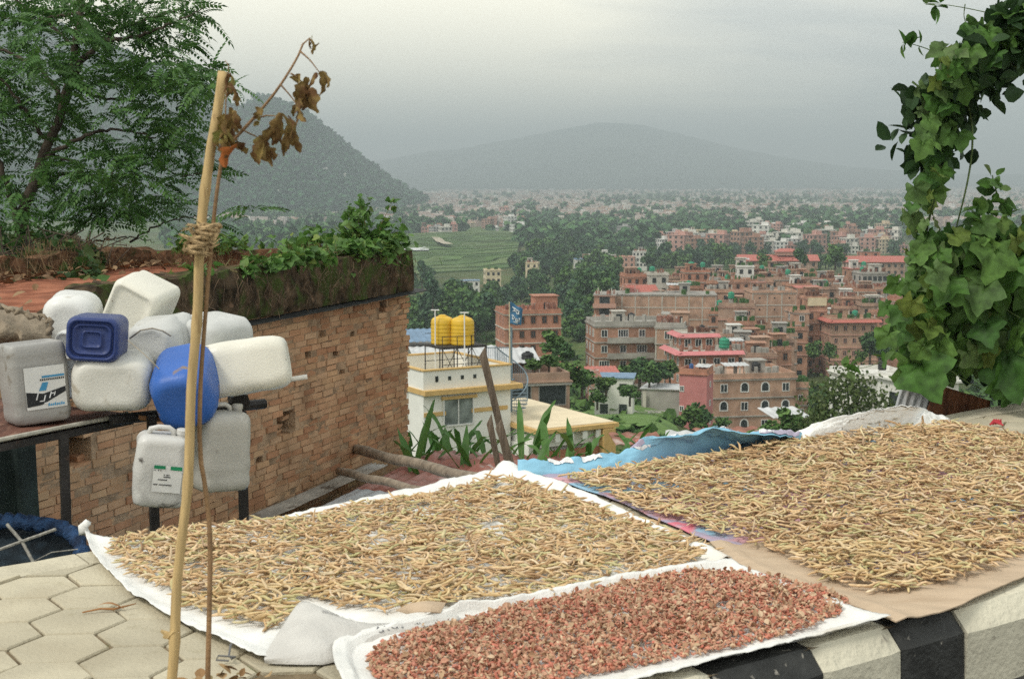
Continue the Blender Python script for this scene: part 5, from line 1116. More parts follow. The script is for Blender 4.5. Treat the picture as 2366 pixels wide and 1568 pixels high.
    # tank stand and the tanks
    s = thing('tank_stand', 'tall dark steel stand carrying two yellow tanks on the white house roof', 'stand', W(3.55, 3.3, slab + .18), rz); H = 1.6 - (805 - 410) / 3286 * 73.4 - (slab + .18 - 17); b = MB(); hw, hd = 1.3, 1.0
    for sx in (-1, -.33, .33, 1):
        for sy in (-1, 1):
            b2 = MB(); b2.tube([Vector((sx * hw, sy * hd, 0)), Vector((sx * hw, sy * hd, H))], .035, 5); b2.build('leg', m_dsteel, s)
    for sy in (-1, 1): b.tube([Vector((-hw, sy * hd, H)), Vector((hw, sy * hd, H))], .05, 4); b.tube([Vector((-hw, sy * hd, H + .62)), Vector((hw, sy * hd, H + .62))], .022, 4); b.tube([Vector((-hw, sy * hd, H * .45)), Vector((hw, sy * hd, H * .45))], .022, 4)
    for sx in (-1, -.33, .33, 1): b.tube([Vector((sx * hw, -hd, H)), Vector((sx * hw, hd, H))], .05, 4); b.tube([Vector((sx * hw, -hd, H)), Vector((sx * hw, -hd, H + .62))], .022, 4)
    for a in (-1, -.33, .33): b.tube([Vector((a * hw, -hd, 0)), Vector(((a + .66) * hw, -hd, H))], .02, 4); b.tube([Vector(((a + .66) * hw, -hd, 0)), Vector((a * hw, -hd, H))], .02, 4)
    b.build('frame', m_dsteel, s); b = MB(); b.box(0, 0, H + .06, 2 * hw, 2 * hd, .05); b.build('deck', m_dsteel, s)
    m_ty = M('yellow_tank', (.66, .42, .035), .45, .08, 2, spec=.4); base = slab + .18 + H + .09
    water_tank('yellow ribbed water tank with the white pipe in front of it', W(3.75, 2.9, base), .62, 1.5, m_ty, True); water_tank('yellow ribbed water tank standing behind the one with the white pipe', W(3.0, 3.72, base), .62, 1.5, m_ty, True)
    for x, y, z1, lab in ((3.5, 2.2, base + 1.75, 'thin white water pipe rising in front of the yellow tanks'), (2.35, 3.3, base + 1.85, 'thin white vent pipe rising behind the yellow tanks')):
        a, d = W(x, y, slab + .1), W(x, y, z1); b = MB(); b.tube([Vector((0, 0, 0)), d - a], .035, 6); b.tube([d - a + Vector((-.22, 0, 0)), d - a + Vector((.22, 0, 0))], .035, 6); tag(b.build('water_pipe', m_frame, None, False, a), lab, 'pipe')
    # spiral stair with the flag pole
    p = P(1180, 982, 75.5); t2 = thing('spiral_stair', 'blue grey steel spiral stair between the two white roofs', 'stair', p); hh = 5.0 * .62; b = MB(); b.tube([Vector((0, 0, 0)), Vector((0, 0, hh + 2.2))], .09, 8); b.build('post', m_bsteel, t2)
    n = 18; tr = MB(); rl = []; bal = MB()
    for i in range(n + 1):
        a = -2.0 + i / n * 4.6; z = .15 + hh * i / n; r = .92
        tr.loft([[Vector((0, 0, z - .02)), Vector((r * math.cos(a), r * math.sin(a), z - .02)), Vector((r * math.cos(a + .27), r * math.sin(a + .27), z - .02))], [Vector((0, 0, z + .02)), Vector((r * math.cos(a), r * math.sin(a), z + .02)), Vector((r * math.cos(a + .27), r * math.sin(a + .27), z + .02))]])
        rl.append(Vector((r * math.cos(a), r * math.sin(a), z + .95))); bal.tube([Vector((r * math.cos(a), r * math.sin(a), z)), rl[-1]], .018, 4); a2 = a + .13; bal.tube([Vector((r * math.cos(a2), r * math.sin(a2), z + .05)), Vector((r * math.cos(a2), r * math.sin(a2), z + 1.02))], .016, 4)
    tr.build('tread', m_bsteel, t2)['kind'] = 'stuff'; bal.tube(rl, .035, 6); bal.build('railing', m_bsteel, t2)
    b = MB()
    for i in range(12): x = -1.3 + i * .1; b.tube([Vector((x, .5, hh)), Vector((x, .5, hh + 1.05))], .016, 4)
    b.tube([Vector((-1.35, .5, hh + 1.05)), Vector((-.1, .5, hh + 1.05))], .03, 5); b.build('landing_rail', m_bsteel, t2)
    p = P(1178, 858, 75.3); m_pole = M('flag_pole', (.55, .48, .33), .7); a = P(1177, 697, 75.3) - p; f = thing('flag_pole', 'pale thin pole flying a blue flag above the spiral stair', 'flag pole', p); b = MB(); b.tube([Vector((0, 0, -.6)), a], [.045, .03], 6); b.build('pole', m_pole, f)
    m_fl = M('flag_blue', (.055, .16, .29), .8, .2, 2); q = [P(1179, 697, 75.2) - p, P(1208, 714, 75.2) - p, P(1204, 752, 75.2) - p, P(1178, 748, 75.2) - p]
    fl = lambda u, v: q[0].lerp(q[1], u).lerp(q[3].lerp(q[2], u), v) + Vector((0, .07 * math.sin(u * 6 + v * 2), .02 * math.sin(u * 9)))
    b = MB(); b.slab(fl, 14, 16, .01, Vector((0, -1, 0))); fo = b.build('flag', m_fl, f, True); b = MB(); m_fw = M('flag_white', (.62, .66, .68), .8)
    for strokes in ([(.18, .20), (.75, .24)], [(.34, .21), (.32, .36), (.22, .38)], [(.34, .29), (.48, .30)], [(.56, .22), (.52, .34), (.60, .40), (.66, .33)], [(.70, .23), (.70, .40)], [(.14, .58), (.86, .64)], [(.26, .60), (.20, .72), (.30, .78), (.36, .68), (.38, .60)], [(.50, .62), (.50, .80)], [(.50, .70), (.62, .66), (.66, .76), (.58, .82)], [(.78, .64), (.78, .83)], [(.3, .86), (.7, .90)]):
        b.tube([fl(u, v) + Vector((0, -.035, 0)) for u, v in strokes], .028, 4)
    b.build('flag_script', m_fw, fo)
def water_tank(label, loc, r, h, mat, ribs=False, group=None):
    t = thing('water_tank', label, 'water tank', loc, 0, group); n = 20 if ribs else 14; pr = []
    if ribs:
        for i in range(25): z = h * .80 * i / 24; pr.append((z, r * (1 - (.035 if i % 4 == 0 else 0))))
        pr += [(h * .84, r * .97), (h * .92, r * .80), (h * .98, r * .42)]
    else: pr = [(0, r), (h * .26, r), (h * .28, r * .95), (h * .32, r * .95), (h * .34, r), (h * .60, r), (h * .62, r * .95), (h * .66, r * .95), (h * .68, r), (h * .80, r * .98), (h * .92, r * .7)]
    ring = lambda z, q: [Vector((q * math.cos(2 * math.pi * i / n), q * math.sin(2 * math.pi * i / n), z)) for i in range(n)]
    MB().loft([ring(z, q) for z, q in pr]).build('body', mat, t, True); MB().loft([ring(h * .90, r * .36), ring(h * 1.0, r * .36), ring(h * 1.03, r * .2)]).build('lid', mat, t); return t
white_house()

# ---------------------------------------------------------------- the town
BR = [M('brick_a', (.39, .215, .145), .95, .22, .5, .25, 6, stain=[(.25, (.55, .7), (.25, .14, .095)), (2.5, (.6, .7), (.40, .27, .19))]), M('brick_b', (.43, .275, .195), .95, .2, .5, .25, 6, stain=[(.3, (.55, .7), (.28, .18, .13)), (2.2, (.6, .7), (.42, .31, .23))]), M('brick_c', (.41, .20, .135), .95, .18, .6, .2, 6, stain=[(.4, (.58, .72), (.33, .14, .09))]), M('brick_d', (.37, .25, .185), .95, .22, .5, .25, 6, stain=[(.3, (.52, .68), (.22, .15, .115))])]
m_conc = M('old_concrete', (.36, .345, .31), .95, .15, .5, .2, 8, stain=[(.3, (.55, .7), (.26, .24, .21))]); m_conc2 = M('pale_concrete', (.50, .47, .41), .95, .12, .6, .2, 8, stain=[(.4, (.56, .7), (.36, .33, .28))]); m_roofc = M('roof_concrete', (.30, .28, .25), .95, .2, .6, .2, 8, stain=[(.5, (.58, .7), (.18, .17, .15))])
m_wall = {'pink': M('pink_wall', (.50, .20, .19), .9, .1, .5, stain=[(.4, (.58, .72), (.42, .17, .16))]), 'white': M('pale_wall', (.66, .65, .60), .9, .08, .5, stain=[(.5, (.58, .7), (.50, .49, .44))]), 'cream': M('cream_wall', (.62, .53, .36), .9, .1, .5), 'salmon': M('salmon_wall', (.50, .29, .225), .9, .1, .5), 'grey': m_conc, 'pale': m_conc2, 'a': BR[0], 'b': BR[1], 'c': BR[2], 'd': BR[3]}
m_pinkt = M('pink_tiles', (.55, .20, .20), .7, .1, 2); m_redt = M('red_tin', (.42, .135, .105), .6, .12, 2); m_bluet = M('blue_roof_tin', (.16, .25, .36), .6, .15, 1); m_ztin = M('zinc_tin', (.52, .53, .53), .5, .1, 1, stain=[(.7, (.58, .7), (.36, .34, .31))]); m_wood = M('brown_window', (.16, .075, .05), .7); GREENM = M('roof_plants', (.05, .11, .03), .95, .4, 2); m_gt = M('green_tank', (.03, .26, .15), .5, .1); m_bt = M('black_tank', (.02, .021, .022), .5, .1); m_blt = M('blue_tank', (.04, .10, .26), .5, .1); m_rust2 = M('rusty_roof', (.26, .12, .085), .85, .3, 1.2, stain=[(.9, (.55, .68), (.44, .38, .34))])
WIN = {}
def wkind(k):
    if k not in WIN:
        s = {'w': (1.25, 1.45, m_frame, 1, .10), 'p': (1.0, 1.4, m_wall['salmon'], 1, .13), 'b': (1.0, 1.45, m_wood, 1, .12), 'W': (2.0, 1.5, m_frame, 3, .10), 'd': (1.1, 1.35, m_pane, 0, .05), 's': (.7, .9, m_frame, 1, .09), 'A': (1.5, 1.7, m_frame, 0, .14), 'h': (.35, .35, m_pane, 0, .05), 'o': (2.6, 2.0, m_conc, 0, .05)}[k]
        WIN[k] = window(s[0], s[1], s[2], m_pane, s[3], s[4], k == 'A')
    return WIN[k]
def terr(p): return tz(p.x, p.y)
def house(label, x, ytop, d, w, dep, fl, yaw, wall, win='w', cols=3, side=2, group=None, par=.9, bands=None, frame=False, stair=None, awn=None, balc=None, fh=2.95, ypx=None, sill=.85, cat='house', skip=(), sidewin=None, roofmat=None, floors_below=1, plain=False, name='house'):
    "x, ytop: pixel of the middle of the front face's top edge at distance d; w, dep, floors in metres and storeys"
    p = P(x, ytop, d); H = fl * fh + par; rz = R(yaw); t = thing(name, label, cat, (p.x, p.y, p.z - H), rz, group); wm = m_wall[wall] if isinstance(wall, str) else wall; sdir = -1 if yaw + math.degrees(math.atan2(p.x, p.y)) > 0 else 1
    low = min(0, tz(p.x, p.y) - (p.z - H) - 2); low = max(low, -14)
    b = MB(); b.box(0, dep / 2, (low + fl * fh) / 2, w, dep, fl * fh - low); b.build('wall', wm, t)
    b = MB(); th = .2; z0, z1 = fl * fh + .14, H
    b.box(0, dep / 2, fl * fh + .07, w + .5, dep + .5, .14)
    if par > .3:
        b.box(0, th / 2, (z0 + z1) / 2, w, th, z1 - z0); b.box(0, dep - th / 2, (z0 + z1) / 2, w, th, z1 - z0); b.box(-w / 2 + th / 2, dep / 2, (z0 + z1) / 2, th, dep - 2 * th, z1 - z0); b.box(w / 2 - th / 2, dep / 2, (z0 + z1) / 2, th, dep - 2 * th, z1 - z0)
    b.build('roof', roofmat or (wm if par > .3 and not plain else m_roofc), t)
    bm = {'grey': m_conc, 'pale': m_conc2, 'white': m_wall['white'], 'salmon': m_wall['salmon'], 'pink': m_wall['pink']}.get(bands)
    if bm:
        for f in range(1, fl + 1): b = MB(); b.box(0, dep / 2 - .05, f * fh - .1 - (.04 if f == fl else 0), w + .3, dep + .3, .2); b.build('floor_band', bm, t)
    if frame:
        nn = max(2, round(w / 3.4))
        for i in range(nn + 1): b = MB(); b.box(-w / 2 + .13 + (w - .26) * i / nn, -.02, (low + fl * fh - .2) / 2, .26, .1, fl * fh - .2 - low); b.build('column', m_conc2 if frame == 'pale' else m_conc, t)
        if not bm:
            for f in range(1, fl + 1): b = MB(); b.box(0, -.03, f * fh - .16, w, .1, .24); b.build('floor_band', m_conc2 if frame == 'pale' else m_conc, t)
    if cols:
        for f in range(-floors_below if low < -2.5 else 0, fl):
            for i in range(cols):
                if (f, i) in skip: continue
                k = win[(i + f) % len(win)] if len(win) > 1 else win
                put_window(wkind(k), t, -w / 2 + w * (i + .5) / cols, 0, f * fh + (sill if k != 'h' else 1.5))
    if side:
        k = sidewin or win[0]
        for f in range(0, fl):
            for i in range(side): put_window(wkind(k), t, sdir * w / 2, dep * (i + .5) / side, f * fh + sill, sdir * math.pi / 2)
    if balc:
        for f in range(1, fl):
            b = MB(); b.box(0, -.75, f * fh - .10, w * balc, 1.3, .16); b.box(0, -1.36, f * fh + .45, w * balc, .12, .95); b.build('balcony', wm if bands is None else (bm or wm), t)
    if stair is None and fl > 1 and w > 4.5 and d > 220 and random.random() < .75: stair = (random.uniform(-.28, .28) * w, random.uniform(2.2, 3.2), random.uniform(2.0, 2.6), random.choice(['a', 'b', 'd', 'grey', 'pale', 'white']))
    if fl > 1 and d > 220 and random.random() < .6:
        b = MB()
        for i in range(random.randint(3, 7)): b.box(random.uniform(-.47, .47) * w, random.choice((.12, dep - .12, dep * .5)), H + .35, .22, .22, random.uniform(.7, 1.6))
        b.build('roof_post', m_conc2, t)
    if fl > 1 and d > 220:
        b = MB()
        for i in range(random.randint(4, 9)): b.box(random.uniform(-.44, .44) * w, random.uniform(.05, .3) * dep, fl * fh + .5 + par * .5, random.uniform(.3, 1.1), random.uniform(.3, .8), random.uniform(.5, 1.3) + par, random.uniform(0, 3))
        b.build('roof_clutter', random.choice((m_conc, m_rust2, m_wood, GREENM, GREENM)), t)['kind'] = 'stuff'
    if stair:
        sx, sw, sh, smat = stair; b = MB(); b.box(sx, dep * .55, fl * fh + .12 + sh / 2, sw, sw * .9, sh); b.box(sx, dep * .55, fl * fh + .14 + sh + .07, sw + .6, sw * .9 + .6, .14); b.build('stair_room', m_wall[smat], t); put_window(wkind('d'), t, sx, dep * .55 - sw * .45, fl * fh + .5)
    if awn:
        for (z, mat) in awn:
            b = MB(); zz = z * fh; n = 14
            for fx, fy, L, r in ((0, 0, w, 0), (sdir * w / 2, dep / 2, dep, sdir * math.pi / 2)):
                M4 = Matrix.Translation((fx, fy, zz)) @ Matrix.Rotation(r, 4, 'Z')
                b.loft([[M4 @ Vector((u, -.05, .55)), M4 @ Vector((u, -1.15, 0)), M4 @ Vector((u, -1.15, -.08)), M4 @ Vector((u, -.05, .40))] for u in (-L / 2 - .9, L / 2 + .9)])
            b.build('awning', mat, t)
    return t
def on_roof(t, fx, fy, dz=0):
    "a point on a house's roof: fx, fy across the roof"
    ws = [o for o in t.children if o.name.startswith('roof')][0].data.vertices; xs = [v.co.x for v in ws]; ys = [v.co.y for v in ws]; zs = [v.co.z for v in ws]
    v = Vector((min(xs) + (max(xs) - min(xs)) * fx, min(ys) + (max(ys) - min(ys)) * fy, min(zs) + .14 + dz)); return Matrix.Translation(t.location) @ Matrix.Rotation(t.rotation_euler.z, 4, 'Z') @ v
def tin_roof(label, px, d, w, dep, yaw, mat, pitch=.12, cat='roof sheet', posts=0, z=None):
    p = P(px[0], px[1], d); t = thing('tin_shelter' if posts else 'tin_roof', label, cat, (p.x, p.y, p.z - posts), R(yaw)); b = MB(); b.slab(lambda u, v: Vector(((u - .5) * w, v * dep, posts + pitch * dep * v + .04 * math.sin(u * w * 9))), int(w * 12), 3, .03); b.build('sheet', mat, t)
    for sx in ((-1, 1) if posts else ()):
        for y, zz in ((.1, posts), (dep - .1, posts + pitch * dep)): b = MB(); b.box(sx * (w / 2 - .15), y, zz / 2 - .02, .1, .1, zz); b.build('post', m_conc, t)
    return t
def town():
    H = {}
    H['flag'] = house('red brick house with a roof stair room standing alone against the dark woods', 1232, 715, 270, 11.0, 9, 4, 12, 'c', 'b', 5, 3, par=.8, bands='pale', stair=(3.3, 4.4, 2.9, 'c'), sidewin='p', fh=2.75)
    H['blank'] = house('long brick apartment block with a bare wall of concrete grid lines', 1530, 679, 355, 27, 12, 5, -4, 'b', 'h', 0, 0, frame='pale', par=.3, plain=True)
    H['bal'] = house('brick apartment house with open balconies at the wooded end of the town', 1397, 680, 350, 5.2, 11, 6, -6, 'a', 'o', 1, 2, bands='salmon', par=.25, plain=True, balc=1.1, fh=2.85)
    H['apt'] = house('large brick and concrete apartment house with white pillars and long grey balconies', 1462, 742, 268, 14.5, 10, 5, 7, 'a', 'wwW', 4, 3, bands='grey', balc=.7, par=.9, roofmat=m_conc, fh=2.95)
    H['apt2'] = house('brick apartment wing with wide white windows and pale pillars beside the grey balconies', 1548, 745, 263, 5.4, 9, 5, -12, 'b', 'W', 1, 2, bands='grey', frame='pale', par=1.0, roofmat=m_conc)
    H['pink'] = house('orange brick house with a wide pink tiled awning round its top storey', 1640, 812, 250, 10.6, 10, 4, 9, 'c', 'w', 4, 3, par=.5, awn=[(4.02, m_pinkt)], roofmat=m_conc2)
    H['pink2'] = house('small upper brick storey under the higher pink tiled awning', 1614, 768, 256, 6.0, 6, 2, 9, 'c', 'w', 3, 2, par=.5, awn=[(1.92, m_pinkt)], roofmat=m_conc2)
    H['tower'] = house('narrow pink painted house with a curved brick parapet and tiny white windows', 1602, 852, 216, 4.3, 4, 4, -22, 'pink', 's', 0, 1, par=.9, roofmat=BR[2], sidewin='s', fh=2.9)
    put_window(wkind('s'), H['tower'], -1.75, 0, 8.9); put_window(wkind('s'), H['tower'], -1.75, 0, 5.8)
    H['corner'] = house('big brown brick corner house with arched openings and white windows', 1745, 862, 232, 14.2, 12, 4, 10, 'b', 'wAA', 4, 3, bands='grey', par=.9, sidewin='w', fh=3.05)
    H['corner2'] = house('lower brown brick wing with a terrace beside the arched corner house', 1832, 882, 236, 5.2, 8, 4, -6, 'b', 'sw', 2, 2, bands='grey', par=.9)
    H['tall'] = house('tall windowless brick block ruled with concrete floor lines and small holes', 1790, 671, 362, 11.5, 10, 6, 3, 'b', 'h', 3, 2, frame='pale', par=.6, sidewin='h')
    H['mid'] = house('brown brick house with rows of pink framed windows below a green tank', 1702, 700, 330, 8.4, 9, 5, -10, 'd', 'p', 3, 2, par=.9, skip=((4, 0), (3, 0)), bands='salmon')
    H['win'] = house('slender five storey brick house with paired brown windows and a cream top', 1888, 684, 338, 5.2, 8, 7, 6, 'a', 'b', 2, 1, bands='salmon', par=.6, fh=2.85); H['win2'] = house('brick house with white windows joined to the slender cream topped house', 1853, 716, 336, 3.6, 8, 6, 6, 'b', 'w', 1, 1, bands='grey', par=.7, fh=2.85)
    b = MB(); b.box(0, -.16, 7 * 2.85 - .75, 4.6, .3, 1.9); b.build('cream_panel', m_wall['cream'], H['win'])
    H['right'] = house('wide brick house with pink window frames and a roof garden', 1975, 735, 330, 10.8, 9, 5, 4, 'b', 'p', 5, 2, bands='salmon', par=.9, awn=[(5.0, m_redt)]); H['right2'] = house('brick house partly hidden behind the hanging vine', 2062, 722, 345, 8, 8, 5, 0, 'a', 'b', 3, 2, par=.8)
    H['gtop'] = house('grey concrete house with tall dark windows near the top of the town', 2022, 628, 430, 8.0, 8, 3, 8, 'grey', 'd', 5, 2, par=.6); H['redtop'] = house('brick house with a flat red tin roof beside the grey concrete one', 1983, 620, 450, 6, 7, 3, 4, 'a', 'd', 2, 1, par=.2, roofmat=m_redt)
    H['gleft'] = house('square grey concrete house with two dark windows and a green tank', 1523, 630, 400, 5.6, 6, 3, 10, 'pale', 'd', 2, 1, par=.7); H['bleft'] = house('low red brick house attached to the square grey concrete one', 1472, 632, 402, 6.4, 7, 3, 10, 'c', 'b', 3, 2, par=.9, balc=.9, bands='salmon')
    H['orange'] = house('small orange brick house under a steep red roof slope', 1512, 692, 362, 8, 6, 2, 5, 'c', 'd', 2, 1, par=.15)
    t = tin_roof('steep red tin roof slope over the small orange brick house', (1498, 692), 360, 8.2, 6, 14, m_redt, .55)
    H['n1'] = house('red brick house with a small porch high in the town', 1612, 624, 432, 7.5, 7, 3, 6, 'c', 'b', 3, 2, par=.7, bands='pale'); H['n2'] = house('cream white house with two dark doors at the top of the town', 1723, 613, 440, 5.2, 6, 3, -4, 'white', 'd', 2, 1, par=.5); H['n3'] = house('brick house with salmon balcony bands in the upper town', 1715, 645, 415, 9.5, 7, 3, 2, 'a', 'b', 4, 2, par=.8, balc=.9, bands='salmon'); H['n4'] = house('low wide brick house with terrace above the tall windowless block', 1800, 640, 420, 12.5, 7, 3, -2, 'd', 'bd', 4, 2, par=.8, bands='pale')
    H['n5'] = house('tan brick house stepping up behind the slender cream topped house', 1922, 662, 395, 8.5, 8, 4, 3, 'd', 'd', 3, 2, par=.8); H['n6'] = house('yellowish brown brick house above the roof garden', 1968, 684, 385, 6, 7, 4, -3, 'b', 'd', 2, 1, par=.8); H['n7'] = house('brown house with crowded roof terrace behind the vine edge', 2028, 700, 372, 8.5, 8, 4, 2, 'd', 'd', 3, 1, par=.8)
    H['n8'] = house('low brown brick house below the tall windowless block', 1778, 782, 290, 10.5, 8, 3, 5, 'd', 'b', 3, 2, par=.9); H['n9'] = house('flat roofed brick house with plants between the pink awnings and the corner house', 1742, 806, 275, 9, 7, 3, 8, 'a', 'd', 3, 2, par=.8); H['n10'] = house('brick house with a plain roof behind the orange brick house', 1590, 660, 385, 8, 7, 3, 4, 'a', 'b', 3, 2, par=.8); H['n11'] = house('pale brick house beside the long bare wall', 1662, 668, 372, 7, 7, 4, -6, 'b', 'd', 2, 2, par=.9)
    H['n12'] = house('tan house behind the tall windowless block', 1850, 655, 385, 6.4, 7, 4, 6, 'a', 'b', 2, 1, par=.7); H['n13'] = house('red brick house in the shade between the slender house and the roof garden', 1918, 735, 350, 5, 8, 5, -8, 'a', 'd', 1, 2, par=.7)
    H['n14'] = house('small brick house in front of the school roofs', 1650, 628, 455, 6.5, 6, 3, 0, 'b', 'd', 2, 1, par=.8); H['n15'] = house('squat brick house with a white band under the upper tanks', 1770, 628, 450, 6.5, 6, 3, 6, 'a', 'd', 3, 1, par=.7, bands='white')
    rs = random.Random(5)
    for i, (x, y, d) in enumerate([(1560, 640, 470), (1585, 632, 480), (1628, 640, 450), (1650, 650, 420), (1672, 640, 440), (1690, 632, 460), (1745, 632, 445), (1765, 645, 420), (1790, 620, 480), (1815, 626, 470), (1840, 622, 480), (1865, 640, 440), (1885, 630, 470), (1905, 645, 440), (1930, 640, 460), (1950, 652, 430), (1860, 660, 410), (1895, 668, 400), (1945, 670, 410), (1975, 660, 420), (1955, 706, 375), (2000, 668, 400), (2040, 660, 410), (2060, 690, 400), (2055, 640, 460), (2075, 660, 430), (1660, 716, 345), (1722, 742, 318), (1745, 764, 305), (1768, 748, 330), (1812, 770, 310), (1832, 752, 330), (1700, 768, 300), (1760, 815, 262), (1800, 800, 280), (1722, 790, 285), (1920, 700, 380), (1640, 690, 360), (1600, 668, 390), (1552, 668, 400)]):
        wl = rs.choice('abcdabdabd'); house('narrow %s house packed among the others of the brick town' % {'a': 'brown brick', 'b': 'tan brick', 'c': 'red brick', 'd': 'dull brick'}[wl], x, y + rs.uniform(-3, 3), d, rs.uniform(4.2, 7), 7, rs.choice((3, 4, 4, 5)), rs.uniform(-14, 14), wl, rs.choice(('d', 'b', 'bd', 'p', 'dw')), 2, 1, par=rs.uniform(.4, 1), bands=rs.choice((None, None, 'salmon', 'pale', 'grey')), group='narrow houses of the brick town ' + wl)
    # school with red roofs
    for x, y, w, lab in ((1800, 603, 35, 'long low school building under a red tin roof beyond the town'), (2025, 606, 26, 'shorter red roofed school wing beyond the grey concrete house')):
        h = house(lab, x, y, 640, w, 10, 3, 0, 'd', 'd', 9, 1, par=.1, cat='school', name='school'); b = MB()
        b.loft([[Vector((u, -.8, 9.1)), Vector((u, 5, 11.6)), Vector((u, 10.8, 9.1)), Vector((u, 10.8, 8.95)), Vector((u, -.8, 8.95))] for u in (-w / 2 - .8, w / 2 + .8)]); b.build('gable_roof', m_redt, h)
        if w > 30: b = MB(); b.box(4, 5, 12.2, 9, 6, 1.6); b.build('roof_lantern', m_wall['salmon'], h); b = MB(); b.loft([[Vector((4 - 5.2, 1.4, 13)), Vector((4 + 5.2, 1.4, 13)), Vector((4 + 5.2, 8.6, 13)), Vector((4 - 5.2, 8.6, 13))], [Vector((1.5, 4.4, 14.4)), Vector((6.5, 4.4, 14.4)), Vector((6.5, 5.6, 14.4)), Vector((1.5, 5.6, 14.4))]]); b.build('lantern_roof', m_redt, h)
    h = house('small orange block rising behind the shorter school wing', 2012, 580, 660, 9, 8, 3, 0, 'c', 'd', 2, 1, par=.3)
    # nearer odd buildings
    H['tin'] = house('unfinished grey brick house with dark openings below a tilted zinc shelter', 1236, 862, 128, 6.6, 7, 2, 14, 'd', 'oo', 2, 1, par=.9, bands='grey', roofmat=BR[3], sidewin='o'); tin_roof('tilted zinc shelter on posts above the unfinished grey brick house', (1190, 838), 132, 5.0, 4.2, 10, m_ztin, .22, 'shelter', 2.6)
    H['bl'] = house('small white house with a blue tin roof behind the yellow tanks', 962, 800, 150, 4.2, 6, 2, 8, 'white', 'd', 2, 1, par=.15); tin_roof('blue tin roof sloping over the small white house', (972, 789), 148, 4.6, 5.5, 14, m_bluet, .14)
    tin_roof('pale tin roof with a grey edge between the tanks and the zinc shelter', (1060, 824), 140, 9, 5, 10, m_ztin, .10, 'shelter', 2.2)
    H['shed1'] = house('low white shed under a blue tin roof among the gardens', 1418, 872, 200, 5.4, 5, 1, -8, 'white', 'd', 2, 1, par=.1, name='garden_shed', cat='shed', roofmat=m_bluet); tin_roof('red tin roof of a low hut beside the blue roofed shed', (1388, 868), 208, 6.4, 5, 8, m_redt, .16); tin_roof('brown rusted tin roof of a low hut near the red roofed one', (1345, 872), 196, 5.6, 4, 4, m_rust2, .16)
    H['shed2'] = house('grey block shed with a sloping white roof by the lawn', 1528, 898, 225, 6.4, 6, 1, -16, 'grey', 'd', 0, 0, par=.1, name='block_shed', cat='shed', fh=3.6, roofmat=m_ztin)
    b = MB(); b.box(-2.6, -.6, 1.6, .5, .12, 3.4); b.build('leaning_board', m_conc2, H['shed2'])
    for i, (x, y, d, w, dp, yw, mt, lab) in enumerate(((1480, 1026, 62, 2.2, 1.9, 6, m_rust2, 'rusty patched tin roof just behind the corn tops'), (1600, 1022, 60, 2.4, 1.8, -8, m_ztin, 'pale tin roof beside the rusty patched one'), (1530, 1036, 56, 1.8, 1.3, 4, m_redt, 'small red tin roof below the rusty patched one'), (1700, 1008, 66, 3.2, 1.6, 10, m_rust2, 'brown tin roof edge showing over the blue sack'), (1832, 964, 110, 3.2, 3.2, 14, m_ztin, 'flat grey white roof in front of the brown corner house'))): tin_roof(lab, (x, y), d, w, dp, yw, mt, .10)
    H['wr'] = house('white house with a round roof terrace behind the airy tree', 2040, 862, 160, 7.0, 7, 2, 10, 'white', 'w', 3, 2, par=.6, bands='pale'); H['wr2'] = house('small white walled house beside the grey zinc panel', 2165, 872, 90, 3.4, 4, 1, 20, 'white', 'd', 1, 1, par=.4)
    H['pl'] = house('cream and pink house at the edge of the green fields', 1140, 622, 640, 7, 7, 3, 10, 'cream', 'd', 3, 2, par=.6); H['pl2'] = house('low blue roofed house at the edge of the green fields', 1080, 648, 640, 11, 7, 1, 4, 'white', 'd', 4, 1, par=.1, roofmat=m_bluet); H['pl3'] = house('small tan house half hidden by trees above the fields', 1228, 606, 700, 6, 6, 2, -10, 'cream', 'd', 2, 1, par=.4)
    for x, y, w, wl, lab in ((1395, 588, 14, 'white', 'white villa with a little roof turret on the wooded rise'), (1352, 598, 10, 'white', 'low white house with a blue roof on the wooded rise'), (1440, 592, 13, 'salmon', 'pinkish long house on the wooded rise'), (1478, 580, 8, 'white', 'white box house at the end of the wooded rise')): house(lab, x, y, 800, w, 9, 2, random.uniform(-12, 12), wl, 'd', 4, 1, par=.4, roofmat=m_bluet if 'blue' in lab else None, stair=(1, 4, 2.5, 'white') if 'turret' in lab else None)
    house('long cream three storey building in the second town', 1626, 531, 1150, 28, 12, 3, 4, 'cream', 'd', 9, 1, par=.5, cat='building'); house('white hall with a pale dome in the far second town', 2146, 512, 1500, 14, 12, 3, 0, 'white', 'd', 3, 1, par=.4, cat='building')
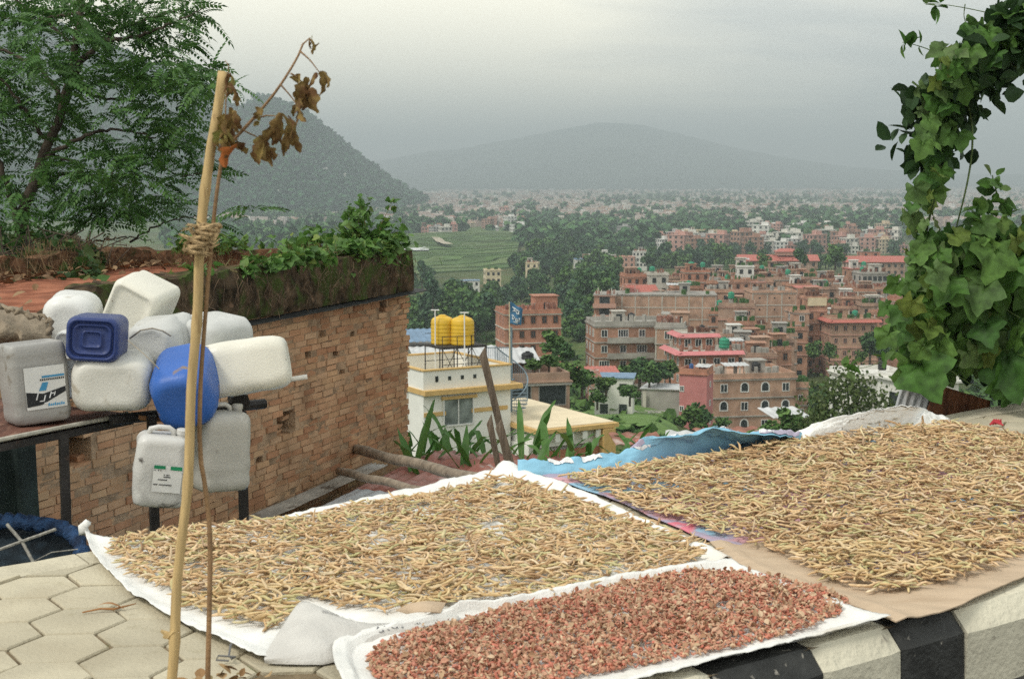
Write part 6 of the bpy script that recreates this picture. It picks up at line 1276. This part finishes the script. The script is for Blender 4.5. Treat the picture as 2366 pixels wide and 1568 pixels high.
    # tanks and roof clutter
    for k, fx, fy, m, r, h, lab, st in (('pink', .82, .3, m_gt, .95, 1.9, 'big green water tank by the pink awning house', .6), ('mid', .35, .3, m_gt, .75, 1.6, 'green water tank on the brown house with pink framed windows', 1.6), ('mid', .05, .2, m_gt, .65, 1.3, 'low green water tank next to the bare stair roof', .0), ('gleft', .3, .5, m_gt, .8, 1.3, 'green water tank on the square grey concrete house', .9), ('bleft', .75, .6, m_gt, .7, 1.3, 'green water tank over the low red brick house', .9), ('n1', .35, .5, m_gt, .95, 1.8, 'green water tank on the red brick porch house', 1.2), ('n1', .8, .5, m_gt, .8, 1.6, 'second smaller green tank on the red brick porch house', 1.2), ('n3', .1, .3, m_gt, .8, 1.5, 'green water tank at the corner of the salmon balcony house', .3), ('n10', .6, .5, m_gt, .8, 1.4, 'green water tank behind the orange brick house', .4), ('n15', .4, .4, m_gt, .8, 1.5, 'green water tank on the squat white banded house', 1.0), ('n4', .75, .6, m_gt, .8, 1.5, 'green water tank on the low wide brick house', 1.2), ('n5', .4, .5, m_gt, .9, 1.8, 'green water tank on the tan stepped house', .6), ('redtop', .9, .4, m_gt, .8, 1.5, 'green water tank beside the flat red tin roof', .6), ('gtop', .2, .5, m_gt, .7, 1.4, 'green water tank on the tall windowed grey house', .4), ('n6', .5, .5, m_gt, .9, 1.5, 'green water tank on the yellowish brown house', .7),
                             ('right', .6, .4, m_gt, .7, 1.3, 'green water tank in the roof garden', 1.0), ('tower', .35, .4, m_blt, .35, 1.1, 'small blue barrel on the narrow pink house', .3), ('n8', .25, .4, m_bt, .7, 1.5, 'black water tank on the low brown brick house', .6), ('pink2', .7, .4, m_bt, .6, 1.3, 'black water tank above the higher pink awning', .2), ('apt', .55, .5, m_bt, .7, 1.5, 'black water tank on the grey balcony apartment house', .4), ('apt', .40, .6, m_gt, .6, 1.5, 'green tank next to the black one on the apartment house', .2), ('corner', .62, .4, m_bt, .7, 1.5, 'black water tank on the brown corner house', .5), ('n4', .3, .4, m_bt, .7, 1.6, 'black water tank on the low wide brick house', .5), ('n11', .5, .5, m_bt, .8, 1.6, 'black water tank on the pale brick house', .3), ('n14', .5, .5, m_bt, .8, 1.6, 'black water tank near the school roofs', .3), ('tin', .60, .75, m_bt, .6, 1.3, 'black water tank beside the tilted zinc shelter', .8), ('flag', .35, .3, m_bt, .5, 1.0, 'small dark tank on the lone red brick house', .1), ('n12', .5, .4, m_bt, .7, 1.4, 'black water tank on the tan house behind the tall block', .5), ('wr', .7, .5, m_bt, .5, 1.1, 'black tank on the white round terrace house', .4)):
        q = on_roof(H[k], fx, fy, st); water_tank(lab, q, r, h, m)
        if st > .35: o = [x for x in COL.objects if x.type == 'EMPTY'][-1]; b = MB(); b.box(0, 0, -st / 2 - .01, r * 1.3, r * 1.3, st - .02); b.build('plinth', m_conc, o)
    for k, fx, fy, lab, w, dp, m in (('corner', .30, .05, 'striped tin awning propped on the corner house terrace', 4.2, 2.6, m_ztin), ('win', .5, .7, 'red tin roof with clutter behind the cream topped house', 6.5, 5, m_redt), ('n2', .5, .5, 'grey tin canopy on the cream white house', 3, 3, m_ztin), ('n9', .2, .4, 'white tin canopy on the flat roofed plant house', 3.6, 3, m_ztin), ('tall', .3, .6, 'low tin shelter on top of the tall windowless block', 4, 3, m_rust2), ('n7', .5, .3, 'grey tin shelter on the crowded roof terrace', 5, 4, m_conc), ('blank', .62, .5, 'tin shelter standing on the long bare block', 4, 3, m_ztin), ('blank', .2, .4, 'pink tin shelter on the long bare block', 3.4, 3, m_rust2), ('apt2', .4, .5, 'dark tin shelter on the pale pillared wing', 3.2, 3, m_conc), ('tower', .7, .4, 'striped tin lying on the narrow pink house', 2.4, 2.2, m_ztin)):
        q = on_roof(H[k], fx, fy, 0); rz = math.degrees(H[k].rotation_euler.z); t = thing('tin_shelter', lab, 'shelter', q, R(rz)); hgt = 2.0 if k != 'tower' else .9; b = MB(); b.slab(lambda u, v: Vector(((u - .5) * w, v * dp, hgt + .25 * v + .04 * math.sin(u * w * 9))), int(w * 12), 3, .03); b.build('sheet', m, t)
        for sx in (-1, 1):
            for y in (.1, dp - .1): b = MB(); b.box(sx * (w / 2 - .15), y, hgt / 2, .1, .1, hgt); b.build('post', m_conc, t)
    # little stair rooms, rubble boards by the shed
    b = MB(); rs = random.Random(8); q = hit(1490, 958)
    for i in range(14): b.box(rs.gauss(0, 1.6), rs.gauss(0, .8), .25 + .07 * i * .3, rs.uniform(1, 3), .2, .06, rs.uniform(0, 3))
    tag(b.build('timber_scrap', m_conc2, None, False, q), 'heap of pale scrap boards on the lawn before the block shed', 'scrap heap')
    return H
HS = town()
# ---------------------------------------------------------------- trees, woods, far houses
def crown_mesh(name, seed, mat, n=620, tall=1.0, leaf=(.075, .13), lobes=9):
    "unit crown: radius about 1, base at 0; many leaf clumps set in lobes"
    r = np.random.default_rng(seed); L = []
    for i in range(lobes): a = r.uniform(0, 6.28); rad = r.uniform(.15, .62); z = r.uniform(.35, 1.45) * tall; L.append((rad * math.cos(a) * (1.15 - .35 * z / tall), rad * math.sin(a) * (1.15 - .35 * z / tall), z, r.uniform(.30, .50)))
    P_ = []; 
    for i in range(n):
        x, y, z, q = L[i % lobes]; v = r.normal(0, 1, 3); v /= np.linalg.norm(v); v *= q * (r.uniform(.55, 1.05)); P_.append((x + v[0], y + v[1], max(.06, z + v[2] * .85)))
    V = np.array([(-.5, -.3, 0), (0, -.5, .12), (.5, -.2, 0), (.45, .35, -.1), (-.05, .5, .08), (-.5, .25, -.06)]); F = np.array([(0, 1, 4, 5), (1, 2, 3, 4)])
    Rm = rotm(n, .9); Vv, Ff = scatter([(V, F)], Rm, np.array(P_), r.uniform(leaf[0], leaf[1], n) * 2); return npmesh(name, Vv, Ff, mat)
GREEN = {'dark': RI('wood_leaf_dark', [(0.047, 0.100, 0.040), (0.076, 0.144, 0.054), (0.036, 0.079, 0.032), (0.104, 0.180, 0.061)], .9, 0, .1), 'mid': RI('wood_leaf_mid', [(0.068, 0.132, 0.041), (0.105, 0.193, 0.057), (0.055, 0.109, 0.039), (0.145, 0.241, 0.072)], .9, 0, .1), 'light': RI('wood_leaf_light', [(0.069, 0.125, 0.037), (0.106, 0.181, 0.053), (0.050, 0.100, 0.033), (0.138, 0.213, 0.062)], .9, 0, .1), 'blue': RI('wood_leaf_blue', [(0.054, 0.108, 0.061), (0.083, 0.148, 0.079), (0.043, 0.090, 0.054), (0.108, 0.180, 0.090)], .9, 0, .1)}
CM = {k: [crown_mesh('crown', 10 * i + j, m, 620, t) for j, t in enumerate((1.0, 1.15, .85, 1.3))] for i, (k, m) in enumerate(GREEN.items())}
m_trk = M('far_trunk', (.07, .055, .04), .95); _tb = MB(); _tb.tube([Vector((0, 0, -.4)), Vector((.02, 0, .3)), Vector((.05, .02, .9))], [.09, .07, .03], 6); _tb.tube([Vector((.02, 0, .35)), Vector((.3, .1, .8))], [.04, .015], 5); _tb.tube([Vector((.02, 0, .4)), Vector((-.25, -.12, .85))], [.04, .015], 5); TRK = _tb.mesh('trunk', m_trk)
def tree(p, r, kind, label, group=None, tall=None, cat='tree', name='tree'):
    t = thing(name, label, cat, p, random.uniform(0, 6.28), group); c = link('crown', random.choice(CM[kind]), t, (0, 0, .1 * r)); c.scale = (r, r, r * (tall or random.uniform(.85, 1.15))); k = link('trunk', TRK, t); k.scale = (r, r, r); return t
def wood(poly, n, rr, kinds, label, group):
    a = np.array(poly, float); lo, hi = a.min(0), a.max(0); c = 0; pts = []
    while c < n:
        x, y = random.uniform(lo[0], hi[0]), random.uniform(lo[1], hi[1])
        if not in_poly(np.array([x]), np.array([y]), poly)[0]: continue
        p = hit(x, y); pts.append(p); c += 1
    for p in sorted(pts, key=lambda q: -q.y): k = random.choice(kinds); tree(p, random.uniform(*rr), k, label % {'dark': 'dark green', 'mid': 'mid green', 'light': 'light green', 'blue': 'bluish green'}[k], group % k)
def woods():
    wood([(940, 745), (1000, 715), (1150, 700), (1220, 640), (1250, 650), (1420, 655), (1430, 720), (1370, 760), (1368, 800), (1322, 800), (1318, 715), (1142, 715), (1135, 790), (1040, 800), (935, 800)], 105, (3.6, 6.2), ['dark', 'dark', 'mid', 'blue'], '%s tree of the wood round the lone red brick house', '%s trees of the ravine wood')
    wood([(1180, 625), (1260, 575), (1330, 570), (1430, 605), (1450, 640), (1200, 660)], 55, (5.0, 8.0), ['dark', 'blue', 'dark', 'mid'], '%s tree of the wooded rise above the ravine', '%s trees of the wooded rise')
    wood([(1430, 600), (1560, 592), (1720, 612), (1720, 625), (1440, 632)], 34, (4.0, 6.2), ['dark', 'blue', 'mid'], '%s tree of the belt behind the upper town', '%s trees of the belt behind the town')
    wood([(1700, 622), (2080, 618), (2080, 634), (1700, 634)], 26, (3.4, 5.6), ['dark', 'mid'], '%s tree between the school and the upper town', '%s trees before the school')
    wood([(1560, 584), (2090, 582), (2090, 592), (1560, 592)], 40, (4.0, 6.5), ['dark', 'blue'], '%s tree of the belt behind the school', '%s trees behind the school')
    wood([(915, 650), (1000, 640), (1000, 668), (915, 690)], 10, (2.4, 4), ['blue', 'dark'], '%s tree by the fields past the shed corner', '%s trees by the fields')
    for x, y, d, r, k, tl, lab in ((1478, 880, 245, 3.4, 'dark', .8, 'rounded dark tree in front of the grey balcony apartment house'), (1436, 890, 236, 2.8, 'mid', .7, 'green bushy tree beside the rounded dark one by the balconies'), (1520, 896, 230, 2.7, 'dark', .75, 'bushy tree below the white pillars'), (1548, 880, 238, 2.2, 'light', .8, 'pale bush above the block shed'), (1500, 890, 226, 2.4, 'mid', .8, 'bush behind the white roofed block shed'), (1618, 1000, 190, 2.3, 'dark', .9, 'dark bush at the foot of the narrow pink house'), (1664, 1008, 188, 1.7, 'mid', .9, 'green bush between the narrow pink and the corner house'), (1595, 1000, 165, 2.2, 'light', .7, 'pale bush on the lawn edge'), (1822, 1020, 95, 1.5, 'mid', .8, 'round green bush just past the dusty tarp'), (1778, 1024, 100, 1.2, 'mid', .7, 'small green bush beside the round one past the tarp'), (1278, 826, 175, 2.2, 'mid', .8, 'green tree behind the tilted zinc shelter'), (1300, 838, 170, 1.8, 'dark', .9, 'dark bush right above the unfinished house'), (1345, 905, 165, 2.2, 'mid', .7, 'garden bush below the red tin roof'), (1310, 900, 150, 2.0, 'light', .7, 'light garden bush next to the unfinished house'), (1400, 905, 185, 2.0, 'light', .6, 'low light bush by the garden sheds'), (1455, 925, 190, 2.0, 'mid', .6, 'low bush at the back of the lawn'), (1380, 935, 170, 1.6, 'mid', .6, 'low bush at the side of the lawn'), (1880, 830, 318, 2.2, 'mid', 1.2, 'slim tree in front of the slender house'), (1916, 828, 316, 1.8, 'mid', 1.3, 'slim tree between the slender house and roof garden house'), (2010, 830, 300, 3.2, 'dark', 1, 'dark tree before the wide roof garden house'), (2045, 835, 290, 3.4, 'dark', 1, 'dark tree at the edge of the vine'), (1990, 838, 280, 1.8, 'light', .9, 'bright green shrub below the roof garden house'), (1930, 612, 560, 5.0, 'mid', 1, 'big round tree between the two school roofs'), (1765, 618, 560, 3.4, 'mid', 1, 'green tree before the long school roof'), (1848, 620, 545, 3.8, 'dark', 1, 'dark tree before the long school roof end'), (1000, 705, 420, 3.4, 'blue', 1.5, 'pointed tree at the shed corner by the fields'), (975, 662, 560, 3.0, 'blue', 1.6, 'slim tree standing in the fields'), (1235, 858, 129, 1.2, 'light', .6, 'garden plants on the roof of the unfinished house'), (1268, 850, 131, 1.3, 'mid', .6, 'leafy pots on the roof edge of the unfinished house')):
        p = P(x, y, d); tree(p, r, k, lab, None, tl, 'tree' if 'tree' in lab else 'bush', 'tree' if 'tree' in lab else 'bush')
    # the airy tree in front of the town
    d = 80; base = P(1975, 1085, d); t = thing('airy_tree', 'airy olive green tree with see through crown in front of the white terrace house', 'tree', base); b = MB(); o = base; pts = []; rs = random.Random(21)
    for lx, ly, n in ((1900, 935, 260), (1940, 900, 300), (1985, 905, 330), (2025, 935, 260), (1960, 955, 360), (1910, 985, 300), (2040, 985, 260), (1980, 1000, 300), (1880, 970, 180), (1965, 868, 130), (2070, 965, 160)):
        e = Vector(P(lx, ly, d + rs.gauss(0, .6))) - o; b.tube([Vector((0, 0, 0)), e * .45 + Vector((rs.gauss(0, .15), 0, .25)), e], [.09, .045, .015], 5)
        for i in range(n): pts.append((e.x + rs.gauss(0, .62), e.y + rs.gauss(0, .6), e.z + rs.gauss(0, .50)))
    b.build('trunk', m_trk, t, True); leaf_cloud(pts, (.16, .30), RI('airy_leaf', [(0.078, 0.117, 0.039), (0.117, 0.163, 0.052), (0.058, 0.091, 0.034), (0.156, 0.195, 0.078)], .7, .25, .2), 'crown', t, .9)
    # ground cover: lawn, field terraces, road, pond
    def patch(name, poly, mat, lift=.25, n=34, kind='structure'):
        q = [Vector(hit(*p)) for p in poly]; f = lambda u, v: q[0].lerp(q[1], u).lerp(q[3].lerp(q[2], u), v); b = MB()
        def fn(u, v): p = f(u, v); return Vector((p.x, p.y, tz(p.x, p.y) + lift))
        b.grid(fn, n, n); return struct(b.build(name, mat, None, True))
    def lawn_patch(mat):
        b = MB(); b.grid(lambda u, v: (lambda d, s: Vector((s * d, d, tz(s * d, d) + .3)))(140 + 125 * v, .034 + .084 * u + .006 * math.sin(v * 9)), 40, 60); struct(b.build('lawn', mat, None, True))
    lawn_patch(M('lawn_grass', (.115, .20, .045), .95, .2, .35, .5, 3, stain=[(.12, (.55, .7), (.08, .15, .035))]))
    m_fd = M('terraced_field', (.085, .13, .05), .95, .2, .05, .3, 1, (.12, .165, .07), .1, stretch=(.15, 1, 1), stain=[(.10, (.58, .66), (.05, .10, .03)), (.02, (.6, .68), (.14, .17, .06))])
    b = MB()
    def field(u, v):
        p = Vector(hit(1005 + 185 * u, 628 - 84 * v + 10 * u)) if False else None
    q = [hit(905, 640), hit(1190, 622), hit(1205, 548), hit(930, 560)]
    def fn(u, v):
        p = q[0].lerp(q[1], u).lerp(q[3].lerp(q[2], u), v); st = math.floor(v * 16) / 16; return Vector((p.x, p.y, tz(p.x, p.y) + 1.2 + st * 4.0 + .5 * fbm(u * 4, st * 9)))
    
    rs = random.Random(12)
    for j in range(22):
        c0 = 0
        while c0 < 1:
            c1 = min(1, c0 + rs.uniform(.12, .5)); v0, v1 = j / 22 + .0008, (j + 1) / 22 - .0008; k = 6
            top = [fn(c0 + (c1 - c0) * i / k, v0 + (v1 - v0) * q_) for q_ in (0, .999) for i in range(k + 1)]
            st = lambda p: Vector((p.x, p.y, tz(p.x, p.y) + 1.0 + j * .28 + .6 * fbm(p.x / 60, j * .4)))
            top = [st(p) for p in top]; b.add(top, [(i, i + 1, k + 2 + i, k + 1 + i) for i in range(k)]); o_ = len(b.v) - 2 * (k + 1)
            b.add([x for p in top[:k + 1] for x in (p, p - Vector((0, 0, 1.6)))], [(2 * i, 2 * i + 1, 2 * i + 3, 2 * i + 2) for i in range(k)]); c0 = c1
    struct(b.build('field_terraces', RI('field_plots', [(.075, .135, .04), (.105, .165, .055), (.06, .11, .035), (.125, .17, .07), (.085, .15, .045), (.11, .14, .06)], .95, 0, .1, .05, .25)))
    b = MB(); pl = [hit(1002, 552), hit(1004, 562), hit(1014, 572), hit(1026, 580), hit(1036, 584)]; f = polyline(smoothline(pl)); pts = [f(i / 30) for i in range(31)]
    b.grid(lambda u, v: Vector((f(u).x + (v - .5) * 7, f(u).y, tz(f(u).x, f(u).y) + 6.2)), 30, 1); struct(b.build('path', M('pale_track', (.42, .37, .28), .95)))
    patch('greenhouse_roof', ((888, 592), (990, 590), (992, 583), (890, 584)), M('plastic_roof', (.62, .63, .62), .6), 3.5, 8)
woods()
def scrub():
    "low ground cover on the near slope, one mass"
    n = 5200; T = []; rs = random.Random(31)
    while len(T) < n:
        d = rs.uniform(24, 330) if rs.random() < .75 else rs.uniform(300, 700); x = rs.uniform(-.30, .36) * d
        if 140 < d < 262 and 6 < x < 40 and not (rs.random() < .06): continue
        if fbm(x / 16, d / 16, 4) < -.15: continue
        if 58 < d < 84 and -8 < x < 9: continue
        T.append((x, d, tz(x, d) + rs.uniform(0, .5) * min(1, d / 80)))
    T = np.array(T); V = np.array([(-.5, -.3, .0), (0, -.5, .35), (.5, -.2, .1), (.45, .35, .45), (-.05, .5, .2), (-.5, .25, .3)]); F = np.array([(0, 1, 4, 5), (1, 2, 3, 4)]); s = np.clip(T[:, 1] / 120, .35, 2.2) * rng.uniform(.5, 1.5, n); Vs = []; Fs = []; o = 0
    for k in range(6):
        T2 = T + rng.normal(0, .5, T.shape) * s[:, None] * np.array([1, 1, .35]); Vv, Ff = scatter([(V, F)], rotm(n, .7), T2, s * .8); Vs.append(Vv); Fs.append(Ff + o); o += len(Vv)
    tag(link('scrub', npmesh('scrub', np.concatenate(Vs), np.concatenate(Fs), RI('scrub_leaf', [(0.039, 0.085, 0.026), (0.072, 0.143, 0.039), (0.052, 0.104, 0.029), (0.111, 0.189, 0.052)], .95, 0, .1))), 'green scrub and weeds covering the slope below the path', 'scrub', kind='stuff')
scrub()
def far():
    cols = {'pale': (.58, .56, .50), 'brick': (.36, .21, .15), 'cream': (.56, .46, .33), 'pinkish': (.48, .28, .23), 'grey': (.40, .39, .37), 'white': (.68, .67, .63)}
    mats = {k: M('far_' + k, c, .95, .15, .2) for k, c in cols.items()}; kinds = {}
    for k in cols:
        for j in range(3):
            w, dp, fl = (9, 8, 3) if j == 0 else ((12, 9, 4) if j == 1 else (8, 9, 2)); b = MB(); b.box(0, 0, fl * 1.5 - 2, w, dp, fl * 3 + 4); b.box(w * .2, dp * .1, fl * 3 + 1.2, w * .4, dp * .45, 2.5); b.box(0, 0, fl * 3 + .06, w + .7, dp + .7, .25); b.mi = 1
            for f in range(fl):
                for i in range(3):
                    b.box(-w / 2 + w * (i + .5) / 3, -dp / 2, f * 3 + 1.6, 1.5, .1, 1.5); b.box(w / 2, -dp / 2 + dp * (i + .5) / 3, f * 3 + 1.6, .1, 1.4, 1.5); b.box(-w / 2, -dp / 2 + dp * (i + .5) / 3, f * 3 + 1.6, .1, 1.4, 1.5)
            kinds[k, j] = b.mesh('house', [mats[k], m_pane])
    wt = ['pale', 'brick', 'cream', 'pinkish', 'grey', 'white', 'pale', 'brick', 'pinkish']
    def field(n, x0, x1, y0, y1, where, dens=lambda x, y: 1):
        c = 0
        while c < n:
            x, y = random.uniform(x0, x1), random.uniform(y0, y1)
            if random.random() > dens(x, y): continue
            p = hit(x, y); k = random.choice(wt); s = random.uniform(.8, 1.25); o = link('house', kinds[k, random.randrange(3)], None, p, (0, 0, random.uniform(-.6, .6))); o.scale = (s, s, s); c += 1
            tag(o, 'small %s house %s' % ({'brick': 'brick red'}.get(k, k), where), 'house', '%s houses %s' % (k, where))
    field(105, 1560, 2085, 556, 588, 'packed in the second town behind the school', lambda x, y: min(1, .35 + (x - 1560) / 350))
    field(26, 1500, 1700, 555, 580, 'scattered before the long cream building')
    field(40, 1720, 2085, 536, 556, 'in the back rows of the second town'); field(62, 960, 1560, 505, 556, 'dotted among the fields and trees of the valley'); field(10, 1000, 1240, 500, 520, 'on the far side of the green fields')
    # further towns and woods: too many and too small to count
    V = np.array([(-.5, -.5, -.5), (.5, -.5, -.5), (.5, .5, -.5), (-.5, .5, -.5), (-.5, -.5, 1), (.5, -.5, 1), (.5, .5, 1), (-.5, .5, 1)]); F = np.array([(4, 5, 6, 7), (0, 1, 5, 4), (1, 2, 6, 5), (2, 3, 7, 6), (3, 0, 4, 7)])
    T = []; sz = []; rs = random.Random(77)
    while len(T) < 16500:
        y = 424 + 100 * rs.random() ** 1.15; x = rs.uniform(420, 2500)
        if x < 980 and not (474 < y < 522): continue
        if x < 1000 and rs.random() < .3: continue
        dn = .62 + 1.0 * fbm(x / 130, y / 9, 2) + .25 * fbm(x / 40, y / 5, 7)
        if 445 < y < 478 and 1450 < x < 2100 and fbm(x / 170, 4) > -.3: dn -= .45
        if rs.random() > dn: continue
        p = hit(x, y, 600); T.append(tuple(p)); sz.append(rs.uniform(6, 12) * (1 + max(0, p.y - 3000) / 9000))
    T = np.array(T); sz = np.array(sz); n = len(T); S3 = np.stack([sz, sz * rng.uniform(.7, 1.2, n), rng.choice([5, 7.5, 10], n) * rng.uniform(.8, 1.2, n)], 1); Vv, Ff = scatter([(V, F)], rotm(n, 0, rng.uniform(-.7, .7, n)), T, S3)
    tag(link('distant_houses', npmesh('distant_houses', Vv, Ff, RI('distant_wall', [(.55, .53, .48), (.40, .24, .18), (.62, .60, .55), (.50, .36, .27), (.45, .43, .40), (.36, .20, .15), (.68, .67, .64), (.52, .42, .32)], .95))), 'countless small houses of the far valley towns fading into haze', 'distant town', kind='stuff')
    T = []; sz = []
    while len(T) < 4600:
        y = 426 + 150 * rs.random() ** 1.2; x = rs.uniform(380, 2500); f = fbm(x / 150, y / 10, 12) + .5 * fbm(x / 40, y / 5, 3)
        if 930 < x < 1195 and y > 545: continue
        if 445 < y < 480 and 1450 < x < 2100: f += .5
        if 500 < y < 530 and 1560 < x < 2100: f += .15
        if y > 530 and x > 1700: f -= .3
        if f < .06 or (y < 500 and rs.random() < .6): continue
        p = hit(x, y, 600)
        if p.y < 760: continue
        T.append(tuple(p)); sz.append(rs.uniform(5, 10))
    T = np.array(T); sz = np.array(sz); n = len(T); cr = [crown_mesh('tmp', 300 + i, GREEN['blue'], 26, 1, (.28, .42), 5) for i in range(4)]; pr = []
    for me in cr:
        v = np.array([x.co[:] for x in me.vertices]); f = np.array([p.vertices[:] for p in me.polygons]); pr.append((v, f)); bpy.data.meshes.remove(me)
    Vv, Ff = scatter(pr, rotm(n, 0), T, sz); tag(link('distant_woods', npmesh('distant_woods', Vv, Ff, RI('distant_leaf', [(0.059, 0.129, 0.057), (0.097, 0.196, 0.078), (0.049, 0.106, 0.052), (0.135, 0.238, 0.088)], .95, 0, .1))), 'dark woods spread through the far valley in the haze', 'distant woods', kind='stuff')
    # the forest on the near mountain and a few houses up there
    m = bpy.data.objects['near_mountain'].data; vs = np.array([v.co[:] for v in m.vertices]); nv = len(vs); T = []
    fs = [p.vertices[:] for p in m.polygons]
    for i in range(15000):
        f = fs[rs.randrange(len(fs) // 2 + 400)]; a, c_, d_, e = (vs[k] for k in f); u, v = rs.random(), rs.random(); p = (a * (1 - u) + c_ * u) * (1 - v) + (e * (1 - u) + d_ * u) * v
        if abs(p[0] / p[1]) > .42 or p[2] < -58: continue
        T.append(p)
    T = np.array(T); n = len(T); Vv, Ff = scatter(pr, rotm(n, 0), T - np.array([0, 0, 3]), rng.uniform(6, 13, n)); tag(link('hill_woods', npmesh('hill_woods', Vv, Ff, RI('hill_leaf', [(0.029, 0.086, 0.038), (0.046, 0.128, 0.051), (0.023, 0.072, 0.035), (0.065, 0.166, 0.066)], .95, 0, .1))), 'forest covering the near mountain behind the shed', 'forest', kind='stuff')
    for x, y, k in ((640, 452, 'white'), (700, 386, 'pale'), (708, 380, 'white'), (752, 398, 'white'), (795, 412, 'pale'), (600, 452, 'pale'), (580, 462, 'cream'), (430, 350, 'white'), (330, 320, 'pale')):
        r = ray(x, y); d = 1900
        while d < 3400:
            p = CAM + r * (d / r.y); hgt = vs[np.argmin((vs[:, 0] - p.x) ** 2 + (vs[:, 1] - p.y) ** 2)][2]
            if p.z < hgt: break
            d += 10
        o = link('house', kinds[k, 1], None, p, (0, 0, .2)); o.scale = (.75, .7, .7); tag(o, 'tiny %s house high on the forested mountain side' % k, 'house', '%s houses on the mountain side' % k)
far()
# ---------------------------------------------------------------- the air
def haze():
    m = bpy.data.materials.new('haze_air'); m.use_nodes = True; nt = m.node_tree; nt.nodes.clear()
    v = nt.nodes.new('ShaderNodeVolumePrincipled'); v.inputs['Color'].default_value = (.81, .92, .965, 1); v.inputs['Density'].default_value = 2.4e-4; v.inputs['Anisotropy'].default_value = .1
    o = nt.nodes.new('ShaderNodeOutputMaterial'); nt.links.new(v.outputs[0], o.inputs['Volume'])
    b = MB(); b.box(0, 12050, 235, 62000, 24300, 770)
    tag(b.build('haze', m), 'pale blue grey haze filling the valley air', 'haze', kind='stuff')
haze()
